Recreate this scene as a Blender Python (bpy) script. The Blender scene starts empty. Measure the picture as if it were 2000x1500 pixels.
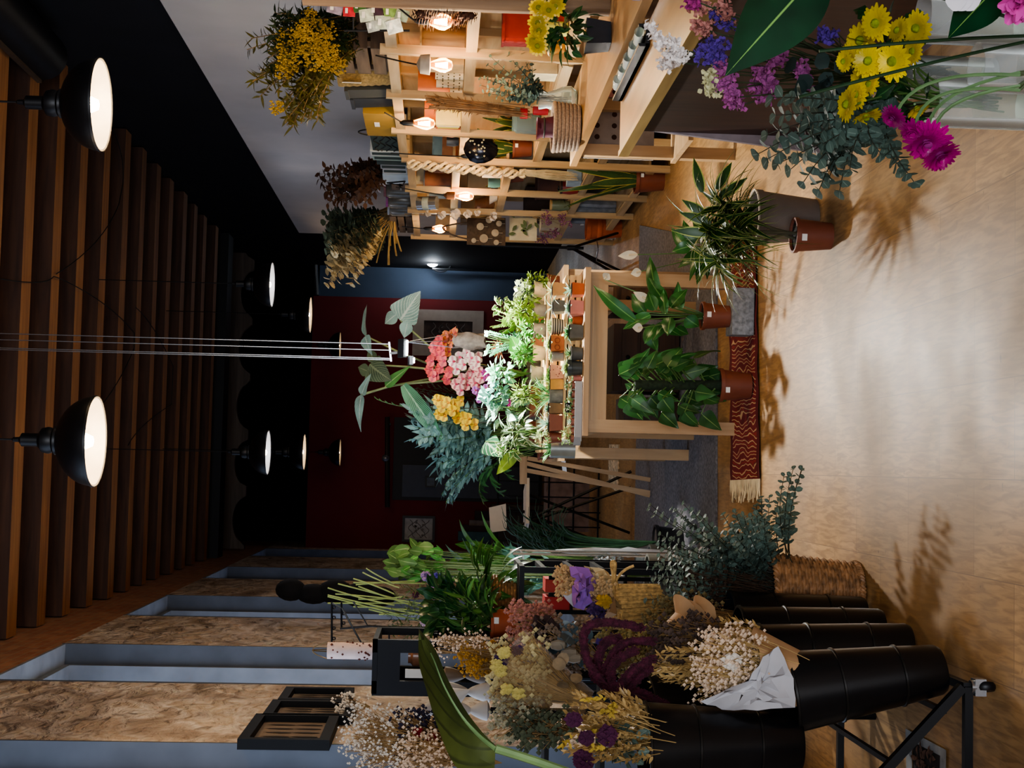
import bpy, math, random
from mathutils import Vector as Vec, Matrix
rnd = random.Random(7)
C = bpy.context.scene.collection
PI = math.pi
# ------------------------------------------------------------------ camera model
H = 1.50; F = 2774.0
YAW, PITCH, ROLL = 0.0594, 0.050, 0.026
cd = Vec((math.sin(YAW)*math.cos(PITCH), math.cos(YAW)*math.cos(PITCH), -math.sin(PITCH)))
r0 = Vec((math.cos(YAW), -math.sin(YAW), 0)); u0 = r0.cross(cd)
CR = r0*math.cos(ROLL)+u0*math.sin(ROLL); CU = -r0*math.sin(ROLL)+u0*math.cos(ROLL)
CAM = Vec((0, 0, H))
def ray(px, py): return cd*F + CR*(750-py) - CU*(px-1000)
def P(px, py, D): return CAM + ray(px, py)*(D/F)
def AZ(px, py, z):
    r = ray(px, py); return CAM + r*((z-H)/r.z)
def AX(px, py, x):
    r = ray(px, py); return CAM + r*(x/r.x)
def AY(px, py, y):
    r = ray(px, py); return CAM + r*(y/r.y)
def FL(px, py): return AZ(px, py, 0.0)
cam = bpy.data.cameras.new('camera'); co = bpy.data.objects.new('camera', cam); C.objects.link(co)
cam.sensor_fit = 'HORIZONTAL'; cam.sensor_width = 36; cam.lens = 36*F/2000; cam.clip_start = .05
M = Matrix((( -CU.x, CR.x, -cd.x, 0), (-CU.y, CR.y, -cd.y, 0), (-CU.z, CR.z, -cd.z, H), (0, 0, 0, 1)))
co.matrix_world = M
bpy.context.scene.camera = co
# ------------------------------------------------------------------ materials
MAT = {}
def srgb(h):
    if isinstance(h, (tuple, list)): return (*h[:3], 1)
    h = h.lstrip('#'); v = [int(h[i:i+2], 16)/255 for i in (0, 2, 4)]
    return (*[c/12.92 if c <= .04045 else ((c+.055)/1.055)**2.4 for c in v], 1)
def _new(name):
    m = bpy.data.materials.new(name); m.use_nodes = True
    nt = m.node_tree; b = nt.nodes['Principled BSDF']; MAT[name] = m
    return m, nt, b
def _ramp(nt, fac, stops):
    r = nt.nodes.new('ShaderNodeValToRGB'); el = r.color_ramp.elements
    el[0].position = stops[0][0]; el[0].color = stops[0][1]; el[1].position = stops[-1][0]; el[1].color = stops[-1][1]
    for p, c in stops[1:-1]:
        e = el.new(p); e.color = c
    nt.links.new(fac, r.inputs[0]); return r.outputs[0]
def _coord(nt, scale=(1, 1, 1), rot=(0, 0, 0), kind='Object'):
    t = nt.nodes.new('ShaderNodeTexCoord'); mp = nt.nodes.new('ShaderNodeMapping')
    mp.inputs['Scale'].default_value = scale; mp.inputs['Rotation'].default_value = rot
    nt.links.new(t.outputs[kind], mp.inputs[0]); return mp.outputs[0]
def _noise(nt, vec, scale, detail=3, dist=0):
    n = nt.nodes.new('ShaderNodeTexNoise'); n.inputs['Scale'].default_value = scale; n.inputs['Detail'].default_value = detail
    n.inputs['Distortion'].default_value = dist; nt.links.new(vec, n.inputs['Vector']); return n.outputs[0]
def _bump(nt, b, h, s=.3, d=.01):
    k = nt.nodes.new('ShaderNodeBump'); k.inputs['Strength'].default_value = s; k.inputs['Distance'].default_value = d
    nt.links.new(h, k.inputs['Height']); nt.links.new(k.outputs[0], b.inputs['Normal'])
def _mix(nt, fac, a, b_):
    m = nt.nodes.new('ShaderNodeMix'); m.data_type = 'RGBA'
    for s, v in ((0, fac), (6, a), (7, b_)):
        if hasattr(v, 'node'): nt.links.new(v, m.inputs[s])
        else: m.inputs[s].default_value = v
    return m.outputs[2]
def plain(name, col, rough=.6, metal=0, var=.25, scale=12, bump=0, emit=0, alpha=1, trans=0, spec=None):
    if name in MAT: return MAT[name]
    m, nt, b = _new(name); c = srgb(col)
    if var > 0:
        v = _coord(nt); n = _noise(nt, v, scale)
        lo = tuple(x*(1-var) for x in c[:3])+(1,); hi = tuple(min(1, x*(1+var)) for x in c[:3])+(1,)
        nt.links.new(_ramp(nt, n, [(.3, lo), (.7, hi)]), b.inputs['Base Color'])
        if bump: _bump(nt, b, n, bump)
    else: b.inputs['Base Color'].default_value = c
    b.inputs['Roughness'].default_value = rough; b.inputs['Metallic'].default_value = metal
    if trans: b.inputs['Transmission Weight'].default_value = trans
    if spec is not None: b.inputs['Specular IOR Level'].default_value = spec
    if alpha < 1: b.inputs['Alpha'].default_value = alpha
    if emit:
        b.inputs['Emission Color'].default_value = c; b.inputs['Emission Strength'].default_value = emit
    return m
def wood(name, light, dark, axis='X', scale=6, rough=.55, stretch=12):
    if name in MAT: return MAT[name]
    m, nt, b = _new(name)
    s = {'X': (1, stretch, stretch), 'Y': (stretch, 1, stretch), 'Z': (stretch, stretch, 1)}[axis]
    v = _coord(nt, s); n = _noise(nt, v, scale/3, 5, .6); n2 = _noise(nt, _coord(nt), 2.5, 2)
    c = _ramp(nt, n, [(.3, srgb(dark)), (.7, srgb(light))])
    d = _mix(nt, n2, c, tuple(x*.6 for x in srgb(dark)[:3])+(1,))
    mx = nt.nodes.new('ShaderNodeMath'); mx.operation = 'MULTIPLY'; mx.inputs[1].default_value = .5; nt.links.new(n2, mx.inputs[0])
    d = _mix(nt, mx.outputs[0], c, tuple(x*.7 for x in srgb(dark)[:3])+(1,))
    nt.links.new(d, b.inputs['Base Color']); b.inputs['Roughness'].default_value = rough; _bump(nt, b, n, .15, .004)
    return m
def leafm(name, col, edge=None, vein=None, ew=.12, rough=.4, stripes=0, back=None, vw=.06):
    """leaf material driven by the leaf's own UV: u across, v along"""
    if name in MAT: return MAT[name]
    m, nt, b = _new(name); c = srgb(col)
    n = _noise(nt, _coord(nt), 9, 2)
    base = _ramp(nt, n, [(.3, tuple(x*.6 for x in c[:3])+(1,)), (.7, tuple(min(1, x*1.35) for x in c[:3])+(1,))])
    uv = nt.nodes.new('ShaderNodeUVMap'); sp = nt.nodes.new('ShaderNodeSeparateXYZ'); nt.links.new(uv.outputs[0], sp.inputs[0])
    ab = nt.nodes.new('ShaderNodeMath'); ab.operation = 'SUBTRACT'; ab.inputs[1].default_value = .5; nt.links.new(sp.outputs[0], ab.inputs[0])
    a2 = nt.nodes.new('ShaderNodeMath'); a2.operation = 'ABSOLUTE'; nt.links.new(ab.outputs[0], a2.inputs[0])
    if stripes:
        w = nt.nodes.new('ShaderNodeMath'); w.operation = 'MULTIPLY_ADD'; w.inputs[1].default_value = stripes; nt.links.new(sp.outputs[1], w.inputs[0])
        k = nt.nodes.new('ShaderNodeMath'); k.operation = 'MULTIPLY'; k.inputs[1].default_value = -stripes*.9; nt.links.new(a2.outputs[0], k.inputs[0]); nt.links.new(k.outputs[0], w.inputs[2])
        fr = nt.nodes.new('ShaderNodeMath'); fr.operation = 'FRACT'; nt.links.new(w.outputs[0], fr.inputs[0])
        base = _mix(nt, _ramp(nt, fr.outputs[0], [(0, (1, 1, 1, 1)), (.12, (1, 1, 1, 1)), (.25, (0, 0, 0, 1)), (1, (0, 0, 0, 1))]), base, srgb(vein or col))
    if vein: base = _mix(nt, _ramp(nt, a2.outputs[0], [(0, (1, 1, 1, 1)), (vw*.5, (1, 1, 1, 1)), (vw, (0, 0, 0, 1)), (1, (0, 0, 0, 1))]), base, srgb(vein))
    if edge: base = _mix(nt, _ramp(nt, a2.outputs[0], [(0, (0, 0, 0, 1)), (.5-ew, (0, 0, 0, 1)), (.52-ew, (1, 1, 1, 1)), (1, (1, 1, 1, 1))]), base, srgb(edge))
    nt.links.new(base, b.inputs['Base Color']); b.inputs['Roughness'].default_value = rough
    tr = nt.nodes.new('ShaderNodeBsdfTranslucent'); nt.links.new(base, tr.inputs[0])
    ms = nt.nodes.new('ShaderNodeMixShader'); ms.inputs[0].default_value = .25
    nt.links.new(b.outputs[0], ms.inputs[1]); nt.links.new(tr.outputs[0], ms.inputs[2])
    nt.links.new(ms.outputs[0], nt.nodes['Material Output'].inputs[0])
    return m
def glow(name, col, s):
    if name in MAT: return MAT[name]
    m, nt, b = _new(name); b.inputs['Base Color'].default_value = srgb(col)
    b.inputs['Emission Color'].default_value = srgb(col); b.inputs['Emission Strength'].default_value = s; return m
def glassm(name, col='#f4fbf8', rough=.02, alpha=.22):
    if name in MAT: return MAT[name]
    m, nt, b = _new(name); b.inputs['Base Color'].default_value = srgb(col); b.inputs['Roughness'].default_value = rough
    b.inputs['IOR'].default_value = 1.35
    tp = nt.nodes.new('ShaderNodeBsdfTransparent'); tp.inputs[0].default_value = srgb(col)
    b.inputs['Transmission Weight'].default_value = 0; b.inputs['Specular IOR Level'].default_value = .9
    fr = nt.nodes.new('ShaderNodeFresnel'); fr.inputs[0].default_value = 1.45
    ad = nt.nodes.new('ShaderNodeMath'); ad.operation = 'ADD'; ad.inputs[1].default_value = alpha*.35; nt.links.new(fr.outputs[0], ad.inputs[0])
    ms = nt.nodes.new('ShaderNodeMixShader'); nt.links.new(ad.outputs[0], ms.inputs[0])
    nt.links.new(tp.outputs[0], ms.inputs[1]); nt.links.new(b.outputs[0], ms.inputs[2]); nt.links.new(ms.outputs[0], nt.nodes['Material Output'].inputs[0])
    return m
# ------------------------------------------------------------------ mesh builder
def unit(v): v = Vec(v); return v.normalized() if v.length > 1e-9 else Vec((0, 0, 1))
def frame(d):
    d = unit(d); a = Vec((0, 0, 1)) if abs(d.z) < .92 else Vec((1, 0, 0))
    s = d.cross(a).normalized(); return s, s.cross(d).normalized(), d
class MB:
    def __init__(s): s.v = []; s.f = []; s.mi = []; s.uv = []; s.m = 0
    def add(s, vs, fs, uvs=None):
        o = len(s.v); s.v += [tuple(x) for x in vs]
        for f in fs:
            s.f.append(tuple(i+o for i in f)); s.mi.append(s.m); s.uv.append([uvs[i] for i in f] if uvs else None)
        return s
    def box(s, c, d, rz=0, rx=0, ry=0, taper=1):
        c = Vec(c); hx, hy, hz = d[0]/2, d[1]/2, d[2]/2
        R = Matrix.Rotation(rz, 3, 'Z') @ Matrix.Rotation(ry, 3, 'Y') @ Matrix.Rotation(rx, 3, 'X')
        vs = []
        for z, k in ((-hz, taper), (hz, 1)):
            for x, y in ((-hx, -hy), (hx, -hy), (hx, hy), (-hx, hy)): vs.append(c+R @ Vec((x*k, y*k, z)))
        return s.add(vs, [(3, 2, 1, 0), (4, 5, 6, 7), (0, 1, 5, 4), (1, 2, 6, 5), (2, 3, 7, 6), (3, 0, 4, 7)])
    def b2(s, a, b): # box from two corners
        a = Vec(a); b = Vec(b); return s.box((a+b)/2, (abs(b.x-a.x), abs(b.y-a.y), abs(b.z-a.z)))
    def bar(s, a, b, w, h=None):
        a = Vec(a); b = Vec(b); h = h or w; x, y, z = frame(b-a); vs = []
        for p in (a, b):
            for i, j in ((-1, -1), (1, -1), (1, 1), (-1, 1)): vs.append(p+x*(i*w/2)+y*(j*h/2))
        return s.add(vs, [(3, 2, 1, 0), (4, 5, 6, 7), (0, 1, 5, 4), (1, 2, 6, 5), (2, 3, 7, 6), (3, 0, 4, 7)])
    def tube(s, pts, r, n=6, cap=True):
        pts = [Vec(p) for p in pts]; N = len(pts)
        if N < 2: return s
        rs = r if isinstance(r, (list, tuple)) else [r]*N
        vs = []; up = None
        for i, p in enumerate(pts):
            d = unit(pts[min(i+1, N-1)]-pts[max(i-1, 0)])
            if up is None: x, y, _ = frame(d)
            else:
                x = d.cross(up); x = x.normalized() if x.length > 1e-6 else frame(d)[0]; y = x.cross(d).normalized()
            up = y
            for k in range(n): a = 2*PI*k/n; vs.append(p+(x*math.cos(a)+y*math.sin(a))*rs[i])
        fs = [(i*n+k, i*n+(k+1) % n, (i+1)*n+(k+1) % n, (i+1)*n+k) for i in range(N-1) for k in range(n)]
        uvs = [(k/n, i/(N-1)) for i in range(N) for k in range(n)]
        if cap: fs += [tuple(range(n))[::-1], tuple((N-1)*n+k for k in range(n))]
        return s.add(vs, fs, uvs)
    def lathe(s, prof, c, n=20, d=(0, 0, 1), wob=0):
        c = Vec(c); x, y, z = frame(d)
        if abs(z.z) > .99: x, y = Vec((1, 0, 0)), Vec((0, 1, 0))
        vs = []; fs = []; uvs = []; N = len(prof)
        for i, (r, h) in enumerate(prof):
            for k in range(n):
                a = 2*PI*k/n; rr = r*(1+wob*math.sin(3*a+i)); vs.append(c+x*(rr*math.cos(a))+y*(rr*math.sin(a))+z*h); uvs.append((k/n, i/max(1, N-1)))
        for i in range(N-1):
            for k in range(n): fs.append((i*n+k, i*n+(k+1) % n, (i+1)*n+(k+1) % n, (i+1)*n+k))
        return s.add(vs, fs, uvs)
    def disc(s, c, r, n=16, d=(0, 0, 1)):
        x, y, z = frame(d); c = Vec(c)
        return s.add([c+x*(r*math.cos(2*PI*k/n))+y*(r*math.sin(2*PI*k/n)) for k in range(n)], [tuple(range(n))])
    def ball(s, c, r, n=8, sc=(1, 1, 1), jit=0):
        c = Vec(c); vs = []; fs = []; m = max(3, n//2)
        for i in range(m+1):
            t = PI*i/m
            for k in range(n):
                a = 2*PI*k/n; rr = r*(1+(rnd.uniform(-jit, jit) if jit else 0))
                vs.append(c+Vec((rr*sc[0]*math.sin(t)*math.cos(a), rr*sc[1]*math.sin(t)*math.sin(a), rr*sc[2]*math.cos(t))))
        for i in range(m):
            for k in range(n): fs.append((i*n+k, (i+1)*n+k, (i+1)*n+(k+1) % n, i*n+(k+1) % n))
        return s.add(vs, fs)
    def octa(s, c, r, sc=1.0):
        c = Vec(c); return s.add([c+Vec(q)*r for q in ((1, 0, 0), (0, 1, 0), (-1, 0, 0), (0, -1, 0), (0, 0, sc), (0, 0, -sc))],
                     [(0, 1, 4), (1, 2, 4), (2, 3, 4), (3, 0, 4), (1, 0, 5), (2, 1, 5), (3, 2, 5), (0, 3, 5)])
    def leaf(s, base, d, n, L, W, droop=.4, shape='ovate', fold=.2, nl=6, wave=0, lob=0):
        base = Vec(base); d = unit(d); n = Vec(n); n = (n-d*n.dot(d)); n = n.normalized() if n.length > 1e-4 else frame(d)[1]
        sd = d.cross(n).normalized(); c = base.copy(); vs = []; uvs = []
        cur = d.copy(); nn = n.copy()
        for i in range(nl+1):
            t = i/nl
            if shape == 'lance': w = math.sin(PI*min(1, .06+.94*t)**.75)
            elif shape == 'strap': w = (1-t**3)*(.55+.45*math.sin(PI*min(1, t*1.5+.1)))
            elif shape == 'round': w = math.sqrt(max(0, 1-(2*t-1)**2)) if 0 < t < 1 else .0
            elif shape == 'heart': w = math.sqrt(max(0, min(1, t*6)))*(1-t**1.6)*1.05 if t < 1 else 0
            elif shape == 'petal': w = math.sin(PI*(.12+.80*t)**1.3)
            else: w = math.sin(PI*min(1, .03+.97*t)**.8)
            if lob and i % 2: w *= (1-lob)
            w = max(w, .02)*W/2
            off = nn*(wave*W*math.sin(t*9+base.x*50))
            e = nn*(fold*w)
            vs += [c+sd*w+e+off, c.copy(), c-sd*w+e-off]; uvs += [(0, t), (.5, t), (1, t)]
            if i < nl:
                ang = droop/nl
                ax = sd; Rm = Matrix.Rotation(-ang, 3, ax); q = Rm @ cur
                q2 = Matrix.Rotation(ang, 3, ax) @ cur
                if q2.z < q.z: cur, nn = q2, Matrix.Rotation(ang, 3, ax) @ nn
                else: cur, nn = q, Rm @ nn
                c = c+cur*(L/nl)
        fs = []
        for i in range(nl): a = 3*i; fs += [(a, a+1, a+4, a+3), (a+1, a+2, a+5, a+4)]
        return s.add(vs, fs, uvs)
    def sheet(s, rows):
        n = len(rows[0]); o = [v for r in rows for v in r]
        return s.add(o, [(i*n+k, i*n+k+1, (i+1)*n+k+1, (i+1)*n+k) for i in range(len(rows)-1) for k in range(n-1)],
                     [(k/(n-1), i/(len(rows)-1)) for i in range(len(rows)) for k in range(n)])
def wloc(o):
    v = Vec((0, 0, 0))
    while o is not None: v += o.location; o = o.parent
    return v
def build(name, mb, mats, parent=None, smooth=35, label=None):
    me = bpy.data.meshes.new(name)
    o = bpy.data.objects.new(name, me); C.objects.link(o)
    off = Vec((0, 0, 0))
    if parent is not None: o.parent = parent; off = wloc(parent)
    me.from_pydata([(x-off.x, y-off.y, z-off.z) for x, y, z in mb.v], [], mb.f)
    if not isinstance(mats, (list, tuple)): mats = [mats]
    for m in mats: me.materials.append(m)
    if len(mats) > 1: me.polygons.foreach_set('material_index', [min(i, len(mats)-1) for i in mb.mi])
    uvl = me.uv_layers.new(name='UVMap'); flat = []
    for f, u in zip(mb.f, mb.uv):
        for k in range(len(f)): flat += list(u[k]) if u else [.3, .5]
    uvl.data.foreach_set('uv', flat)
    if smooth:
        me.polygons.foreach_set('use_smooth', [True]*len(mb.f)); me.set_sharp_from_angle(angle=math.radians(smooth))
    me.update()
    if label: o['label'] = label
    return o
part = build
def thing(name, label, cat, loc, group=None):
    o = bpy.data.objects.new(name, None); C.objects.link(o); o.location = loc; o.empty_display_size = .05
    o['label'] = label; o['category'] = cat
    if group: o['group'] = group
    return o
def solo(name, label, cat, mb, mats, group=None, smooth=35, origin=None, kind=None):
    """a thing that is one mesh; origin put at its base"""
    if origin is None:
        xs = [v[0] for v in mb.v]; ys = [v[1] for v in mb.v]; zs = [v[2] for v in mb.v]
        origin = Vec(((min(xs)+max(xs))/2, (min(ys)+max(ys))/2, min(zs)))
    origin = Vec(origin)
    mb.v = [(x-origin.x, y-origin.y, z-origin.z) for x, y, z in mb.v]
    o = build(name, mb, mats, None, smooth); o.location = origin
    o['label'] = label; o['category'] = cat
    if group: o['group'] = group
    if kind: o['kind'] = kind
    return o
def struct(name, mb, mats, smooth=35, parent=None):
    o = build(name, mb, mats, parent, smooth)
    if parent is None: o['kind'] = 'structure'
    return o
def copy_thing(t, loc, label, group=None):
    r = t.copy(); C.objects.link(r); r.location = loc; r['label'] = label
    if group: r['group'] = group
    for ch in list(t.children):
        c = ch.copy(); C.objects.link(c); c.parent = r
        for g in list(ch.children): k = g.copy(); C.objects.link(k); k.parent = c
    return r
def light(name, kind, loc, energy, col=(1, 1, 1), size=.05, **kw):
    l = bpy.data.lights.new(name, kind); l.energy = energy; l.color = col
    if kind == 'AREA': l.size = size; l.shape = kw.get('shape', 'SQUARE'); l.size_y = kw.get('sy', size)
    else: l.shadow_soft_size = size
    if kind == 'SPOT': l.spot_size = kw.get('ang', 1.2); l.spot_blend = kw.get('blend', .3)
    o = bpy.data.objects.new(name, l); C.objects.link(o); o.location = loc
    if 'to' in kw: o.rotation_euler = (Vec(kw['to'])-Vec(loc)).to_track_quat('-Z', 'Y').to_euler()
    return o
def arc(a, b, h, n=8, dirn=(0, 0, 1)):
    a = Vec(a); b = Vec(b); d = Vec(dirn)
    return [a.lerp(b, i/n)+d*(h*4*(i/n)*(1-i/n)) for i in range(n+1)]
def rv(s=1): return Vec((rnd.uniform(-1, 1), rnd.uniform(-1, 1), rnd.uniform(-1, 1)))*s
def bez(a, b, c, n=8):
    a, b, c = Vec(a), Vec(b), Vec(c)
    return [a*(1-t)**2+b*(2*t*(1-t))+c*t*t for t in [i/n for i in range(n+1)]]
# ================================================================== ROOM
XL, XR, XB, YR, ZC = -1.2, 2.45, 2.88, 20.6, 4.3
YE = 22.0
def stone_mat():
    m, nt, b = _new('stone_wall')
    v = _coord(nt, (1, .8, 1.5)); n = _noise(nt, v, 2.6, 9, .9); n2 = _noise(nt, v, 7, 8, .8); n3 = _noise(nt, _coord(nt), 1.3, 2)
    vo = nt.nodes.new('ShaderNodeTexVoronoi'); vo.inputs['Scale'].default_value = 7; vo.feature = 'DISTANCE_TO_EDGE'
    nt.links.new(_coord(nt, (1, 1, .5)), vo.inputs['Vector'])
    c = _ramp(nt, n, [(.30, srgb('#94826f')), (.43, srgb('#c7b5a4')), (.50, srgb('#e6d9cb')), (.57, srgb('#c9b39b')), (.64, srgb('#e0d0be')), (.75, srgb('#a89a92'))])
    c = _mix(nt, _ramp(nt, n2, [(.32, (.7, .7, .7, 1)), (.40, (0, 0, 0, 1))]), c, srgb('#4f4034'))
    c = _mix(nt, _ramp(nt, n3, [(.4, (0, 0, 0, 1)), (.65, (.5, .5, .5, 1))]), c, srgb('#8a7466'))
    nt.links.new(c, b.inputs['Base Color']); b.inputs['Roughness'].default_value = .95
    ad = nt.nodes.new('ShaderNodeMath'); ad.operation = 'MULTIPLY_ADD'; nt.links.new(n, ad.inputs[0]); ad.inputs[1].default_value = 1.2; nt.links.new(n2, ad.inputs[2])
    _bump(nt, b, ad.outputs[0], 1.0, .09); return m
def brick_mat():
    m, nt, b = _new('old_brick')
    v = _coord(nt, (1, 1, 1), (0, PI/2, 0)); br = nt.nodes.new('ShaderNodeTexBrick'); br.inputs['Scale'].default_value = 4
    t = nt.nodes.new('ShaderNodeTexCoord'); sp = nt.nodes.new('ShaderNodeSeparateXYZ'); cb = nt.nodes.new('ShaderNodeCombineXYZ')
    nt.links.new(t.outputs['Object'], sp.inputs[0]); nt.links.new(sp.outputs[1], cb.inputs[0]); nt.links.new(sp.outputs[2], cb.inputs[1]); nt.links.new(cb.outputs[0], br.inputs['Vector'])
    br.inputs['Color1'].default_value = srgb('#a5684a'); br.inputs['Color2'].default_value = srgb('#b98563'); br.inputs['Mortar'].default_value = srgb('#a98d70'); br.inputs['Mortar Size'].default_value = .018
    n = _noise(nt, _coord(nt), 9, 5)
    c = _mix(nt, _ramp(nt, n, [(.35, (0, 0, 0, 1)), (.7, (.6, .6, .6, 1))]), br.outputs[0], srgb('#94705a'))
    nt.links.new(c, b.inputs['Base Color']); b.inputs['Roughness'].default_value = .95; _bump(nt, b, n, .6, .02); return m
def floor_mat():
    m, nt, b = _new('floor_boards')
    t = nt.nodes.new('ShaderNodeTexCoord'); mp = nt.nodes.new('ShaderNodeMapping'); mp.inputs['Rotation'].default_value = (0, 0, PI/2)
    nt.links.new(t.outputs['Object'], mp.inputs[0])
    br = nt.nodes.new('ShaderNodeTexBrick'); br.inputs['Scale'].default_value = 1; br.inputs['Brick Width'].default_value = .56; br.inputs['Row Height'].default_value = .27
    br.inputs['Mortar Size'].default_value = .0016; br.inputs['Mortar Smooth'].default_value = .3
    br.inputs['Color1'].default_value = srgb('#b08b5b'); br.inputs['Color2'].default_value = srgb('#9a7648'); br.inputs['Mortar'].default_value = srgb('#6e5335')
    nt.links.new(mp.outputs[0], br.inputs['Vector'])
    n = _noise(nt, _coord(nt, (9, 1.1, 1)), 7, 7, .8); n2 = _noise(nt, _coord(nt), 1.6, 3); n3 = _noise(nt, _coord(nt, (1, 2.2, 1)), 26, 3)
    c = _mix(nt, _ramp(nt, n, [(.38, (.75, .75, .75, 1)), (.6, (0, 0, 0, 1))]), br.outputs[0], srgb('#7a5a35'))
    c = _mix(nt, _ramp(nt, n2, [(.45, (0, 0, 0, 1)), (.66, (.65, .65, .65, 1))]), c, srgb('#7d6343'))
    c = _mix(nt, _ramp(nt, n3, [(.26, (.8, .8, .8, 1)), (.31, (0, 0, 0, 1))]), c, srgb('#5c4429'))
    nt.links.new(c, b.inputs['Base Color'])
    nt.links.new(_ramp(nt, n2, [(.3, (.42, .42, .42, 1)), (.7, (.62, .62, .62, 1))]), b.inputs['Roughness'])
    _bump(nt, b, br.outputs[1], -.15, .002); return m
STONE, BRICK, FLOORM = stone_mat(), brick_mat(), floor_mat()
PLASTER = plain('grey_plaster', '#82858a', .85, var=.15, scale=5, bump=.05)
PLASTER_D = plain('dark_grey_plaster', '#54575d', .85, var=.15, scale=5, bump=.05)
WHITEW = plain('white_plaster', '#aaa6a4', .9, var=.06, scale=3)
BLACKW = plain('black_paint', '#101116', .8, var=.3, scale=3)
REDW = plain('red_paint', '#661d1f', .85, var=.12, scale=2)
BLUEW = plain('slate_blue_paint', '#3d4a5c', .8, var=.15, scale=2)
JOIST = wood('joist_wood', '#5c3c28', '#3a2318', 'X', 5, .7); JOISTB = wood('joist_lit_underside', '#b07c4a', '#835633', 'X', 5, .7)  # paler undersides, darker sides: light from below put into the wood colour
BOARD = wood('ceiling_board', '#5e3420', '#3a1f13', 'Y', 5, .8)
VOID = plain('void_dark', '#0b0b10', .9, var=0)  # near-black surface closing the void beyond the back wall
mb = MB(); mb.b2((-2.2, -2.5, -.1), (4.2, YE+.2, 0)); struct('floor', mb, FLOORM)
# left wall: piers between the window openings, lintel strip and brick course above
WY = [(4.5, 6.2), (7.84, 9.42), (11.17, 12.9), (14.85, 16.5), (18.5, 20.1)]
ZW = 3.9
mb = MB(); ys = [-2.5]+[y for w in WY for y in w]+[YE]
for i in range(0, len(ys), 2): mb.b2((XL-.5, ys[i], 0), (XL, ys[i+1], ZW))
for a, b_ in WY: mb.b2((XL-.5, a, 0), (XL, b_, .35))
mb.m = 1; mb.b2((XL-.5, -2.5, ZW), (XL, YE, ZC+.3)); mb.m = 0
struct('wall_left', mb, [STONE, BRICK], 0)
for i, (a, b_) in enumerate(WY):
    mb = MB()
    for y, s in ((a, 1), (b_, -1)):
        mb.m = 1; mb.b2((XL-.13, y, .35), (XL+.004, y+s*.02, ZW)); mb.m = 0; mb.b2((XL-.45, y, .35), (XL-.13, y+s*.055, ZW))
    mb.b2((XL-.13, a+.02, ZW-.02), (XL, b_-.02, ZW)); mb.b2((XL-.45, a+.05, ZW-.06), (XL-.13, b_-.05, ZW)); mb.b2((XL-.45, a+.02, .35), (XL+.02, b_-.02, .39))
    w = struct('window_%d' % (i+1), mb, [PLASTER, PLASTER_D])
    g = MB(); g.b2((XL-.44, a+.055, .39), (XL-.43, b_-.055, ZW-.06)); part('window_pane', g, glow('evening_sky_glass', '#7f98c8', .35), w)
    g = MB()
    for z in (.42, 1.7, 3.0, ZW-.09): g.b2((XL-.43, a+.06, z-.03), (XL-.39, b_-.06, z+.03))
    for y in (a+.09, (a+b_)/2, b_-.09): g.b2((XL-.428, y-.03, .4), (XL-.392, y+.03, ZW-.07))
    part('window_frame', g, plain('window_grey', '#70787f', .6), w)
# right white partition, black wall behind, back walls
mb = MB(); mb.b2((XR, -2.5, 0), (XR+.12, 15.1, 3.05)); struct('wall_right', mb, WHITEW)
mb = MB(); mb.b2((XB, -2.5, 0), (XB+.1, YE, ZC+.3)); struct('wall_upper_right', mb, BLACKW)
mb = MB(); mb.b2((XL, YE, 0), (XB+.1, YE+.1, ZC+.3)); struct('wall_far', mb, VOID)
mb = MB(); mb.b2((-2.2, -2.6, 0), (4.2, -2.5, ZC+.3)); struct('wall_behind', mb, plain('front_wall', '#6d6660', .9))
pr = AY(800, 583, YR).x
mb = MB(); mb.b2((XL, YR, 0), (pr, YR+.12, 3.38)); struct('wall_back', mb, REDW)
mb = MB(); mb.b2((pr, YR+.01, 0), (XB, YR+.13, 3.3)); struct('wall_back_right', mb, BLUEW)
# ceiling
mb = MB(); mb.b2((-2, -2.5, ZC+.24), (4, YE+.2, ZC+.34)); struct('ceiling', mb, BOARD)
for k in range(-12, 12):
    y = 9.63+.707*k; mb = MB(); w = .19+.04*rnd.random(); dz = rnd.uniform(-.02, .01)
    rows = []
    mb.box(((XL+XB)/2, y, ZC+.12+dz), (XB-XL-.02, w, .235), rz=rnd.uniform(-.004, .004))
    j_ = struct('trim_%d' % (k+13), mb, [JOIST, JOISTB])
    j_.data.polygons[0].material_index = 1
mb = MB(); mb.b2((XL, 17.95, 4.22), (XB, 18.35, 4.42)); struct('trim_30', mb, plain('steel_black', '#0d0e12', .5, .3, var=.1))
# scalloped timber joist ends beyond the beam
mb = MB(); n = 90; x0, x1 = XL+.02, XB; rows = [[], []]
for i in range(n+1):
    x = x0+(x1-x0)*i/n; ph = ((x-x0) % .78)/.78
    zz = 4.12+(.17*math.sqrt(max(0, 1-((ph-.5)/.40)**2)) if abs(ph-.5) < .40 else 0)
    rows[0].append((x, 19.6, 4.5)); rows[1].append((x, 19.6, zz))
mb.sheet(rows); mb.sheet([[(x, 19.7, z) for x, y, z in r] for r in rows][::-1]); mb.sheet([rows[1], [(x, 19.7, z) for x, y, z in rows[1]]])
struct('trim_31', mb, wood('dusty_timber', '#6f6053', '#4b3f36', 'X', 4))
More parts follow.
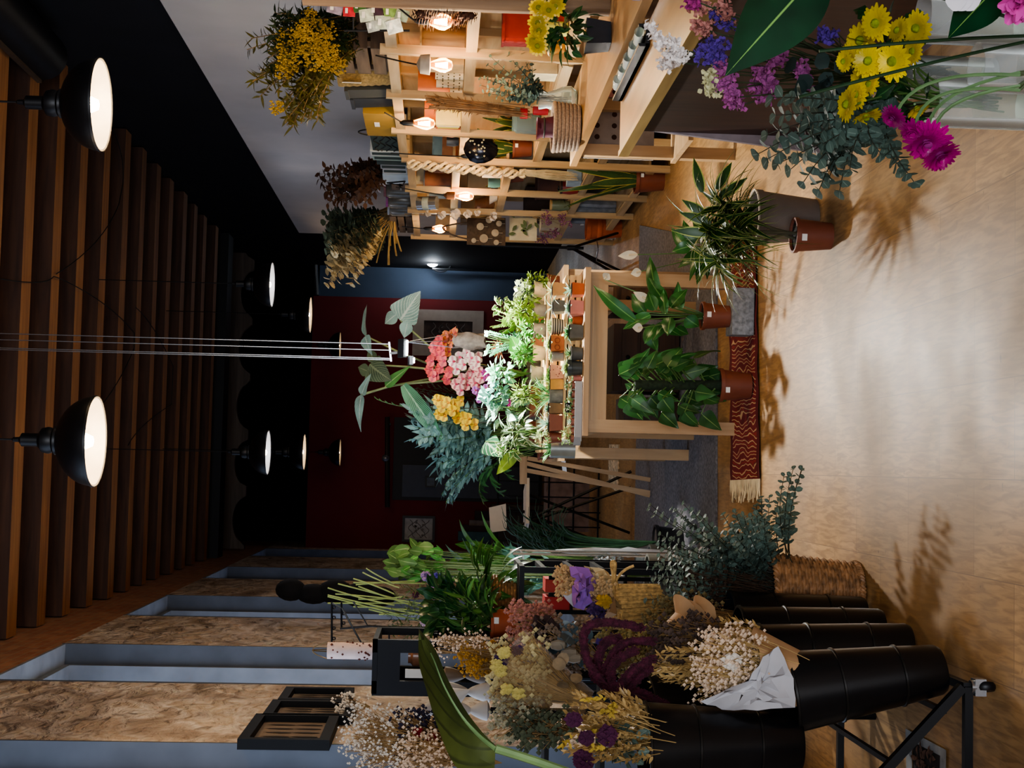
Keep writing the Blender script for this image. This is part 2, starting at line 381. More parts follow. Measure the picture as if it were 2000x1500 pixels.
# lights
W = bpy.data.worlds.new('room_air'); bpy.context.scene.world = W; W.use_nodes = True
W.node_tree.nodes['Background'].inputs[0].default_value = (.45, .55, .8, 1); W.node_tree.nodes['Background'].inputs[1].default_value = .06
light('front_fill', 'AREA', (-.2, -2.3, 1.9), 190, (.86, .91, 1), 2.4, to=(0, 4, 1.2))  # added soft fill behind the camera, no real opening there
for a, b_, e in ((4.5, 6.2, 20), (7.84, 9.42, 13), (11.17, 12.9, 7), (14.85, 16.5, 3)):
    light('window_daylight', 'AREA', (XL-.40, (a+b_)/2, 2.2), e, (.66, .79, 1), b_-a-.2, shape='RECTANGLE', sy=3.0, to=(XL+2, (a+b_)/2, 2.2))
# ================================================================== PENDANT LAMPS
SHADE = plain('black_enamel', '#0c0d10', .45, .1, var=.1); INNER = plain('white_enamel', '#6f6a61', .5, var=.15)
CORD = plain('black_cord', '#0c0b0b', .7, var=0)
def pendant(px, py, dpx, label, watt, col, bulb=True, ztop=ZC):
    D = .36*F/dpx; c = P(px, py, D); R = dpx*D/F/2; t = thing('pendant_lamp', label, 'lamp', c+Vec((0, 0, 0)), 'black dome pendant lamps')
    dome = [(R*math.cos(a), R*.86*math.sin(a)) for a in [PI/2*i/12*.83 for i in range(13)]]
    m = MB(); m.lathe([(R*1.015, -.004), (R*1.02, .006)]+dome+[(R*.27, R*.83)], c, 40); part('lamp_shade', m, SHADE, t)
    m = MB(); m.lathe([(R*1.0, -.003)]+[(r*.96, z*.96) for r, z in dome]+[(.01, R*.81)], c, 40); part('shade_lining', m, INNER, t, label='white inner lining of the shade')
    z0 = R*.82
    m = MB(); m.lathe([(R*.31, z0), (R*.32, z0+R*.05), (R*.27, z0+R*.1), (R*.3, z0+R*.2), (R*.27, z0+R*.34), (R*.16, z0+R*.42)], c, 24); part('collar', m, SHADE, t)
    m = MB(); m.lathe([(R*.15, z0+R*.4), (R*.15, z0+R*.78), (R*.06, z0+R*.84), (R*.05, z0+R*.97), (.004, z0+R)], c, 16); part('socket', m, SHADE, t)
    m = MB(); m.tube([c+Vec((0, 0, z0+R*.9)), Vec((c.x, c.y, ztop))], .004, 6); part('cord', m, CORD, t)
    m = MB(); m.lathe([(0.001, R*.03), (.02, R*.06), (.032, R*.2), (.028, R*.36), (.016, R*.5), (.015, R*.7)], c, 14); part('bulb', m, glow('bulb_'+('w' if watt > 4 else 'd'), col, 14 if watt > 4 else 5), t)
    if watt: light('lamp_light', 'POINT', c+Vec((0, 0, R*.02)), watt, srgb(col)[:3], .05)
WARM = '#ffdcae'
pendant(186, 862, 176, 'black dome pendant lamp, the nearer large one on the left under the joists', 24, WARM)
pendant(197, 205, 179, 'black dome pendant lamp, the nearer large one on the right by the black wall', 24, WARM)
pendant(531, 556, 86, 'black dome pendant with cool white lining, largest of the far right row', 7, '#dfe9ff')
pendant(523, 884, 86, 'black dome pendant with cool white lining, largest of the far left row', 7, '#dfe9ff')
pendant(606, 615, 69, 'black dome pendant with warm lining at the top edge of the red wall, right row', 6, WARM)
pendant(594, 883, 69, 'black dome pendant with a warm glowing bulb, second of the far left row', 6, WARM)
pendant(664, 675, 52, 'small dark pendant hanging before the red wall behind the thin steel wires', 2, '#ffdcae')
pendant(664, 884, 52, 'smallest dark pendant of the left row, hanging before the red wall', 2, '#ffdcae')
# swagged supply cables
def cable(pts, label, r=.004):
    m = MB(); m.tube(pts, r, 5); solo('supply_cable', label, 'cable', m, CORD, smooth=60, group=None)
cable(bez(AZ(2, 545, ZC-.03), AZ(90, 560, ZC-.03), AZ(105, 540, ZC-.03), 8)+bez(AZ(120, 545, ZC-.03), AZ(215, 590, ZC-.03), AZ(262, 650, ZC-.03), 8)+bez(AZ(262, 680, ZC-.03), AZ(230, 760, ZC-.03), AZ(180, 812, ZC-.03), 8), 'thin black cable swagged across the joists from the centre to the left lamp')
cable(bez(AZ(110, 535, ZC-.03), AZ(200, 480, ZC-.03), AZ(232, 400, ZC-.03), 8)+bez(AZ(240, 360, ZC-.03), AZ(246, 290, ZC-.03), AZ(205, 225, ZC-.03), 8), 'thin black cable looping behind the right near lamp')
cable(bez(AZ(265, 600, ZC-.03), AZ(300, 630, ZC-.03), AZ(338, 715, ZC-.03), 8)+bez(AZ(335, 790, ZC-.03), AZ(270, 830, ZC-.03), AZ(250, 870, ZC-.03), 8), 'thin black cable drooping below the joists beside the left lamp row')
# black duct along the upper right wall
m = MB(); a, b_ = AX(-60, -40, XB-.2), AX(122, 112, XB-.2); b_ = Vec((a.x, b_.y, a.z)); m.tube([a, b_], .16, 16); m2 = MB()
t = thing('air_duct', 'dark round air duct along the top of the black wall', 'duct', a)
part('pipe', m, plain('duct_grey', '#1b1b1e', .5, .4), t)
m2.bar(a+Vec((-.17, 0, .02)), b_+Vec((-.17, 0, .02)), .02, .03); part('rail', m2, plain('duct_rail', '#4a3c30', .5), t)
# ================================================================== TABLES
OAK = wood('pale_pine', '#c4a47c', '#a5835a', 'X', 5, .5); OAKZ = wood('pale_pine_upright', '#c4a47c', '#a5835a', 'Z', 5, .5)
TZ = .785; p2_ = FL(1352, 890)
fl_ = FL(1447, 850); fr_ = FL(1434, 545)
tx0, tx1, ty0 = fl_.x, fr_.x, (fl_.y+fr_.y)/2
def table(x0, x1, y0, y1, z, label, lw=.065):
    t = thing('display_table', label, 'table', ((x0+x1)/2, (y0+y1)/2, 0), 'pine display tables')
    m = MB(); m.b2((x0-.02, y0-.03, z-.028), (x1+.02, y1+.02, z)); part('tabletop', m, OAK, t)
    m = MB(); m.b2((x0+.03, y0, z-.12), (x1-.03, y0+.022, z-.028)); m.b2((x0+.03, y1-.03, z-.12), (x1-.03, y1-.01, z-.028)); m.b2((x0+.005, y0+.03, z-.12), (x0+.025, y1-.03, z-.028)); m.b2((x1-.025, y0+.03, z-.12), (x1-.005, y1-.03, z-.028))
    m.b2((x0+.06, y0-.008, z-.052), (x1-.06, y0+.004, z-.04)); part('apron', m, OAK, t)
    for x in (x0, x1-lw):
        for y in (y0, y1-lw): m = MB(); m.b2((x, y, 0), (x+lw, y+lw, z-.029)); part('leg', m, OAKZ, t)
    return t
table(tx0, tx1, ty0, p2_.y-.05, TZ, 'pale pine display table standing on the red rug, crowded with succulents')

table(p2_.x-.03, p2_.x+1.1, p2_.y+.05, p2_.y+1.0, TZ, 'pale pine table just behind the front display table, carrying orchids and ferns')
# ================================================================== RUGS
def rug_mat():
    m, nt, b = _new('red_rug')
    t = nt.nodes.new('ShaderNodeUVMap'); mp = nt.nodes.new('ShaderNodeMapping'); mp.inputs['Scale'].default_value = (22, 7, 1); nt.links.new(t.outputs[0], mp.inputs[0])
    w = nt.nodes.new('ShaderNodeTexWave'); w.inputs['Scale'].default_value = .38; w.inputs['Distortion'].default_value = 7; w.inputs['Detail'].default_value = 1.5; w.inputs['Detail Scale'].default_value = 1.3
    nt.links.new(mp.outputs[0], w.inputs['Vector'])
    sp = nt.nodes.new('ShaderNodeSeparateXYZ'); nt.links.new(t.outputs[0], sp.inputs[0])
    c = _ramp(nt, w.outputs[1], [(.0, srgb('#6e1a1e')), (.40, srgb('#7d2224')), (.46, srgb('#cfae86')), (.70, srgb('#c4a27c')), (.76, srgb('#54161a')), (1, srgb('#8a2a28'))])
    e = _ramp(nt, sp.outputs[1], [(0, (1, 1, 1, 1)), (.08, (1, 1, 1, 1)), (.09, (0, 0, 0, 1)), (.91, (0, 0, 0, 1)), (.92, (1, 1, 1, 1)), (1, (1, 1, 1, 1))])
    c = _mix(nt, e, c, srgb('#5e1318'))
    nt.links.new(c, b.inputs['Base Color']); b.inputs['Roughness'].default_value = 1; return m
A1, A2, B1, B2 = FL(1430, 938), FL(1487, 935), FL(1425, 428), FL(1478, 405)
t = thing('red_rug', 'red and cream oriental runner with fringe under the display table', 'rug', A1.lerp(B2, .5))
rows = []
for i in range(7):
    r_ = []
    for k in range(41):
        q = A1.lerp(B1, k/40).lerp(A2.lerp(B2, k/40), i/6); q.z = .008+.003*math.sin(k*.9+i); r_.append(q)
    rows.append(r_)
m = MB(); m.sheet(rows); part('pile', m, rug_mat(), t)
m = MB(); e = MB()
for k in range(46):
    q = A1.lerp(A2, k/45); d = Vec((-1, .05+rnd.uniform(-.4, .4), 0)); m.tube([q+Vec((0, 0, .008)), q+d*.05+Vec((0, 0, .007)), q+d*.1+rv(.012)*Vec((1, 1, 0)).length+Vec((0, 0, -q.z*0))], .0035, 4)
m.v = [(x, y, max(.002, min(z, .02))) for x, y, z in m.v]
f_ = part('fringe', m, plain('cream_wool', '#d8c9a8', 1), t); f_['kind'] = 'stuff'
def rug(name, label, px, mats, z=.006, th=.012):
    q = [FL(*p) for p in px]; m = MB()
    m.add([Vec((v.x, v.y, .001)) for v in q]+[Vec((v.x, v.y, th)) for v in q], [(3, 2, 1, 0), (4, 5, 6, 7), (0, 1, 5, 4), (1, 2, 6, 5), (2, 3, 7, 6), (3, 0, 4, 7)])
    return solo(name, label, 'rug', m, mats)
GREYRUG = plain('grey_rug', '#6d6c70', 1, var=.45, scale=60, bump=.5)
rug('grey_rug', 'large mottled grey rug lying behind the display tables', [(1402, 1060), (1402, 470), (1252, 440), (1240, 1190)], GREYRUG)
rug('small_patterned_mat', 'small cream and black patterned mat on the floor beyond the grey rug', [(1209, 962), (1211, 868), (1192, 868), (1190, 948)], plain('mat_pattern', '#b9a88a', 1, var=.8, scale=45))
# ================================================================== SHARED PLANT AND POT BUILDERS
TERRA = plain('terracotta', '#a8552f', .8, var=.2, scale=10); TERRAP = plain('terracotta_plastic', '#7a4330', .5, var=.1)
SOIL = plain('potting_soil', '#1f150e', 1, var=.5, scale=60); GREYPOT = plain('grey_ceramic', '#8f8c84', .7, var=.2, scale=30)
DGREY = plain('dark_grey_ceramic', '#55554f', .6, var=.25, scale=25); PINKPOT = plain('pink_ceramic', '#b9766b', .7, var=.15); CREAM = plain('cream_ceramic', '#d8c7a4', .6, var=.1)
TAG = plain('white_tag', '#e8e6df', .6, var=0); STEMG = plain('green_stem', '#4f7038', .5, var=.3); STEMB = plain('dry_stem', '#8a6f48', .9, var=.3); STEMD = plain('dark_stem', '#2a2a1c', .7, var=.2)
BLK = plain('black_metal', '#101114', .45, .3, var=.1); STEEL = plain('bright_steel', '#a9adb2', .25, .9, var=.05)
LEAF_G = leafm('leaf_mid_green', '#3f6b2c', vein='#6f9a55'); LEAF_D = leafm('leaf_dark_green', '#1f4424', vein='#3d6a3a', rough=.3); LEAF_Y = leafm('leaf_lime', '#8fae3f', vein='#b5cf6a')
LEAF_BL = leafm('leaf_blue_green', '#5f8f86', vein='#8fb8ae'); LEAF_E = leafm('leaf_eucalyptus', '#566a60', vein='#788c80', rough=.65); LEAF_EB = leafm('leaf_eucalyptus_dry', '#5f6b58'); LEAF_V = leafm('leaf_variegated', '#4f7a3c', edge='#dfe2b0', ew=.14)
LEAF_SN = leafm('leaf_snake', '#35562f', edge='#c9bf63', ew=.1, stripes=14, vein='#6d8a55', vw=0.0); LEAF_PO = leafm('leaf_pothos', '#2e5a2a', vein='#7a9a58', vw=.035); LEAF_PALE = leafm('leaf_pale_grey_green', '#a9c7b4', vein='#d5e6d8')
LEAF_DR = leafm('leaf_dracaena', '#2c4a22', edge='#9fae5c', ew=.12); LEAF_BR = leafm('leaf_dried_brown', '#5a4030'); LEAF_TAN = leafm('leaf_dried_tan', '#b79c6d'); LEAF_TN2 = leafm('leaf_dried_ochre', '#8f7a45')
def pot_geo(c, rt, rb, h, rim=.12, sq=False, n=24):
    m = MB(); c = Vec(c)
    if sq:
        m.box(c+Vec((0, 0, h/2)), (rt*2, rt*2, h), taper=rb/rt, rz=.12)
    else:
        rr = rt*1.05 if rim else rt
        pr = [(.001, 0), (rb, 0), (rb+(rt-rb)*(1-rim), h*(1-rim))]
        if rim: pr += [(rr, h*(1-rim)+.001), (rr*1.01, h)]
        else: pr += [(rt, h)]
        pr += [(rt*.93, h), (rt*.9, h*.88), (.001, h*.88)]
        m.lathe(pr, c, n)
    return m
def pot_parts(t, c, rt, rb, h, mat, rim=.12, sq=False, tag=False):
    c = Vec(c); part('pot', pot_geo(c, rt, rb, h, rim, sq), mat, t)
    m = MB()
    if sq: m.box(c+Vec((0, 0, h+.001)), (rt*1.8, rt*1.8, .006), rz=.12)
    else: m.disc(c+Vec((0, 0, h*.93)), rt*.95, 20)
    part('soil', m, SOIL, t)
    if tag:
        m = MB(); v = Vec((-c.x, -c.y, 0)).normalized(); s = Vec((-v.y, v.x, 0)); r = rt*.98
        m.box(c+v*r+s*tag*rt*.5+Vec((0, 0, h*.8)), (.026, .004, .02), rz=math.atan2(s.y, s.x)); part('price_tag', m, TAG, t)
def rosette(m, c, n, L, W, tilt=(.3, 1.1), shape='ovate', droop=-.3, fold=.3, nl=4):
    for i in range(n):
        a = i*2.4+rnd.uniform(-.2, .2); k = i/n; el = tilt[1]+(tilt[0]-tilt[1])*k
        d = Vec((math.cos(a)*math.cos(el), math.sin(a)*math.cos(el), math.sin(el)))
        m.leaf(c, d, Vec((0, 0, 1)), L*(.6+.4*k+.1*rnd.random()), W, droop, shape, fold, nl)
    return m
def bush(m, c, r, n, L, W, shape='ovate', sz=1.0, droop=.5, up=.2, nl=4):
    c = Vec(c)
    for i in range(n):
        d = unit(rv()+Vec((0, 0, up))); p = c+Vec((d.x*r, d.y*r, d.z*r*sz))*rnd.uniform(.3, 1)
        m.leaf(p, unit(d+rv(.7)), Vec((0, 0, 1))+rv(.5), L*rnd.uniform(.6, 1.2), W*rnd.uniform(.7, 1.2), droop, shape, .2, nl)
    return m
def branch(m, pts, L, W, n, shape='round', r=.0025, smat=1, lmat=0, spread=1.0, droop=.2, nl=4, grow=None, t0=.15):
    """a twig with paired leaves along it"""
    pts = [Vec(p) for p in pts]; N = len(pts)-1; mm = m.m; m.m = smat; m.tube(pts, [r*(1-.6*i/N) for i in range(N+1)], 5); m.m = lmat
    for i in range(n):
        t = (t0+(1-t0)*i/max(1, n-1))*N; k = min(int(t), N-1); p = pts[k].lerp(pts[k+1], t-k); d = unit(pts[k+1]-pts[k]); x, y, _ = frame(d)
        a = i*1.57+rnd.uniform(-.4, .4); g = (1-.55*i/n) if grow is None else grow
        for q in (0, PI):
            sd = x*math.cos(a+q)+y*math.sin(a+q)
            m.leaf(p, unit(sd*spread+d*.5), d+rv(.4)+Vec((0, 0, .3)), L*g*rnd.uniform(.75, 1.15), W*g*rnd.uniform(.8, 1.15), droop, shape, .12, nl)
    m.m = mm; return m
def daisy(parent, c, n, r, pm, cm, np_=18, rows=2, cup=.25, name='flower', cr=.28):
    c = Vec(c); x, y, z = frame(n); m = MB()
    for rw in range(rows):
        for i in range(np_):
            a = 2*PI*(i+.5*rw)/np_+rnd.uniform(-.08, .08); d = unit(x*math.cos(a)+y*math.sin(a)+z*(cup+.35*rw))
            m.leaf(c+z*.002*rw, d, z, r*(1-.2*rw)*rnd.uniform(.9, 1.05), r*6.2/np_, .25, 'petal', .15, 4)
    o = part(name, m, pm, parent); k = MB(); k.ball(c+z*r*.12, r*cr, 10, (1, 1, 1), .06); part('flower_center', k, cm, o); return o
def orchid(parent, c, n, r, pm, lm):
    c = Vec(c); x, y, z = frame(n); m = MB()
    for i, (a, w, l) in enumerate(((90, .8, 1), (210, .65, .95), (330, .65, .95), (15, 1.15, 1.0), (165, 1.15, 1.0))):
        a = math.radians(a); d = unit(x*math.cos(a)+y*math.sin(a)+z*.12); m.leaf(c+z*(.003 if i > 2 else 0), d, z, r*l, r*w, .15, 'round' if i > 2 else 'ovate', .05, 5)
    o = part('orchid_flower', m, pm, parent); k = MB(); k.ball(c+z*r*.18-y*r*.1, r*.22, 8, (1, 1, 1), .15); k.leaf(c+z*r*.1, unit(-y+z*.6), z, r*.45, r*.4, .6, 'ovate', .3, 4); part('orchid_lip', k, lm, o); return o
def fluff(m, c, r, n, s, jit=1.0, sc=(1, 1, 1)):
    for i in range(n):
        d = unit(rv())*r*rnd.random()**.4; m.octa(Vec(c)+Vec((d.x*sc[0], d.y*sc[1], d.z*sc[2])), s*rnd.uniform(.6, 1.3), rnd.uniform(.8, 1.6))
    return m
def spray(m, base, tips, nb, s, r=.0012, smat=1, hmat=0, cl=.03, heads=5):
    """fine filler flowers: thin stems ending in small heads"""
    base = Vec(base)
    for t in tips:
        t = Vec(t); m.m = smat; m.tube(bez(base, base.lerp(t, .6)+rv(.02), t, 5), r, 4)
        for i in range(nb):
            q = t+rv(cl); m.m = smat; m.tube([t.lerp(base, .12+.1*rnd.random()), q], r*.6, 3); m.m = hmat
            for k in range(heads): m.octa(q+rv(cl*.45), s*rnd.uniform(.6, 1.25), 1)
    m.m = 0; return m
def cluster_tips(c, r, n, sc=(1, 1, 1), up=.4):
    out = []
    for i in range(n):
        d = unit(rv()+Vec((0, 0, up))); k = rnd.random()**.4*r; out.append(Vec(c)+Vec((d.x*sc[0], d.y*sc[1], d.z*sc[2]))*k)
    return out
def grass(m, base, tip, L, n, r=.004, smat=1, hmat=0, w=.008):
    """a dried cereal / oat stem with bristly ear"""
    base = Vec(base); tip = Vec(tip); m.m = smat; m.tube([base, base.lerp(tip, .5)+rv(.01), tip], .0013, 4); m.m = hmat; d = unit(tip-base)
    for i in range(n):
        p = tip-d*L*(i/n); m.leaf(p, unit(d+rv(.6)), rv(), .022, w*.7, .2, 'lance', .2, 3)
    m.m = 0
def wrap_paper(m, base, rim, rb, rt, n=18, wav=.02, open_=.75, dirn=None):
    base = Vec(base); rim = Vec(rim); d = unit(rim-base); x, y, _ = frame(d); rows = []
    for j in range(6):
        k = j/5; c = base.lerp(rim, k); r = rb+(rt-rb)*k; row = []
        for i in range(n+1):
            a = (dirn or 0)+(i/n-.5)*2*PI*open_; rr = r*(1+.10*math.sin(5*a+1)*k); row.append(c+x*(rr*math.cos(a))+y*(rr*math.sin(a))+d*(wav*k*math.sin(3*a+2)))
        rows.append(row)
    return m.sheet(rows)
def text_mesh(s, size, loc, xdir, ydir, mat, parent, name='lettering'):
    cu = bpy.data.curves.new('t', 'FONT'); cu.body = s; cu.size = size; cu.align_x = 'CENTER'; cu.align_y = 'CENTER'
    ob = bpy.data.objects.new('t', cu); C.objects.link(ob); bpy.context.view_layer.update()
    me = ob.to_mesh(); vs = [tuple(v.co) for v in me.vertices]; fs = [tuple(p.vertices) for p in me.polygons]; ob.to_mesh_clear()
    bpy.data.objects.remove(ob); bpy.data.curves.remove(cu)
    m = MB(); loc = Vec(loc); m.add([loc+Vec(xdir)*v[0]+Vec(ydir)*v[1] for v in vs], fs); return part(name, m, mat, parent, 0)
CAMR = Vec((math.cos(YAW), -math.sin(YAW), 0)); CAMF = Vec((math.sin(YAW), math.cos(YAW), 0))
def proj(w):
    d = Vec(w)-CAM; z = d.dot(cd); return (1000-d.dot(CU)*F/z, 750-d.dot(CR)*F/z)

def crumple(m, poly, cen, amp, rings=4, sub=3):
    pts = []
    for i in range(len(poly)):
        a, b = Vec(poly[i]), Vec(poly[(i+1) % len(poly)])
        for k in range(sub): pts.append(a.lerp(b, k/sub)+(rv(amp*.25) if k else Vec((0, 0, 0))))
    n = len(pts); vs = [Vec(cen)]
    for r in range(1, rings+1):
        for p in pts: vs.append(Vec(cen).lerp(p, r/rings)+(rv(amp) if r < rings else Vec((0, 0, 0))))
    fs = [(0, 1+i, 1+(i+1) % n) for i in range(n)]
    for r in range(rings-1):
        o = 1+r*n
        fs += [(o+i, o+n+i, o+n+(i+1) % n, o+(i+1) % n) for i in range(n)]
    return m.add(vs, fs)
# ================================================================== TIMBER SHELVING ON THE RIGHT
XF, XK = 2.03, 2.40
PINE = wood('raw_pine', '#cdb38a', '#ab8c60', 'Z', 5, .55); PINEY = wood('raw_pine_rail', '#cdb38a', '#ab8c60', 'Y', 5, .55); PINEX = wood('raw_pine_cross', '#cdb38a', '#ab8c60', 'X', 5, .55)
posts = [((735, 95), (1000, 112)), ((750, 183), (1105, 205)), ((757, 253), (1080, 272)), ((768, 309), (1305, 334)), ((780, 368), (1257, 392)), ((797, 410), (1225, 423)), ((800, 462), (1190, 474))]
PY = []
for a, b_ in posts:
    A = AX(*a, XF); B = AX(*b_, XF); k = (0-A.z)/(B.z-A.z); PY.append((A.y, A.y+(B.y-A.y)*k*.6, A.z))
def unit_shelf(idx, boards, label, ztop, yend=None):
    t = thing('timber_shelf', label, 'shelf', (2.2, PY[idx[0]][1], 0), 'raw pine shelving along the white wall')
    for i in idx:
        yt, yb, zt = PY[i]
        m = MB(); m.bar((XF, yb, 0.0), (XF, yt, ztop), .036, .045); part('post', m, PINE, t)
        m = MB(); m.bar((XK, yb, 0.0), (XK, yt, ztop), .036, .045); part('post', m, PINE, t)
    y0, y1 = PY[idx[0]][1], yend or PY[idx[-1]][1]
    for z in boards+[ztop-.03]:
        m = MB()
        for j in range(3): m.b2((XF+.03+j*.125, y0+.02, z-.018), (XF+.03+j*.125+.118, y1-.02, z))
        part('shelf_board', m, PINEY, t)
    m = MB(); m.b2((XK+.02, y0+.03, boards[0]), (XK+.034, y1-.03, ztop-.05)); part('back_panel', m, PINEY, t)
    for z in boards+[ztop-.03]:
        m = MB(); m.b2((XF-.0, y0, z-.055), (XF+.02, y1, z-.0)); part('rail', m, PINEY, t)
    return t
ZS1, ZS2 = 1.84, 1.80
Y0, Y1, Y2 = PY[0][1]-1.0, PY[3][1], PY[6][1]
PY.insert(0, (Y0, Y0, ZS1))
unit_shelf([0, 1, 2, 3], [.50, .93, 1.42], 'nearer raw pine shelf unit full of lit pots and vases behind the worktop', ZS1, PY[4][1]-.10)
unit_shelf([4, 5, 6, 7], [.14, .53, 1.10, 1.46], 'farther raw pine shelf unit with macrame and cotton garlands by the snake plant', ZS2)
def sh(px, py, x=2.15): return AX(px, py, x)
def stand(px, py, z, x=2.18):
    """point on the shelf board of height z, seen at column py"""
    v = AX(px, py, x); return Vec((v.x, min(v.y, PY[7][1]-.14), z))
# ---- goods on the boards
def cyl(name, label, cat, c, prof, mat, group=None, n=24, extra=None):
    m = MB(); m.lathe(prof, c, n); return solo(name, label, cat, m, mat, group, origin=c)
ORANGE = plain('orange_clay', '#c4631f', .6, var=.1)
def openpot(name, label, px, py, z, r, h, mat, x=2.18, group=None, taper=.85):
    c = stand(px, py, z+.002, x); return cyl(name, label, 'pot', c, [(.001, 0), (r*taper, 0), (r, h), (r*.92, h), (r*.88, .01), (.001, .01)], mat, group)
openpot('clay_pot', 'orange clay pot lit by the bulb on the near shelf, between two pine posts', 880, 158, 1.42, .085, .25, ORANGE)
openpot('clay_pot', 'second orange clay pot on the near shelf beside the hanging pampas bunch', 880, 212, 1.42, .085, .22, ORANGE)
openpot('clay_pot', 'small brown clay pot on the far shelf behind the canvas lamp bulb', 890, 350, 1.46, .06, .2, plain('brown_clay', '#8f5636', .7))
# carved relief vase, perforated holders
c = stand(880, 80, 1.422); t = thing('relief_vase', 'carved wooden relief vase standing on the shelf under the pine cones', 'vase', c)
m = MB(); m.lathe([(.001, 0), (.07, 0), (.08, .1), (.075, .2), (.06, .22), (.05, .21), (.001, .2)], c, 24); part('body', m, wood('carved_wood', '#b98c5c', '#7d5733', 'Z', 8), t)
m = MB()
for i in range(3):
    for k in range(14): a = k/14*4.6; r_ = .012+.002*k; m.octa(c+Vec((-.078, (i-1)*.05+r_*math.cos(a), .12+r_*math.sin(a))), .007)
part('relief_scrolls', m, wood('carved_wood_light', '#caa070', '#8e653d', 'Z', 8), t)
for i, (px, py) in enumerate(((865, 142), (862, 158), (868, 178))):
    c = stand(px, py, 1.4225, 2.10); h = (.15, .145, .07)[i]
    t = thing('perforated_holder', ['tall pale perforated candle holder beside the first orange pot', 'pale yellow perforated candle holder leftmost of the tall pair', 'short pale perforated candle holder by the pine post'][i], 'candle holder', c, 'perforated holders on the near shelf')
    m = MB(); m.lathe([(.001, 0), (.035, 0), (.036, h), (.03, h), (.028, .01), (.001, .01)], c, 16); part('body', m, CREAM, t)
    m = MB()
    for k in range(12):
        for j in range(int(h/.03)): a = k*PI/6+j*.26; m.octa(c+Vec((.0355*math.cos(a), .0355*math.sin(a), .02+j*.03)), .005)
    part('perforations', m, plain('hole_dark', '#6b5a33', .9), t)
# spray bottles and boxes behind daisies
for i, (px, py, col, cap, h) in enumerate(((920, 50, '#c9cf70', '#2f9a4a', .17), (925, 76, '#d9d6c0', '#c4cf86', .19))):
    c = stand(px, py, .932+.0, 2.12); t = thing('spray_bottle', ['yellow bottle with green cap on the shelf behind the daisies', 'white bottle with pale green cap on the shelf behind the daisies'][i], 'bottle', c)
    c = c+Vec((0, 0, 0)); m = MB(); m.lathe([(.001, 0), (.035, .002), (.036, h*.6), (.02, h*.75), (.018, h*.8)], c, 16); part('bottle_body', m, plain('bottle%d' % i, col, .35, var=0), t)
    m = MB(); m.lathe([(.02, h*.78), (.022, h*.9), (.012, h), (.001, h)], c, 12); part('bottle_cap', m, plain('cap%d' % i, cap, .4, var=0), t)
for i, (px, py, z, s, col, lab) in enumerate((
    (900, 40, .932, (.2, .14, .3), '#9c2d24', 'red printed seed packet box on the shelf behind the pine cones'),
    (880, 60, 1.422, (.18, .16, .22), '#d9b77a', 'plain light wooden box on the upper near shelf'),
    (862, 285, 1.422, (.2, .22, .1), '#a06a45', 'flat brown box with a glass lid on the near shelf'),
    (885, 290, 1.422, (.16, .1, .17), '#7f9a9c', 'pale blue tin standing behind the flat brown box'),
    (958, 176, .932, (.2, .24, .09), '#caa678', 'light cardboard box below the perforated holders'),
    (1010, 180, .502, (.2, .2, .2), '#8f5a50', 'dusty pink box on the low shelf behind the glass vase'),
    (1060, 195, .502, (.2, .22, .16), '#c3b795', 'pale slatted box with price tag near the glass vase'),
    (865, 345, 1.462, (.2, .2, .2), '#8c8f96', 'grey metal box on the top board of the far shelf'),
    (845, 345, 1.462, (.1, .12, .26), '#cfc4a6', 'tall cream card box on the far shelf top board'),
    (925, 345, 1.102, (.22, .25, .22), '#5f5244', 'dark brown storage box on the far shelf'),
    (1000, 400, .532, (.25, .35, .28), '#3b2a22', 'very dark wooden box in the lower far shelf'),
    (1000, 350, .532, (.25, .3, .25), '#4a2c24', 'dark red brown box in the lower far shelf near the snake plant'),
    (900, 430, 1.102, (.22, .3, .25), '#8a7558', 'tan paper parcel behind the cotton garland'))):
    c = stand(px, py, z, 2.26 if i != 0 else 2.2); t = thing('storage_box', lab, 'box', c)
    m = MB(); m.box(c+Vec((0, 0, s[2]/2)), s); part('box_body', m, plain('box%d' % i, col, .7, var=.15), t)
    m = MB(); m.box(c+Vec((0, 0, s[2]+.006)), (s[0]+.008, s[1]+.008, .012)); part('box_lid', m, plain('boxlid%d' % i, col, .6, var=.3, scale=25), t)
# stack of small books and soaps on end
c0 = stand(880, 234, 1.422, 2.1)
for i in range(6):
    m = MB(); w = .018+.006*(i % 3); c = c0+Vec((0, -.08+.032*i, 0)); m.box(c+Vec((0, 0, .075)), (.11, w, .15-.012*(i % 3)))
    o = solo('notebook', ['pale yellow', 'cream', 'lime', 'rust', 'brown', 'white'][i]+' slim notebook standing in the row by the large filament bulb', 'book', m, plain('notebook%d' % i, ['#d8cd84', '#d9cfae', '#c9c65a', '#9c5334', '#7a5a3c', '#d6d3c9'][i], .6, var=.1), 'notebooks on the near shelf')
# glass jar, candles, purple vase
c = stand(1000, 240, .932, 2.12); t = thing('glass_jar', 'round clear glass jar on the shelf above the rope basket', 'jar', c)
m = MB(); m.lathe([(.001, .002), (.085, .002), (.1, .03), (.1, .15), (.085, .17), (.08, .165), (.092, .148), (.092, .03), (.08, .008), (.001, .008)], c, 28); part('jar_body', m, glassm('shelf_glass', '#cfe0e0', alpha=.6), t)
c = stand(1035, 210, .932, 2.05); t = thing('red_candle', 'red pillar candle lying near the hanging pampas bunch', 'candle', c)
m = MB(); m.lathe([(.001, 0), (.04, 0), (.042, .06), (.04, .085), (.03, .08), (.001, .075)], c, 20); part('wax', m, plain('red_wax', '#a3161b', .45, var=.1), t); m = MB(); m.tube([c+Vec((0, 0, .07)), c+Vec((.004, 0, .1))], .002, 5); part('wick', m, STEMD, t)
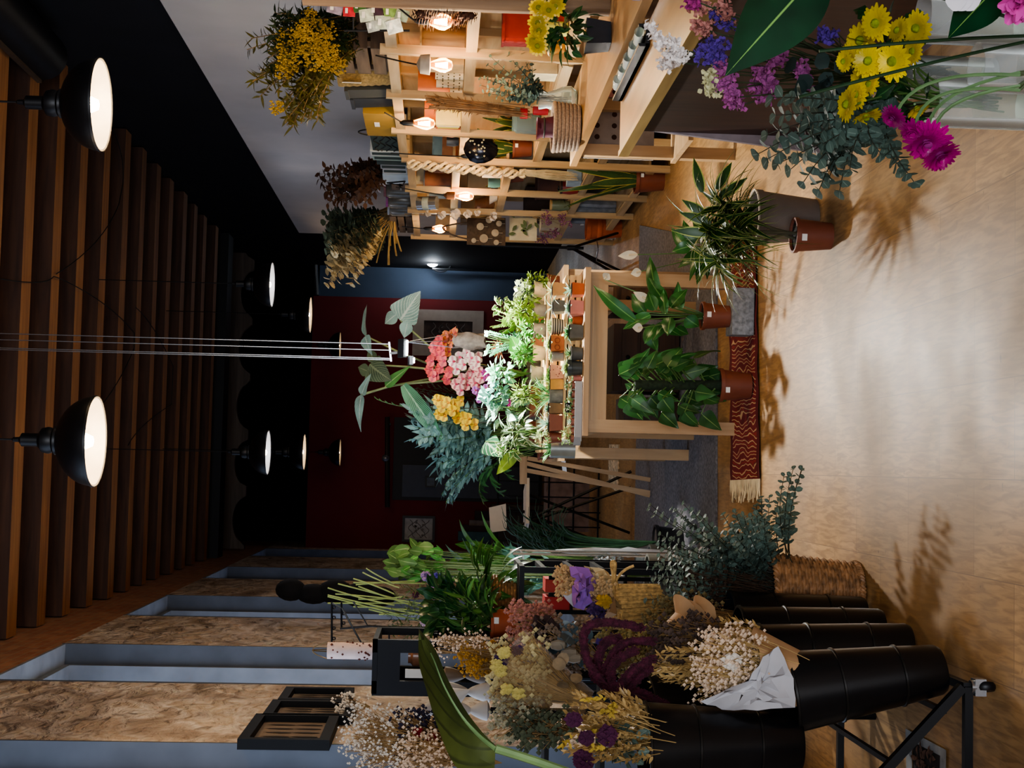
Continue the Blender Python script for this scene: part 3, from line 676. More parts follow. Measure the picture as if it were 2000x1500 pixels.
# ---- worktops
WA = AZ(1113, 325, .85); WB = AZ(1210, 300, .80)
WOODT = wood('worktop_wood', '#b08a5c', '#86623a', 'Y', 4, .35, 9); DARKW = wood('dark_veneer', '#4a2a1c', '#2f1910', 'Z', 6, .45, 16)
x1 = WA.x; x2 = WB.x
t = thing('long_worktop', 'long wooden worktop with rounded edge in front of the near shelf', 'table', (1.75, 5.4, 0))
m = MB(); m.b2((x1, 3.1, .815), (1.98, WA.y, .85)); part('tabletop', m, WOODT, t)
for y in (3.3, WA.y-.12):
    for x in (x1+.06, 1.9): m = MB(); m.b2((x-.03, y-.03, 0), (x+.03, y+.03, .815)); part('leg', m, OAKZ, t)
m = MB(); m.b2((x1+.03, WA.y-.10, .42), (1.95, WA.y-.07, .80)); pp = part('perforated_panel', m, plain('panel_grey', '#8b7f76', .6), t)
for k in range(6):
    for j in range(2): m = MB(); m.disc((x1+.08+.06*k, WA.y-.1015, .72-.09*j), .014, 12, (0, -1, 0)); part('hole', m, plain('hole_brown', '#3a2418', .9, var=0), pp)
m = MB(); m.b2((x1+.02, WA.y-.6, .30), (1.95, WA.y-.06, .325)); part('lower_shelf', m, OAK, t)
t = thing('sales_counter', 'lower sales counter with dark ribbed veneer front beside the long worktop', 'counter', (1.4, 4.4, 0))
m = MB(); m.b2((x2, 2.6, .765), (x1-.012, WB.y, .80)); part('countertop', m, WOODT, t)
m = MB(); m.b2((x2+.01, 2.6, .765), (x2-.012, WB.y+.005, .805)); part('edge_trim', m, wood('worktop_edge', '#c0a468', '#95763f', 'Y', 4, .35), t)
m = MB(); m.b2((x2+.035, 2.6, .06), (x2+.06, WB.y-.25, .765)); part('front_panel', m, DARKW, t)
m = MB(); q = [Vec((x2+.045, WB.y-.25, .765)), Vec((x2-.03, WB.y-.25, 0)), Vec((x1-.03, WB.y-.25, 0)), Vec((x1-.03, WB.y-.25, .765))]
m.add(q+[v+Vec((0, .02, 0)) for v in q], [(0, 1, 2, 3), (7, 6, 5, 4), (0, 4, 5, 1), (1, 5, 6, 2), (2, 6, 7, 3), (3, 7, 4, 0)]); part('end_panel', m, plain('lavender_grey', '#8f8489', .6), t)
m = MB(); m.b2((x2+.06, 2.6, .0), (x1-.03, WB.y-.26, .06)); part('plinth', m, plain('lavender_grey', '#8f8489', .6), t)
# things on the worktops
c = AZ(1192, 72, .85); c.x = max(c.x, x1+.09); c.z = .852; t = thing('square_black_pot', 'square black plastic pot with yellow daisies at the worktop edge', 'flowerpot', c)
part('pot', pot_geo(c, .055, .045, .10, sq=True), plain('black_plastic', '#23262c', .5), t)
m = MB(); bush(m, c+Vec((.03, 0, .18)), .11, 90, .08, .035, 'ovate', 1.0, .5, .3); part('foliage', m, LEAF_D, t)
DY, DC = leafm('daisy_yellow', '#d9bf1e'), plain('daisy_center', '#8a8a1e', .9)
for px, py in ((1052, 15), (1050, 45), (1072, 20), (1053, 60), (1045, 80), (1085, 12), (1050, 90)):
    q = P(px, py, c.y*1.0-.05); daisy(t, q, unit(CAM-q+Vec((0, 0, .8))+rv(.8)), .042, DY, DC, 14, 2)
c = AZ(1128, 145, .85); c.x = min(1.86, c.x); c.z = .853; t = thing('glass_vase', 'waisted clear glass vase of eucalyptus on the long worktop', 'vase', c)
prof = [(.001, .002), (.055, .002), (.075, .03), (.072, .07), (.05, .12), (.04, .15), (.048, .19), (.044, .19), (.036, .15), (.045, .12), (.068, .07), (.07, .03), (.05, .008), (.001, .008)]
m = MB(); m.lathe(prof, c, 28); part('glass', m, glassm('vase_glass', '#fafdfb'), t)
m = MB(); m.lathe([(.001, .01), (.05, .01), (.068, .03), (.064, .075), (.001, .075)], c, 24); part('water', m, glassm('vase_water', '#eff2e8', alpha=.2), t)
m = MB()
for k in range(16):
    tip = P(rnd.uniform(935, 1050), rnd.uniform(85, 205), c.y+rnd.uniform(-.12, .1)); branch(m, bez(c+rv(.03)*.8+Vec((0, 0, .06)), c+Vec((0, 0, .22))+rv(.03), tip, 7), .04, .035, 9, t0=.45)
part('eucalyptus', m, [LEAF_E, STEMD], t)
c = AZ(1133, 250, .85); c.x = min(c.x, x1+.24); c.z = .852
t = thing('rope_basket', 'round coiled grey brown rope basket near the end of the long worktop', 'basket', c)
m = MB()
for k in range(7): m.lathe([(.105+.002*k+.0105*math.cos(a), .013+.019*k+.0105*math.sin(a)) for a in [2*PI*i/8 for i in range(9)]], c, 36)
m.disc(c+Vec((0, 0, .006)), .105, 30); part('coil', m, plain('rope', '#8f7a66', .95, var=.3, scale=120, bump=.5), t)
m = MB(); m.box(c+Vec((-.09, -.075, .10)), (.004, .03, .03), rz=.7); part('leather_tab', m, plain('leather', '#6b4026', .6), t)
c2 = c+Vec((.0, .02, .02)); t = thing('wine_red_pouch', 'wine red pouch standing inside the rope basket', 'pouch', c2)
m = MB(); m.lathe([(.001, 0), (.05, 0), (.06, .06), (.05, .12), (.045, .17), (.055, .19), (.04, .17), (.001, .15)], c2, 18, wob=.12); part('fabric', m, plain('wine_fabric', '#4d1626', .6, var=.3), t)
m = MB(); m.tube([c2+Vec((.05*math.cos(a), .05*math.sin(a), .155)) for a in [2*PI*k/12 for k in range(13)]], .004, 5); part('drawstring', m, STEMD, t)
c = AZ(1190, 225, .80)
# folder, terminal, paper
t = thing('order_pad', 'pale lavender binder lying slanted on the worktop edge', 'binder', Vec((x1+.17, 4.6, .852)))
m = MB(); m.box((x1+.17, 4.62, .866), (.24, .34, .026), rz=.25); part('cover', m, plain('lavender_cover', '#9a98b8', .5), t)
m = MB(); m.box((x1+.172, 4.622, .866), (.235, .335, .018), rz=.25); part('pages', m, TAG, t)
q = Vec((x1+.05, 4.28, .852)); t = thing('card_terminal', 'black card payment terminal with pale screen at the worktop end', 'terminal', q)
m = MB(); m.box(q+Vec((.03, 0, .05)), (.09, .17, .1), rx=0, taper=1.1); part('case', m, BLK, t)
m = MB(); m.box(q+Vec((.03, -.088, .065)), (.06, .004, .045)); part('screen', m, plain('pale_screen', '#9fb4b8', .3, var=0), t)
# tray of glass tubes on the counter's far edge
a, b_ = AZ(1232, 165, .80), AZ(1226, 52, .80); a = Vec((x2+.22, WB.y-.10, .80)); t = thing('tube_tray', 'black wooden tray of glass tubes on the far edge of the counter', 'tray', a)
yb_ = WB.y-.06; m = MB(); m.b2((a.x-.02, yb_-.75, .802), (a.x+.06, yb_, .815)); m.b2((a.x-.02, yb_-.75, .802), (a.x-.01, yb_, .84)); m.b2((a.x+.05, yb_-.75, .802), (a.x+.06, yb_, .84)); part('tray_body', m, BLK, t)
for k in range(5):
    m = MB(); y = yb_-.06-.15*k; m.lathe([(.016, 0), (.018, .01), (.018, .12)], Vec((a.x+.02, y, .83)), 14, d=(0, -1, .1)); part('tube', m, glassm('tube_glass', '#dfe8e0', alpha=.7), t)
# ---- filament bulbs on swagged cords
BULBG = glow('filament_glow', '#ffc766', 45); BGLASS = glassm('amber_glass', '#ffdca6', alpha=.15)
for i, (px, py, x, L, lab) in enumerate(((858, 42, 1.86, .11, 'glowing filament bulb among the hanging pine cones'), (860, 127, 1.93, .12, 'lit filament bulb with grey ceramic cap above the orange pot'), (826, 241, 1.97, .14, 'large clear filament bulb hanging beside the third pine post'),
        (935, 306, 1.97, .12, 'lit filament bulb glowing below the dark sequinned cushion'), (905, 383, 1.97, .15, 'lit filament bulb with wooden cap against the fifth pine post'), (856, 447, 1.97, .13, 'lit filament bulb above the printed canvas bag'))):
    q = AX(px, py, x); t = thing('filament_bulb', lab, 'light bulb', q, 'string of filament bulbs along the shelves')
    m = MB(); m.lathe([(.001, -L*.5), (.02, -L*.46), (.036, -L*.2), (.034, 0), (.02, L*.3), (.014, L*.42)], q, 18); part('glass_bulb', m, BGLASS, t)
    m = MB()
    for k in range(5): a = k*2*PI/5; m.tube([q+Vec((.014*math.cos(a), .014*math.sin(a), -L*.3)), q+Vec((.006*math.cos(a+.5), .006*math.sin(a+.5), L*.2))], .0035, 5)
    part('filament', m, BULBG, t)
    m = MB(); cm = [BLK, plain('cap_grey', '#8a8580', .7), BLK, BLK, wood('cap_wood', '#8d5a36', '#6a3f22', 'Z'), BLK][i]; rr = (.016, .05, .018, .016, .03, .016)[i]
    m.lathe([(.015, L*.38), (rr, L*.42), (rr*.9, L*.8), (.006, L*.95)], q, 16); part('socket', m, cm, t)
    up = Vec((XF-.03, q.y+(.12 if i % 2 else -.1), 1.86)); m = MB(); m.tube(bez(q+Vec((0, 0, L*.9)), q+Vec((0, .03, .1)), up, 8), .004, 5); part('cord', m, CORD, t)
    light('bulb_light', 'POINT', q+Vec((-.06, 0, -.02)), 7, (1, .76, .46), .04)
# pine cones
CONE = plain('pine_cone', '#4a2f22', .9, var=.4)
for i, (px, py, r) in enumerate(((833, 27, .06), (850, 14, .05), (875, 15, .065), (890, 40, .05), (910, 30, .05), (845, 40, .045))):
    q = AX(px, py, 1.88); m = MB(); n = 44
    for k in range(n):
        tt = k/n; a = k*2.4; z = (tt-.5)*2*r; rr = r*.75*math.sin(PI*min(1, .1+.85*tt)); d = Vec((math.cos(a), math.sin(a), .5))
        m.leaf(q+Vec((rr*.4*math.cos(a), rr*.4*math.sin(a), z)), d, (0, 0, 1), rr*.9+.006, .022, -.4, 'ovate', .3, 3)
    m.ball(q, r*.45, 8, (1, 1, 1.8)); solo('pine_cone', ['uppermost pine cone of the hanging cluster', 'pine cone at the right end of the cluster by the frame edge', 'largest dark red brown pine cone of the cluster', 'pine cone just below the glowing bulb of the cluster', 'lowest pine cone of the hanging cluster', 'small pine cone nearest the cord'][i], 'pine cone', m, CONE, 'hanging pine cone cluster')
# hanging pampas bunch, macrame, cotton garland, canvas bag
q0, q1 = AX(836, 200, 1.96), AX(1030, 222, 1.96); t = thing('pampas_bunch', 'dried brown pampas bunch hanging head up against the second post', 'dried flowers', q1)
m = MB()
for k in range(60):
    a = q1.lerp(q0, .0)+rv(.025); b_ = q0+rv(.035)+Vec((0, 0, -.1*rnd.random())); m.tube([a, a.lerp(b_, .5)+rv(.012), b_], [.0015, .003, .004], 4)
    for j in range(4): p = a.lerp(b_, .3+.7*rnd.random()); m.leaf(p, rv()+Vec((0, 0, 1)), rv(), .05, .006, .4, 'lance', .2, 3)
part('plumes', m, plain('pampas_brown', '#8a6a4a', .95, var=.35), t); m = MB(); m.tube([q1+Vec((0, 0, .0)), q1+Vec((0, 0, .04))], .03, 12); part('tie', m, plain('red_wax', '#a3161b'), t)
q0, q1 = AX(796, 318, 1.97), AX(1112, 345, 1.97); t = thing('macrame_hanging', 'long cream macrame rope hanging with fringed end on the shelf post', 'macrame', q1)
m = MB(); L = (q0-q1).length
for k in range(3):
    pts = []
    for i in range(60): s = i/59; pts.append(q0.lerp(q1, s*.72)+Vec((-.02+.01*k, .028*math.sin(s*46+k*2.1)*(.5+.5*math.sin(s*PI)), .0))+Vec((.018*math.cos(s*46+k*2.1), 0, 0)))
    m.tube(pts, .012, 6)
part('plaited_rope', m, plain('macrame_cotton', '#c9b48c', .95, var=.25, scale=80, bump=.5), t)
m = MB(); s0 = q0.lerp(q1, .7)
for k in range(60): d = rv(.05); m.tube([s0+rv(.02), s0.lerp(q1, .5)+Vec((d.x*.5, d.y, 0)), q1+Vec((d.x*.5, d.y*1.1, rnd.uniform(-.06, .06)))], .0022, 4)
part('fringe', m, plain('macrame_fringe', '#c4b48f', .95), t)['kind'] = 'stuff'
t = thing('cotton_garland', 'garland of white paper blossoms hanging down a far shelf post', 'garland', AX(975, 424, 1.97)); m = MB(); m.tube([AX(790, 418, 1.985), AX(985, 428, 1.985)], .003, 5); part('string', m, STEMB, t)
for px, py, r in ((836, 415, .036), (860, 417, .05), (888, 417, .055), (914, 416, .045), (932, 416, .03), (960, 421, .05)):
    q = AX(px, py, 1.96); m = MB()
    for k in range(14): m.leaf(q, unit(rv()+Vec((-.6, 0, 0))), rv(), r, r*.9, .6, 'round', .3, 4)
    part('blossom', m, plain('paper_white', '#cfc4b8', .9, var=.08), t)
q = AX(950, 450, 1.90); t = thing('canvas_bag', 'brown canvas bag printed with pale mushrooms hanging from the far shelf', 'bag', q)
w_, h_ = .16, .155; m = MB(); rows = []
for s_ in (0, 1):
    rows = [[q+Vec(((i/8-.5)*1.5*w_, -.03*math.sin(PI*(i/8))*(1 if s_ else -1)+(i/8)*.08, (j/6-.5)*2*h_)) for i in range(9)] for j in range(7)]; m.sheet(rows if s_ else rows[::-1])
part('canvas', m, plain('canvas_brown', '#54463a', .95, var=.25, scale=40), t)
m = MB()
for dy, dz, s_ in ((-.07, .02, .035), (.03, .05, .03), (.09, -.02, .028), (-.02, -.07, .03), (-.1, -.08, .022), (.06, -.1, .024), (-.09, .1, .02)):
    c = q+Vec((dy, -.036+.05*(dy+.1)/.24*1.3+.036-.034, dz)); m.disc(c, s_, 14, (-.2, -1, .2)); m.bar(c+Vec((0, -.001, -s_*.2)), c+Vec((0, -.001, -s_*2)), .012, .003)
part('mushroom_print', m, plain('print_pale', '#a99b84', .9, var=.2), t); m = MB()
for y in (-.07, .07): m.tube(bez(q+Vec((y, .04+y*.3, h_)), q+Vec((y*.6, .04, h_+.16)), q+Vec((.02, .04, h_+.2)), 8), .007, 6)
part('strap', m, plain('canvas_brown', '#54463a'), t)
q = AX(1022, 446, 1.93); t = thing('leaf_print_bag', 'cream cloth bag printed with green leaves below the mushroom bag', 'bag', q); m = MB()
for s_ in (0, 1): rows = [[q+Vec(((i/6-.5)*.2, -.025*math.sin(PI*(i/6))*(1 if s_ else -1)+(i/6)*.05, (j/5-.5)*.22)) for i in range(7)] for j in range(6)]; m.sheet(rows if s_ else rows[::-1])
part('cloth', m, plain('cream_cloth', '#c8bfa2', .95, var=.1), t); m = MB()
for k in range(9): m.leaf(q+Vec((rnd.uniform(-.08, .08), -.035, rnd.uniform(-.09, .09))), (rnd.uniform(-1, 1), 0, rnd.uniform(-1, 1)), (0, -1, 0), .06, .03, 0, 'ovate', 0, 3)
part('leaf_print', m, plain('print_green', '#5d6a44', .9), t)
q = AX(940, 292, 1.96); t = thing('dark_cushion', 'dark glossy sequinned cushion hanging above a lit bulb', 'cushion', q); m = MB(); m.ball(q, .105, 14, (.85, .5, 1.0), .06); part('cover', m, plain('sequin_dark', '#1c1d26', .2, .5, var=.5, scale=60), t); m = MB()
for k in range(16): m.octa(q+Vec((rnd.uniform(-.06, .06), -.052, rnd.uniform(-.02, .08))), .007)
part('sequins', m, plain('sequin_pale', '#cfc7a0', .3), t)
# tin can lying askew
q = AX(835, 397, 1.96); t = thing('tin_can', 'tilted shiny tin can wedged at the top of the far shelf', 'can', q); d = Vec((0, .35, 1)).normalized()
m = MB(); m.lathe([(.001, -.075), (.05, -.075), (.051, .075), (.047, .075), (.046, -.07)], q, 24, d=d); part('can_body', m, STEEL, t); m = MB(); m.lathe([(.0515, -.02), (.0515, .03)], q, 24, d=d); part('can_label', m, plain('can_label', '#8d938a', .4), t)
# snake plants on and below the shelves
def snake(label, c, rt, h, n, L, tag=False, W=.06):
    t = thing('snake_plant', label, 'potted plant', c, 'snake plants'); pot_parts(t, c, rt, rt*.75, h, TERRAP, tag=tag); m = MB()
    for i in range(n):
        a = i*2.4; d = Vec((math.cos(a)*.25, math.sin(a)*.25, 1)); m.leaf(Vec(c)+Vec((math.cos(a)*rt*.5, math.sin(a)*rt*.5, h*.9)), d, Vec((-math.cos(a), -math.sin(a), 0.2)), L*rnd.uniform(.6, 1.05), W, .15, 'lance', .3, 8, wave=.12)
    part('leaves', m, LEAF_SN, t)
snake('snake plant in a terracotta pot standing on the floor by the shelf posts', FL(1296, 352)+Vec((.0, .0, 0)), .095, .2, 10, .55, .6)
snake('snake plant on the near shelf behind the glass jar', stand(1000, 245, .932, 2.28), .06, .11, 7, .26, W=.05)
snake('snake plant beside the dark cushion behind the pine post', stand(1030, 290, .932, 2.15), .07, .13, 9, .30, .5, W=.06)
snake('small snake plant under the macrame fringe on the lower far shelf', stand(1030, 345, .932, 2.15), .05, .1, 7, .22, W=.05)
# terracotta planter and plastic bags on the floor under the far shelf
c = FL(1213, 446); t = thing('terracotta_planter', 'large banded terracotta planter on the floor at the end of the shelving', 'planter', c); part('pot', pot_geo(c, .105, .08, .3), TERRA, t)
m = MB(); m.lathe([(.104, .17), (.108, .18), (.108, .2), (.104, .21)], c, 24); part('band', m, TERRA, t)
GREYB = plain('grey_plastic_wrap', '#7d8288', .35, var=.3, scale=20)
for i, (px, py, s) in enumerate(((1128, 400, .16), (1130, 445, .15), (1165, 405, .12), (1140, 380, .13))):
    c = stand(px, py, .142, 2.12+.12*(i % 2)); t = thing('wrapped_bundle', ['grey plastic wrapped bundle on the bottom board behind the snake plant', 'farthest grey wrapped bundle above the terracotta planter', 'pale bundle with black label on the bottom board', 'clear wrapped bundle nearest the snake plant'][i], 'bundle', c)
    m = MB()
    for k in range(4): m.lathe([(.001, 0), (.035, .0), (.04, s), (.03, s*1.9), (.012, s*2.1), (.02, s*2.3)], c+Vec((.04*math.cos(k*1.6), .05*math.sin(k*1.6), .0)), 10, wob=.15)
    part('wrapping', m, GREYB if i != 2 else plain('blue_wrap', '#8c97ad', .35), t); m = MB(); m.box(c+Vec((-.08, 0, s)), (.004, .05, .03)); part('label', m, TAG, t)
c = stand(1100, 375, .532, 2.07); t = thing('dark_rosette_plant', 'dark green rosette plant at the shelf edge by the snake plant', 'potted plant', c); pot_parts(t, c, .05, .04, .08, DGREY); m = MB(); rosette(m, c+Vec((0, 0, .08)), 26, .1, .05, (.1, 1.2)); part('foliage', m, leafm('leaf_very_dark', '#16271d'), t)
for i, (px, py) in enumerate(((1085, 452), (1070, 425), (1062, 465), (1105, 430))):
    q = AX(px, py, 1.96); m = MB(); spray(m, q+Vec((0, 0, .12)), cluster_tips(q, .05, 6), 3, .007); solo('dried_sprig', ['mauve dried sprig hanging above the planter', 'pink dried sprig by the sixth post', 'violet dried sprig at the shelf end', 'small pink dried sprig over the wrapped bundles'][i], 'dried flowers', m, [plain('mauve_dry', '#8d5a75', .9, var=.3), STEMB], 'dried sprigs on the far shelf')
# tripod
a = P(1116, 484, 11.6); t = thing('tripod_stand', 'black folding tripod light stand at the end of the shelving', 'tripod', Vec((a.x, a.y, 0)))
m = MB(); m.tube([a+Vec((0, 0, -.1)), Vec((a.x, a.y, 1.2))], .012, 8); part('pole', m, BLK, t); m = MB(); m.lathe([(.02, -.03), (.022, .03), (.013, .04)], a, 12); part('collar', m, BLK, t)
for px, py in ((1218, 517), (1205, 545), (1203, 424)):
    f = FL(px, py); f = Vec((a.x, a.y, 0))+(f-Vec((a.x, a.y, 0))).normalized()*.5; f.z = .005; l = MB(); l.bar(a, f, .016); lo = part('leg', l, BLK, t); l = MB(); l.bar(a.lerp(f, .5), Vec((a.x, a.y, a.z-.22)), .008); part('brace', l, STEEL, lo)
# ================================================================== ON TOP OF THE SHELVING
ZT = ZS1-.028; ZT2 = ZS2-.028
CRATE = wood('weathered_crate', '#7a6450', '#51402f', 'Y', 6, .8); CRATEX = wood('weathered_crate_x', '#6d5848', '#463629', 'X', 6, .8)
def crate(label, x0, x1, y0, y1, z0, z1, n=3, mats=None):
    t = thing('wooden_crate', label, 'crate', ((x0+x1)/2, (y0+y1)/2, z0), 'slatted wooden crates on the shelf top'); h = (z1-z0)/n; g = h*.18
    for k in range(n):
        a, b_ = z0+k*h+g/2+.002, z0+(k+1)*h-g/2
        m = MB(); m.b2((x0, y0, a), (x1, y0+.012, b_)); part('slat', m, CRATEX, t); m = MB(); m.b2((x0, y1-.012, a), (x1, y1, b_)); part('slat', m, CRATEX, t)
        m = MB(); m.b2((x0, y0+.013, a), (x0+.012, y1-.013, b_)); part('slat', m, CRATE, t); m = MB(); m.b2((x1-.012, y0+.013, a), (x1, y1-.013, b_)); part('slat', m, CRATE, t)
    for x in (x0+.014, x1-.04):
        for y in (y0+.014, y1-.04): m = MB(); m.b2((x, y, z0+.002), (x+.026, y+.026, z1)); part('corner_post', m, CRATE, t)
    m = MB(); m.b2((x0+.013, y0+.013, z0+.002), (x1-.013, y1-.013, z0+.012)); part('bottom', m, CRATE, t); return t
yc = AX(690, 97, XF).y; ye = AX(690, 150, XF).y
crate('weathered slatted crate holding the mimosa bouquet on the near shelf top', XF+.01, XK, yc, ye-.03, ZT, ZT+.25)
crate('smaller weathered crate behind the dark dried bush on the far shelf top', XF+.06, XK, AX(750, 350, XF).y, AX(750, 386, XF).y, ZT2, ZT2+.14, 2)
crate('low weathered crate under the dried eucalyptus at the end of the shelf top', XF+.04, XK, AX(750, 432, XF).y, AX(750, 462, XF).y, ZT2, ZT2+.2, 3)
# mimosa bouquet
MIM = plain('mimosa_yellow', '#94792a', .9, var=.35); FERNY = leafm('mimosa_leaf', '#2c3b22', vein='#43543a'); OLIVE = leafm('mimosa_olive', '#5a5526')
base = Vec((XF+.15, yc+.12, ZT+.12)); t = thing('mimosa_bouquet', 'large bouquet of yellow mimosa and dark foliage spilling over the shelf top', 'flowers', base)
def feather(m, base, tip, L, n, mi=0, smi=1):
    pts = bez(base, Vec(base).lerp(tip, .55)+Vec((0, 0, .05)), tip, 7); m.m = smi; m.tube(pts, .0022, 4); m.m = mi
    for i in range(n):
        tt = (.15+.85*i/n)*7; k = min(int(tt), 6); p = pts[k].lerp(pts[k+1], tt-k); d = unit(pts[k+1]-pts[k]); x, y, _ = frame(d); a = rnd.uniform(0, 6.28); sd = x*math.cos(a)+y*math.sin(a)
        m.leaf(p, unit(d*.8+sd), rv()+Vec((0, 0, 1)), L*rnd.uniform(.6, 1.2), L*.22, .5, 'lance', .1, 3)
for nm, n, reg, mat in (('dark_foliage', 70, ((520, 20), (640, 130)), FERNY), ('hanging_foliage', 50, ((540, 110), (630, 250)), OLIVE), ('loose_twigs', 16, ((480, 60), (560, 200)), OLIVE)):
    m = MB()
    for k in range(n):
        px, py = rnd.uniform(reg[0][0], reg[1][0]), rnd.uniform(reg[0][1], reg[1][1]); tip = P(px, py, 6.75+rnd.uniform(-.25, .25)); feather(m, base+rv(.06), tip, .06, 44)
    part(nm, m, [mat, STEMB], t)
for k, (px, py, rr) in enumerate(((565, 85, 30), (600, 90, 28), (635, 60, 22), (615, 110, 26), (565, 120, 24), (640, 118, 22), (660, 128, 16), (605, 35, 18), (625, 85, 22), (540, 210, 14), (555, 140, 16), (590, 60, 20), (647, 100, 16))):
    m = MB(); q = P(px, py, 6.5+rnd.uniform(-.1, .1)); r_ = rr*6.5/F*1.15
    fluff(m, q, r_, 130 if rr > 18 else 80, .0056); part('mimosa_spray', m, MIM, t)
# ribbed basket, bins, mustard box
def ty(py, x=XF): return AX(720, py, x).y
a, b_ = ty(150), ty(187); c = Vec((XF+.17, (a+b_)/2, ZT+.002)); t = thing('ribbed_basket', 'tan ribbed seagrass basket with a white tag on the shelf top', 'basket', c)
hh = (738-632)*7.3/F
m = MB(); prof = [(.001, 0)]+[(.15+.02*k/14+.004*(k % 2), hh*k/14) for k in range(15)]+[(.15, hh*.98), (.14, .02), (.001, .02)]; m.lathe(prof, c, 28); part('weave', m, plain('seagrass', '#8c7447', .95, var=.4, scale=70, bump=.5), t)
m = MB(); m.box(c+Vec((-.166, -.06, hh*.72)), (.004, .07, .10), rz=-.35); part('tag', m, TAG, t)
for i, (p0, p1, px, col) in enumerate(((188, 204, 655, '#3b3c37'), (205, 222, 662, '#22262a'))):
    a, b_ = ty(p0), ty(p1); c = Vec((XF+.18, (a+b_)/2, ZT+.002)); h = (745-px)*7.7/F; t = thing('storage_bin', ['olive grey plastic bin beside the seagrass basket on the shelf top', 'charcoal plastic bin between the olive bin and the mustard box'][i], 'bin', c)
    m = MB(); m.box(c+Vec((0, 0, h/2)), (.30, b_-a, h), taper=.9); part('bin_body', m, plain('bin%d' % i, col, .5, var=.1), t); m = MB(); m.box(c+Vec((0, 0, h)), (.315, b_-a+.01, .02)); part('rim', m, plain('bin%d' % i, col), t)
a, b_ = ty(225), ty(268); c = Vec((XF+.16, (a+b_)/2, ZT+.002)); h = (756-695)*8.2/F; t = thing('mustard_box', 'mustard yellow cardboard box with white label on the shelf top', 'box', c)
m = MB(); m.box(c+Vec((0, 0, h/2)), (.3, b_-a, h)); part('box_body', m, plain('mustard_card', '#8f6f24', .8, var=.1), t); m = MB(); m.box(c+Vec((-.151, -.02, h*.6)), (.003, .10, .03)); part('label', m, TAG, t)
m = MB(); m.tube(arc(c+Vec((-.155, .1, h)), c+Vec((-.155, .24, h)), .05, 8), .005, 6); part('handle', m, CORD, t)
a, b_ = ty(270), ty(302); c = Vec((XF+.16, (a+b_)/2, ZT+.002)); h = .17; t = thing('green_gift_bag', 'dark green gift bag with wavy black lines on the shelf top', 'bag', c)
m = MB(); m.box(c+Vec((0, 0, h/2)), (.26, b_-a, h)); part('bag_body', m, plain('dark_green_paper', '#24352f', .7, var=.15), t); m = MB()
for k in range(4): m.tube([c+Vec((-.132, (i/10-.5)*(b_-a), h*(.15+.22*k)+.018*math.sin(i*1.3+k))) for i in range(11)], .0045, 4)
part('wave_print', m, CORD, t)
for i in range(5):
    y = ty(303+i*8.4); c = Vec((XF+.05, y+.05, ZT2+.002)); t = thing('flat_carton', ['white', 'pale green', 'dark green', 'grey', 'pale grey'][i]+' flat carton standing on edge in the row on the shelf top', 'box', c, 'flat cartons on the shelf top'); h = (.23, .22, .2, .18, .17)[i]
    m = MB(); m.box(c+Vec((.10, 0, h/2)), (.26, .10, h), rz=.1); part('carton', m, plain('carton%d' % i, ['#b9bcb6', '#8fa398', '#2d3d38', '#8a8d90', '#a9abab'][i], .7, var=.08), t); m = MB(); m.box(c+Vec((.10, 0, h*.5)), (.263, .05, h*.9), rz=.1); part('sleeve', m, plain('carton_dark', '#243430', .7), t)
y = ty(356); c = Vec((XF+.03, y, ZT2+.002)); t = thing('white_gift_bag', 'small pale bag with a black triangle handle at the shelf edge', 'bag', c); m = MB(); m.box(c+Vec((.05, 0, .09)), (.12, .22, .18), rz=.1, taper=.85); part('paper', m, plain('pale_blue_paper', '#b4c2ca', .7, var=.05), t)
m = MB(); q = c+Vec((-.03, 0, .02)); m.tube([q+Vec((0, -.08, .0)), q+Vec((0, .08, .02)), q+Vec((0, 0, .13)), q+Vec((0, -.08, 0))], .006, 5); part('handle', m, CORD, t)
DUST = plain('dusty_glass', '#5a5852', .25, var=.3)
for i, py in enumerate((389, 409, 424)):
    y = ty(py); c = Vec((XF+.09, y, ZT2+.002)); h = .20; t = thing('lidded_jar', ['plastic jar with reddish contents on the far shelf top', 'plastic jar with magenta contents under the dried eucalyptus', 'cloudy jar at the far end of the shelf top'][i], 'jar', c, 'plastic jars on the far shelf top')
    m = MB(); m.lathe([(.001, 0), (.07, 0), (.075, .02), (.075, h*.8), (.06, h*.92)], c, 20); part('jar_body', m, DUST, t); m = MB(); m.lathe([(.062, h*.9), (.066, h*.92), (.066, h), (.001, h)], c, 20); part('lid', m, plain('lid%d' % i, ['#6d3a3a', '#7d2d6d', '#8a8d90'][i], .4), t)
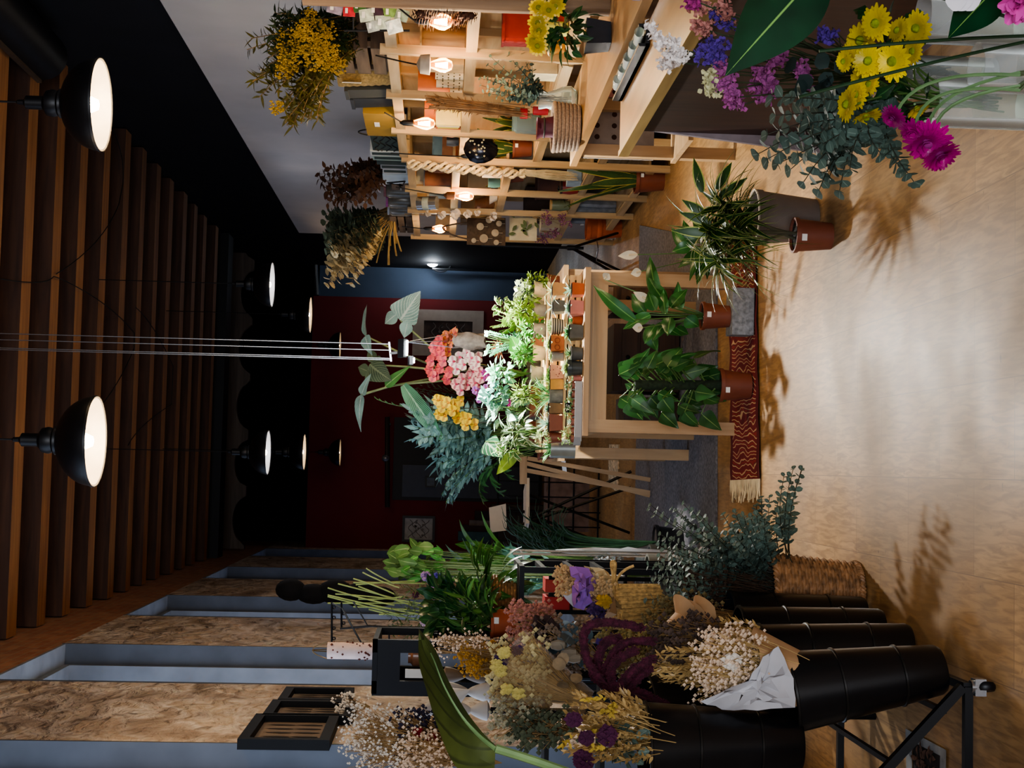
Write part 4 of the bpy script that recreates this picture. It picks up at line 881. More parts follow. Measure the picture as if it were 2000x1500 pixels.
# dried dark bush and dried eucalyptus
base = Vec((XF+.16, ty(366), ZT2+.12)); t = thing('dried_bush', 'dark dried leafy bush on the far shelf top before the white wall', 'dried foliage', base); m = MB()
for k in range(42):
    tip = P(rnd.uniform(620, 715), rnd.uniform(325, 400), 10.2+rnd.uniform(-.3, .3)); branch(m, bez(base+rv(.06), base.lerp(tip, .5)+rv(.05), tip, 6), .06, .04, 13, 'ovate', .003, t0=.15, grow=.95)
part('branches', m, [LEAF_BR, STEMD], t)
base = Vec((XF+.12, ty(440), ZT2+.16)); t = thing('dried_eucalyptus', 'dried eucalyptus bouquet with pale lit leaves hanging off the shelf top end', 'dried foliage', base)
for nm, n, reg, mat in (('shaded_branches', 46, ((635, 415), (735, 500)), LEAF_EB), ('lit_branches', 40, ((640, 470), (720, 555)), leafm('leaf_dry_lit', '#c9b88e', vein='#ddd0ac'))):  # light and shade on the bunch put into two leaf colours
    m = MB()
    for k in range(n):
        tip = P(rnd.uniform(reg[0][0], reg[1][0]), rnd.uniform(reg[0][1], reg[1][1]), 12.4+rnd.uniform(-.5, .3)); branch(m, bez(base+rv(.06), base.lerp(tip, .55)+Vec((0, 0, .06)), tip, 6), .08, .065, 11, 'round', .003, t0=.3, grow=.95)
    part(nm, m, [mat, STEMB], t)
m = MB()
for k in range(14): tip = P(rnd.uniform(720, 785), rnd.uniform(470, 522), 12.3); m.tube(bez(base+rv(.05), base.lerp(tip, .5)+Vec((0, -.05, .03)), tip, 6), .006, 5)
part('bare_twigs', m, plain('pale_twig', '#8f7748', .9), t)
# seed packets on a hanging rack, rough post
t = thing('rough_timber_post', 'rough pale timber post at the near end of the shelving', 'post', Vec((XF-.12, Y0+.35, 0))); A = AX(700, -6, 1.9); m = MB()
q = Vec((A.x, A.y, 0)); m.lathe([(.04, 0), (.043, .4), (.04, .9), (.045, 1.3), (.04, 1.7), (.042, 2.1)], q, 12, wob=.06); part('timber', m, wood('driftwood', '#a88e70', '#7b6048', 'Z', 5, .8), t)
t = thing('packet_rack', 'black wire rack hanging before the crate full of seed packets', 'rack', P(720, 30, 6.3)); m = MB()
for px in (690, 720, 750, 780): m.tube([P(px, -10, 6.3), P(px, 62, 6.35)], .004, 5)
for py in (0, 60): m.tube([P(672, py, 6.33), P(800, py, 6.3)], .005, 5)
part('wire_frame', m, BLK, t)
pk = [((655, 14), '#8d8296', 26, 'lilac clear'), ((682, 22), '#b81f2c', 20, 'bright red'), ((702, 12), '#3f6b33', 22, 'leaf green'), ((716, 30), '#b9c4b0', 24, 'pale mint'), ((735, 20), '#3b2230', 24, 'dark plum'), ((748, 44), '#a8b3a6', 26, 'silver green'), ((770, 52), '#bcc2bf', 26, 'clear white'), ((762, 24), '#6d8f4a', 22, 'lime green'), ((785, 30), '#7f8f82', 22, 'grey green'), ((728, 52), '#8a8f8a', 20, 'greyish')]
for i, ((px, py), col, s_, nm) in enumerate(pk):
    q = P(px, py, 6.24); w_ = s_*6.24/F; t = thing('seed_packet', nm+' seed packet in the wire rack by the crate', 'packet', q, 'seed packets in the wire rack'); m = MB(); m.box(q, (w_, .012, w_*1.15), rz=-.25+.1*(i % 3), ry=rnd.uniform(-.3, .3)); part('packet', m, plain('packet%d' % i, col, .45, var=.5, scale=40), t)
    m = MB(); m.box(q+Vec((0, -.008, w_*.25)), (w_*.5, .003, w_*.25), rz=-.25+.1*(i % 3)); part('packet_label', m, TAG, t)
# ================================================================== FLOWERS IN TALL VASES, FRONT RIGHT
GL = glassm('clear_vase_glass', '#fbfdfc'); WAT = glassm('clear_water', '#f1f4ec', alpha=.2)
def tallvase(name, label, c, r, h):
    t = thing(name, label, 'vase', c, 'tall clear glass vases on the floor'); m = MB(); m.lathe([(.001, .003), (r, .003), (r, h), (r-.004, h), (r-.005, .014), (.001, .014)], c, 32); part('glass', m, GL, t)
    m = MB(); m.lathe([(.001, .015), (r-.006, .015), (r-.006, h*.5), (.001, h*.5)], c, 28); part('water', m, WAT, t); return t
va = FL(2012, 205); vb = FL(1990, 120); vc = FL(2010, 40); vb = vb+Vec((0, .18, 0))
ta = tallvase('chrysanthemum_vase', 'tall clear vase with yellow chrysanthemums and eucalyptus at the right front', va, .066, .26)
MUMY, MUMC = leafm('mum_yellow', '#dfc81c', vein='#c9ae14'), plain('mum_center', '#7d8a1c', .9, var=.3, scale=80)
mums = [(1713, 45, 36), (1683, 80, 36), (1792, 55, 34), (1697, 120, 34), (1745, 120, 38), (1688, 155, 30), (1755, 60, 26), (1785, 100, 26), (1658, 205, 34), (1660, 110, 26), (1700, 165, 26), (1675, 185, 30), (1790, 210, 24), (1722, 252, 24), (1650, 120, 22), (1693, 225, 30)]
stems = MB()
for i, (px, py, s_) in enumerate(mums):
    D = 3.35+.05*((i*7) % 4); q = P(px, py, D); tocam = unit(CAM-q)
    side = 1 if i in (0, 1, 2, 3, 4) else .45
    n = unit(tocam*side+Vec((0, 0, .55))+rv(.28)) if i not in (12, 13, 15) else unit(Vec((-.6, -.2, -.2))+rv(.2))
    daisy(ta, q, n, s_*D/F*1.06, MUMY, MUMC, 19, 2, .2, 'chrysanthemum', .27); stems.tube(bez(va+Vec((0, 0, .1))+rv(.03), va+Vec((0, 0, .34))+rv(.04), q-n*.01, 8), .003, 5)
part('stems', stems, STEMG, ta)
m = MB()
for k in range(40): px, py = rnd.uniform(1690, 1815), rnd.uniform(20, 230); m.leaf(P(px, py, 3.5+rnd.uniform(-.05, .1)), rv()+Vec((0, 0, .5)), rv(), .07, .035, .4, 'ovate', .2, 4, lob=.35)
part('chrysanthemum_leaves', m, LEAF_D, ta)
# eucalyptus hanging to the left
m = MB(); eu0 = va+Vec((-.02, .02, .26))
tips = [(1482, 300), (1500, 262), (1515, 225), (1545, 330), (1570, 355), (1600, 370), (1640, 372), (1640, 300), (1785, 355), (1760, 330), (1720, 300), (1540, 270), (1560, 300), (1600, 330), (1520, 320), (1660, 330), (1510, 190), (1580, 240), (1610, 280), (1650, 260), (1690, 270), (1555, 190), (1620, 345), (1500, 310)]
for k, (px, py) in enumerate(tips):
    D = 3.42+rnd.uniform(-.08, .12); tip = P(px, py, D); mid = P(1660+rnd.uniform(-20, 30), 215+rnd.uniform(-30, 30), D); branch(m, bez(eu0+rv(.02), mid, tip, 8), .034, .034, 13, 'round', .0028, t0=.3, grow=.95)
part('eucalyptus', m, [LEAF_E, STEMD], ta)
m = MB()
for k in range(26): q = P(rnd.uniform(1550, 1660), rnd.uniform(130, 260), 3.55); m.leaf(q, rv(), rv(), .045, .045, .2, 'round', .1, 4)
part('dark_eucalyptus', m, leafm('leaf_eucalyptus_dark', '#2b3a38'), ta)
for px, py in ((1545, 395), (1570, 432), (1588, 425), (1560, 405)): pass
# statice bouquet
tb = tallvase('statice_vase', 'tall clear vase with pink purple and white statice behind the chrysanthemums', vb, .06, .26)
ST = {k: plain('statice_'+k, c, .9, var=.25, scale=60) for k, c in dict(white='#e6ded8', peach='#b0786e', purple='#5b3f96', pink='#a85a96', cream='#c9c79a', magenta='#9a2f74').items()}
sts = [('white', (1270, 50), (1300, 95)), ('white', (1300, 80), (1330, 105)), ('white', (1300, 115), (1335, 110)), ('white', (1298, 128), (1318, 122)), ('peach', (1355, 15), (1385, 10)), ('peach', (1360, 45), (1385, 60)), ('peach', (1410, 10), (1425, 35)), ('purple', (1375, 85), (1415, 90)), ('purple', (1370, 110), (1415, 120)),
       ('purple', (1395, 25), (1425, 50)), ('pink', (1400, 165), (1440, 190)), ('pink', (1425, 195), (1450, 205)), ('cream', (1385, 155), (1395, 180)), ('cream', (1395, 135), (1420, 145)), ('pink', (1470, 165), (1500, 195)), ('pink', (1492, 150), (1515, 175)), ('pink', (1510, 120), (1525, 110)), ('pink', (1565, 130), (1575, 165)), ('pink', (1410, 130), (1430, 160)), ('magenta', (1350, 5), (1358, 2)), ('purple', (1605, 65), (1625, 75)), ('pink', (1480, 140), (1490, 150))]
sm = MB()
for col, a, b_ in sts:
    D = 3.75+rnd.uniform(-.06, .06); A, B = P(*a, D), P(*b_, D); m = MB()
    for k in range(10):
        c = A.lerp(B, k/9)+rv(.006)
        for j in range(9): m.leaf(c+rv(.014), rv()+Vec((0, 0, .3)), rv(), .015, .014, .3, 'round', .5, 3)
    part('statice_head', m, ST[col], tb); sm.tube(bez(vb+Vec((0, 0, .12))+rv(.03), vb+Vec((0, 0, .4))+rv(.05), B, 8), .0022, 5)
for k in range(30): tip = P(rnd.uniform(1420, 1640), rnd.uniform(20, 180), 3.78); sm.tube(bez(vb+Vec((0, 0, .12))+rv(.03), vb+Vec((0, 0, .4))+rv(.05), tip, 6), .002, 4)
part('stems', sm, plain('statice_stem', '#39452c', .7, var=.3), tb)
# big strelitzia leaves, lily petal and pink bloom from a third vase at the frame edge
tc = tallvase('broad_leaf_vase', 'tall clear vase with broad dark leaves and a white lily at the frame corner', vc, .07, .28)
def bigleaf(t, tip, base, W, mat, nrm, name='broad_leaf', droop=.25):
    L = (Vec(base)-Vec(tip)).length; m = MB(); m.leaf(base, Vec(tip)-Vec(base), nrm, L, W, droop, 'ovate', .12, 14); return part(name, m, mat, t)
SL = leafm('leaf_strelitzia', '#0f3a22', vein='#7fae5c', vw=.018, rough=.25)
b0 = P(1612, -70, 3.15); bigleaf(tc, P(1420, 142, 3.1), b0, .16, SL, CAM-b0+Vec((0, 0, .4)), droop=.1)
b1 = P(1960, -40, 3.05); bigleaf(tc, P(1845, 82, 3.0), b1, .095, SL, CAM-b1, droop=.15)
m = MB()
for k, (px, py) in enumerate(((1880, 6), (1895, -8), (1868, -12))): q = P(px, -30, 2.98); m.leaf(q, P(px, 24, 2.96)-q, CAM-q, .06, .045, .2, 'petal', .2, 6)
part('lily_petals', m, plain('lily_white', '#d3cfd2', .6, var=.05), tc)
m = MB(); q = P(1995, -6, 2.9)
for k in range(60): m.leaf(q+rv(.01), rv()+(CAM-q)*.2, rv(), .05, .03, .3, 'petal', .4, 4)
part('pink_bloom', m, plain('hot_pink', '#c9489f', .7, var=.15), tc)
m = MB()
for a, b_ in (((1612, -60), (1990, 40)), ((1960, -30), (2010, 20)), ((1560, 190), (2010, 80)), ((1600, 100), (2005, 70))): m.tube(bez(P(*a, 3.2), P((a[0]+b_[0])/2, (a[1]+b_[1])/2-8, 3.2), P(*b_, 3.25), 8), .004, 6)
part('stems', m, plain('stem_dark_green', '#1f3a22', .5), tc)
# gerberas
vd = FL(2080, 150)+Vec((0, -.05, 0)); td = tallvase('gerbera_vase', 'clear vase just in front with arching magenta gerberas', vd, .06, .24)
GB, GC = leafm('gerbera_magenta', '#a80d78', vein='#8d0a63'), plain('gerbera_center', '#7d1a66', .9)
m = MB()
for (px, py, s_, n) in ((1745, 228, 25, Vec((-.55, -.25, .5))), (1785, 255, 26, Vec((-.6, -.35, .3))), (1812, 275, 44, Vec((-.62, -.5, .15))), (1835, 300, 36, Vec((-.7, -.4, -.2)))):
    q = P(px, py, 3.2); nn = unit(n); daisy(td, q, nn, s_*3.2/F*1.15, GB, GC, 24, 4, .12, 'gerbera', .25); m.tube(bez(q-nn*.012, q-nn*.10+Vec((.05, 0, .01)), P(1990, 140+rnd.uniform(0, 40), 3.15), 9)+[vd+Vec((0, 0, .08))], .0042, 6)
part('stems', m, plain('gerbera_stem', '#5c7a4f', .5, var=.2), td)
# ================================================================== MORE SMALL GOODS ON THE SHELVES
def jar(name, label, cat, px, py, z, x, prof, col, lidcol=None, rough=.4, group=None):
    c = stand(px, py, z+.002, x); t = thing(name, label, cat, c, group); m = MB(); m.lathe(prof, c, 20); part('body', m, plain('jarbody_'+col, col, rough, var=.15), t)
    if lidcol: top = prof[-2][1]; r = prof[-2][0]; m = MB(); m.lathe([(r*1.05, top-.004), (r*1.08, top+.012), (.001, top+.014)], c, 16); part('lid', m, plain('jarlid_'+lidcol, lidcol, .5), t)
def bprof(r, h, n=.4): return [(.001, 0), (r, .002), (r*1.02, h*.6), (r*n, h*.8), (r*n, h), (.001, h)]
def vprof(r, h): return [(.001, 0), (r*.8, .002), (r, h*.5), (r*.9, h), (.001, h*.98)]
jar('glass_bottle', 'amber bottle on the top board of the far shelf', 'bottle', 870, 330, 1.462, 2.1, bprof(.03, .2), '#7a4a20', None, .15)
jar('glass_bottle', 'clear grey bottle on the far shelf top board by the tin can', 'bottle', 870, 381, 1.462, 2.12, bprof(.03, .17), '#8c979a', '#b8a27a', .15)
jar('ceramic_mug', 'teal mug on the middle board of the far shelf', 'mug', 950, 356, 1.102, 2.08, vprof(.04, .09), '#4f7a7a')
jar('ceramic_bowl', 'white bowl on the middle board of the far shelf', 'bowl', 955, 383, 1.102, 2.08, [(.001, 0), (.03, .002), (.065, .06), (.06, .06), (.001, .02)], '#c9c4ba')
jar('ceramic_vase', 'brown rounded vase on the middle board behind the wooden capped bulb', 'vase', 930, 398, 1.102, 2.14, [(.001, 0), (.05, .002), (.07, .07), (.04, .14), (.045, .16), (.001, .15)], '#7a543a')
jar('ceramic_vase', 'slender cream vase on the middle board near the cotton garland', 'vase', 930, 437, 1.102, 2.1, [(.001, 0), (.035, .002), (.045, .08), (.02, .17), (.03, .2), (.001, .19)], '#c2b493')
jar('storage_jar', 'reddish lidded jar on the lower board of the far shelf', 'jar', 1060, 365, .532, 2.06, vprof(.05, .12), '#8a2f28', '#3a2a22')
jar('storage_jar', 'greenish lidded jar on the lower board of the far shelf', 'jar', 1060, 400, .532, 2.06, vprof(.045, .14), '#5f6a52', '#a88f62')
jar('storage_jar', 'honey coloured jar on the near shelf beside the red packet box', 'jar', 900, 82, .932, 2.08, vprof(.045, .13), '#b07a2c', '#d9c48a')
jar('ceramic_cup', 'white cup on the near shelf above the glass jar', 'cup', 890, 195, 1.422, 2.07, vprof(.035, .08), '#d0cabd')
jar('ceramic_cup', 'pinkish cup on the upper near shelf behind the large bulb', 'cup', 890, 258, 1.422, 2.1, vprof(.035, .09), '#b07a6d')
jar('ceramic_cup', 'dark glazed cup on the upper near shelf behind the sequinned cushion', 'cup', 890, 276, 1.422, 2.08, vprof(.035, .08), '#2f3138')
for i, (px, py, z, x, s, col, lab) in enumerate(((950, 340, 1.102, 2.1, (.03, .1, .14), '#d8d2c2', 'white card propped on the middle board behind the macrame'), (950, 412, 1.102, 2.08, (.012, .09, .12), '#cdbf9d', 'cream tag card on the middle board by the fifth post'), (900, 402, 1.462, 2.12, (.1, .12, .09), '#a58a63', 'small kraft box on the top board of the far shelf'), (905, 442, 1.462, 2.12, (.14, .16, .12), '#6f6252', 'taupe box on the top board at the end of the far shelf'), (1050, 432, .532, 2.1, (.16, .2, .16), '#b5aa92', 'pale linen bundle on the lower far board behind the leaf print bag'), (1075, 345, .532, 2.1, (.1, .14, .1), '#9fb0b8', 'pale blue packet on the lower far board under the macrame fringe'), (935, 128, .932, 2.12, (.1, .2, .13), '#d8c79c', 'cream parcel on the near shelf under the perforated holders'), (1035, 262, .932, 2.1, (.05, .04, .05), '#a3372e', 'tiny red wooden block beside the round glass jar'), (870, 112, 1.422, 2.14, (.12, .14, .18), '#c9a878', 'pale plywood box behind the grey capped bulb'))):
    c = stand(px, py, z+.001, x); m = MB(); m.box(c+Vec((0, 0, s[2]/2)), s, rz=rnd.uniform(-.12, .12)); solo('paper_parcel', lab, 'parcel', m, plain('parcel%d' % i, col, .75, var=.2), None)
# ================================================================== ON THE FRONT TABLE
yF = ty0-.03
CR8 = wood('pale_crate', '#d8bd8c', '#b8945f', 'X', 5, .6)
# two low slatted risers
def riser(label, x0, x1, y0, y1, z0, z1, n=2, grp='pale slatted risers on the display table'):
    t = thing('slatted_riser', label, 'riser', ((x0+x1)/2, (y0+y1)/2, z0), grp); h = (z1-z0-.014)/n
    for k in range(n): m = MB(); m.b2((x0, y0, z0+k*h+.004), (x1, y0+.01, z0+(k+1)*h-.006)); part('slat', m, CR8, t); m = MB(); m.b2((x0, y1-.01, z0+k*h+.004), (x1, y1, z0+(k+1)*h-.006)); part('slat', m, CR8, t)
    m = MB(); m.b2((x0, y0, z1-.012), (x1, y1, z1)); part('top_board', m, CR8, t)
    for x in (x0+.004, x1-.024): m = MB(); m.b2((x, y0+.011, z0), (x+.02, y1-.011, z1-.013)); part('side_board', m, CR8, t)
RY0 = ty0+.14; RZ = .868
riser('pale slatted riser behind the front pots on the right half of the table', tx0+.50, tx1, RY0, RY0+.22, TZ, RZ)
riser('pale slatted riser behind the grey trough on the left half of the table', tx0-.01, tx0+.48, RY0+.02, RY0+.24, TZ, RZ)
BY0, BZ = RY0+.30, .94
riser('taller slatted riser at the back of the front table under the leafy pots', tx0+.02, tx1, BY0, BY0+.30, TZ, BZ, 3)
riser('pale slatted riser carrying the orchids on the rear table', p2_.x+.0, p2_.x+1.0, p2_.y+.14, p2_.y+.50, TZ, .90, 2)
def onrow(py, z, y):
    d = ray(900, py); k = (y)/d.y; v = CAM+d*k; px = 1000; 
    r = None
    lo, hi = 600, 1400
    for _ in range(30):
        mid = (lo+hi)/2; v = AY(mid, py, y)
        if v.z > z: lo = mid
        else: hi = mid
    return Vec((v.x, v.y, z))
GREENS = [leafm('succ_a', '#6f9a4a', edge='#c3d08a'), leafm('succ_b', '#4f8a4f', vein='#9cc48a'), leafm('succ_c', '#8fae7a', edge='#b9715a', ew=.08), leafm('succ_d', '#b5c98a', vein='#dfe8b5'), leafm('succ_e', '#7fa88f', edge='#dfe6c8'), leafm('succ_f', '#3f6f3a', edge='#cdd8a0', ew=.1)]
def succ(name, label, py, z, y, r, h, mat, sty, gi, group, sq=False, rim=.12, tag=False, scale=1.0, rb=.85):
    c = onrow(py, z+.001, y); t = thing(name, label, 'potted plant', c, group); pot_parts(t, c, r, r*rb, h, mat, rim, sq, tag); top = c+Vec((0, 0, h*.95)); m = MB(); g = GREENS[gi]
    if sty == 'rosette': rosette(m, top, 26, r*1.5*scale, r*.55, (.15, 1.3), 'ovate', -.5)
    elif sty == 'aloe': rosette(m, top, 16, r*2.3*scale, r*.32, (.35, 1.4), 'lance', .3)
    elif sty == 'spike': rosette(m, top, 26, r*1.5*scale, r*.22, (.2, 1.5), 'lance', -.2)
    elif sty == 'bush': bush(m, top+Vec((0, 0, r*.6*scale)), r*1.2*scale, 70, r*.55, r*.4, 'ovate', .9)
    elif sty == 'trail': bush(m, top+Vec((0, 0, r*.9*scale)), r*1.4*scale, 90, r*.6, r*.35, 'lance', 1.1)
    elif sty == 'moss': fluff(m, top+Vec((0, 0, .004)), r*.95, 160, .005, sc=(1, 1, .5))
    elif sty == 'air': rosette(m, top, 14, r*3.2*scale, r*.18, (.1, 1.3), 'lance', .9)
    elif sty == 'tuft': 
        for k in range(50): a = rnd.uniform(0, 6.28); m.leaf(top+Vec((math.cos(a)*r*.5, math.sin(a)*r*.5, 0)), Vec((math.cos(a)*.6, math.sin(a)*.6, 1)), rv(), r*2.4*scale*rnd.uniform(.6, 1.1), r*.14, .8, 'lance', .2, 5)
    part('foliage', m, g, t); return t
G1 = 'small succulents along the table front'; yA = ty0+.055
succ('potted_haworthia', 'small square terracotta pot with grey spiky haworthia at the right table corner', 567, TZ, yA, .033, .06, TERRA, 'aloe', 4, G1, True)
succ('potted_succulent', 'square pink ceramic pot with pale rosette second from the right table corner', 603, TZ, yA, .038, .068, PINKPOT, 'rosette', 4, G1, True)
succ('potted_succulent', 'terracotta pot tucked behind between the pink and grey pots', 626, TZ, yA+.045, .024, .05, TERRA, 'spike', 1, G1)
succ('potted_jade', 'square speckled grey pot with bright green jade succulent at the table edge', 650, TZ, yA, .037, .068, DGREY, 'rosette', 1, G1, True, scale=1.1)
succ('potted_succulent', 'round dark grey pot with rim and spiky green rosette at the table centre', 691, TZ, yA, .037, .058, plain('slate_ceramic', '#4a4c4a', .6), 'spike', 5, G1)
t = succ('potted_succulent', 'dark glazed cup with curled lip and pale rosette at the table centre', 719, TZ, yA+.01, .041, .075, plain('green_black_glaze', '#3a4040', .35, var=.3), 'rosette', 3, G1, rim=.3)
succ('potted_succulent', 'tiny rose pink pot beside the grey trough', 739, TZ, yA+.03, .015, .04, PINKPOT, 'spike', 2, G1)
# grey trough with six brown pots
ta_ = onrow(746, TZ+.001, yA); tb_ = onrow(862, TZ+.001, yA)
t = thing('grey_tray', 'long pale grey tray with rounded corner on the left half of the table edge', 'tray', ta_.lerp(tb_, .5)); m = MB()
m.b2((tb_.x, yA-.05, TZ+.001), (ta_.x, yA+.085, TZ+.006)); m.b2((tb_.x+.02, yA-.052, TZ+.001), (ta_.x, yA-.047, TZ+.038)); m.b2((tb_.x, yA+.08, TZ+.001), (ta_.x, yA+.085, TZ+.038)); m.b2((ta_.x-.005, yA-.05, TZ+.001), (ta_.x, yA+.085, TZ+.038))
m.add([Vec((tb_.x+.02, yA-.052, TZ+.001)), Vec((tb_.x-.02, yA-.0, TZ+.001)), Vec((tb_.x-.02, yA+.085, TZ+.001)), Vec((tb_.x+.02, yA-.052, TZ+.038)), Vec((tb_.x-.02, yA-.0, TZ+.038)), Vec((tb_.x-.02, yA+.085, TZ+.038))], [(0, 3, 4, 1), (1, 4, 5, 2)]); part('tray_body', m, plain('tray_grey', '#9a9da0', .6, var=.06), t)
labs = ['dark purple', 'pale grey', 'bright green', 'glossy green', 'spiky white edged', 'dense lime', 'yellow green']
for i, py in enumerate((752, 770, 788, 806, 824, 842, 857)):
    succ('nursery_succulent', 'brown nursery pot of '+labs[i]+' succulent in the grey tray', py, TZ+.006, yA+.02+.012*(i % 2), .0205, .042, TERRAP, ['bush', 'rosette', 'bush', 'bush', 'spike', 'bush', 'trail'][i], [5, 4, 1, 0, 4, 3, 0][i], 'nursery succulents in the grey tray', scale=1.25)
# second tier
G2 = 'potted plants on the second tier'; yB = RY0+.07
def t2(label, py, r, h, mat, sty, gi, sq=False, rim=.12, name='potted_plant', scale=1.0, dy=0): return succ(name, label, py, RZ, yB+dy, r, h, mat, sty, gi, G2, sq, rim, scale=scale)
t2('square tan pot with arching pale leaves at the right end of the second tier', 568, .036, .065, plain('tan_clay', '#b48a5a', .8), 'air', 3, True)
t2('square grey pot with thin curling leaves beside the tan pot', 600, .034, .06, DGREY, 'air', 4, True)
o = t2('round striped black and white pot with pale domed top on the second tier', 638, .044, .068, CREAM, 'moss', 3)
cc = o.location; m = MB()
for k in range(5): m.lathe([(.0385+.0016*k, .008+.012*k), (.039+.0016*k, .011+.012*k), (.0395+.0016*k, .014+.012*k)], cc+Vec((0, 0, 0)), 24)
part('black_stripes', m, plain('stripe_black', '#1a1816', .6, var=0), o)
o = t2('orange brick pot with raised ring pattern on the second tier', 673, .042, .068, plain('orange_brick', '#b0673a', .8), 'rosette', 3, True)
cc = o.location; m = MB()
for k in (-1, 1): m.tube([cc+Vec((.018*k+.013*math.cos(a), -.0435, .036+.013*math.sin(a))) for a in [2*PI*i/12 for i in range(13)]], .003, 5)
part('ring_relief', m, plain('orange_brick_dark', '#8a4726', .8), o)
t2('pale grey concrete pot with small succulent on the second tier', 697, .026, .062, GREYPOT, 'rosette', 3, scale=.9)
o = t2('square speckled pink pot topped with bright green moss on the second tier', 729, .038, .068, plain('salmon_ceramic', '#d69a7a', .7), 'moss', 0, True)
cc = o.location; m = MB()
for k in range(10): m.octa(cc+Vec((rnd.uniform(-.03, .03), -.0405, .012+rnd.uniform(0, .048))), .003)
part('speckles', m, plain('speckle_red', '#8a3a30', .8, var=0), o)
t2('square ochre pot with wispy plant beside the speckled pink pot', 752, .03, .066, plain('ochre_clay', '#cf9a4e', .8), 'tuft', 0, True)
t2('round mottled grey pot with dark bushy fern on the second tier', 774, .043, .07, plain('mottled_grey', '#76756c', .7, var=.35, scale=40), 'tuft', 1, scale=1.3)
t2('brown square pot behind the small black price board', 799, .028, .07, plain('brown_box', '#7d6244', .8), 'rosette', 4, True, scale=1.3)
t2('brown trough of white edged agave at the left of the second tier', 828, .045, .068, TERRAP, 'spike', 4, True, scale=1.5)
t2('brown plastic pot of trailing succulents at the left end of the second tier', 855, .03, .065, TERRAP, 'trail', 3, scale=1.1)
# price board
c = onrow(796, RZ-.005, RY0-.055); c.z = .845; t = thing('price_board', 'tiny black chalk price board with wooden frame among the succulents', 'price tag', Vec((c.x, c.y, TZ+.002)))
m = MB(); m.box(c, (.054, .006, .042)); part('board', m, plain('chalkboard', '#15140f', .9, var=.1), t)
m = MB(); m.box(c+Vec((0, 0, .022)), (.058, .009, .004)); m.box(c-Vec((0, 0, .022)), (.058, .009, .004)); m.box(c+Vec((.028, 0, 0)), (.004, .009, .048)); m.box(c-Vec((.028, 0, 0)), (.004, .009, .048)); part('frame', m, OAK, t)
m = MB(); m.bar(c+Vec((0, .002, -.023)), Vec((c.x, c.y+.002, TZ+.001)), .004); part('stick', m, OAK, t)
text_mesh('7€', .034, c+Vec((0, -.0045, 0)), (1, 0, 0), (0, 0, 1), plain('chalk', '#d8d3c4', .9, var=0), t, 'chalk_lettering')
# grey zinc cylinder at the left end
succ('zinc_planter', 'cylindrical zinc planter at the left end of the front table', 877, TZ+.0, yB+.14, .05, .13, plain('zinc', '#8a8f8c', .4, .5, var=.15), 'tuft', 1, 'larger planters', rim=0, rb=1, scale=.6)
# third tier: leafy mass on the tall riser
G3 = 'leafy pots on the tallest riser'; yC = BY0+.1
def leafy(label, px, py, y, z, hpx, wpx, mat, style, potmat, name='leafy_plant', n=90, L=.06, W=.035, r=.045):
    c = onrow(py, z+.001, y); t = thing(name, label, 'potted plant', c, G3); pot_parts(t, c, r, r*.8, r*1.5, potmat); top = c+Vec((0, 0, r*1.4)); D = c.y
    tgt = AY(px, py, y); m = MB(); R = wpx*D/F/2; sz = hpx/wpx
    for k in range(14): m.tube(bez(top, top.lerp(tgt, .5)+rv(.02), tgt+rv(R*.7), 5), .002, 4)
    o = part('stems', m, STEMG, t); m = MB()
    if style == 'fern':
        for k in range(n//4):
            tip = tgt+Vec((rnd.uniform(-R, R), rnd.uniform(-R, R)*.7, rnd.uniform(-R*sz, R*sz))); feather_leaf(m, top, tip, L, 10)
    else: bush(m, tgt, R, n, L, W, style, sz, .5)
    part('foliage', m, mat, t); return t
def feather_leaf(m, a, b, L, n):
    a = Vec(a); b = Vec(b); pts = bez(a, a.lerp(b, .6)+Vec((0, 0, .05)), b, 6)
    for i in range(n):
        tt = (.3+.7*i/n)*6; k = min(int(tt), 5); p = pts[k].lerp(pts[k+1], tt-k); d = unit(pts[k+1]-pts[k]); x, y, _ = frame(d)
        for s in (-1, 1): m.leaf(p, unit(x*s+d*.5), y, L*(1-.6*i/n), L*.3, .3, 'lance', .1, 3)
YG = leafm('leaf_yellow_green', '#8db04a', vein='#c9dc8a'); BG = leafm('leaf_bright_green', '#57a04a', vein='#a9d68a'); MG = leafm('leaf_mint', '#7fc4a0', vein='#c4e8d0'); WG = leafm('leaf_white_green', '#b9cf9a', edge='#eef0d0')
leafy('yellow green bushy plant at the far right back of the table', 1050, 552, yC+.0, BZ-.07, 60, 40, YG, 'ovate', TERRAP, n=110, L=.035, W=.02)
leafy('pale star leaved succulent bush above the tan pot', 1030, 566, yC, BZ, 55, 40, WG, 'ovate', CREAM, n=80, L=.04, W=.024)
leafy('lime trailing plant in the brightest right part of the display', 1025, 608, yC, BZ, 70, 62, YG, 'ovate', GREYPOT, n=190, L=.036, W=.022)
leafy('bright green curly plant beside the lime trailing plant', 1040, 645, yC, BZ, 60, 48, BG, 'ovate', GREYPOT, n=140, L=.034, W=.022)
leafy('tall yellow green curling fern behind the lime plant', 985, 630, yC+.15, BZ, 60, 60, YG, 'fern', TERRAP, n=50, L=.05)
leafy('mint green soft fern in the bright centre back', 968, 668, yC+.15, BZ, 70, 66, MG, 'fern', TERRAP, n=60, L=.05)
leafy('pale ivy at the right back edge of the display', 985, 600, yC+.18, BZ, 50, 40, LEAF_V, 'heart', GREYPOT, n=40, L=.04, W=.035)
leafy('dense bright plant under the orchids in the middle of the display', 1025, 690, yC, BZ, 50, 40, BG, 'lance', CREAM, n=130, L=.045, W=.014)
leafy('pale spotted leafy plant below the white orchids', 980, 730, yC+.12, BZ, 60, 55, MG, 'ovate', GREYPOT, n=120, L=.04, W=.024)
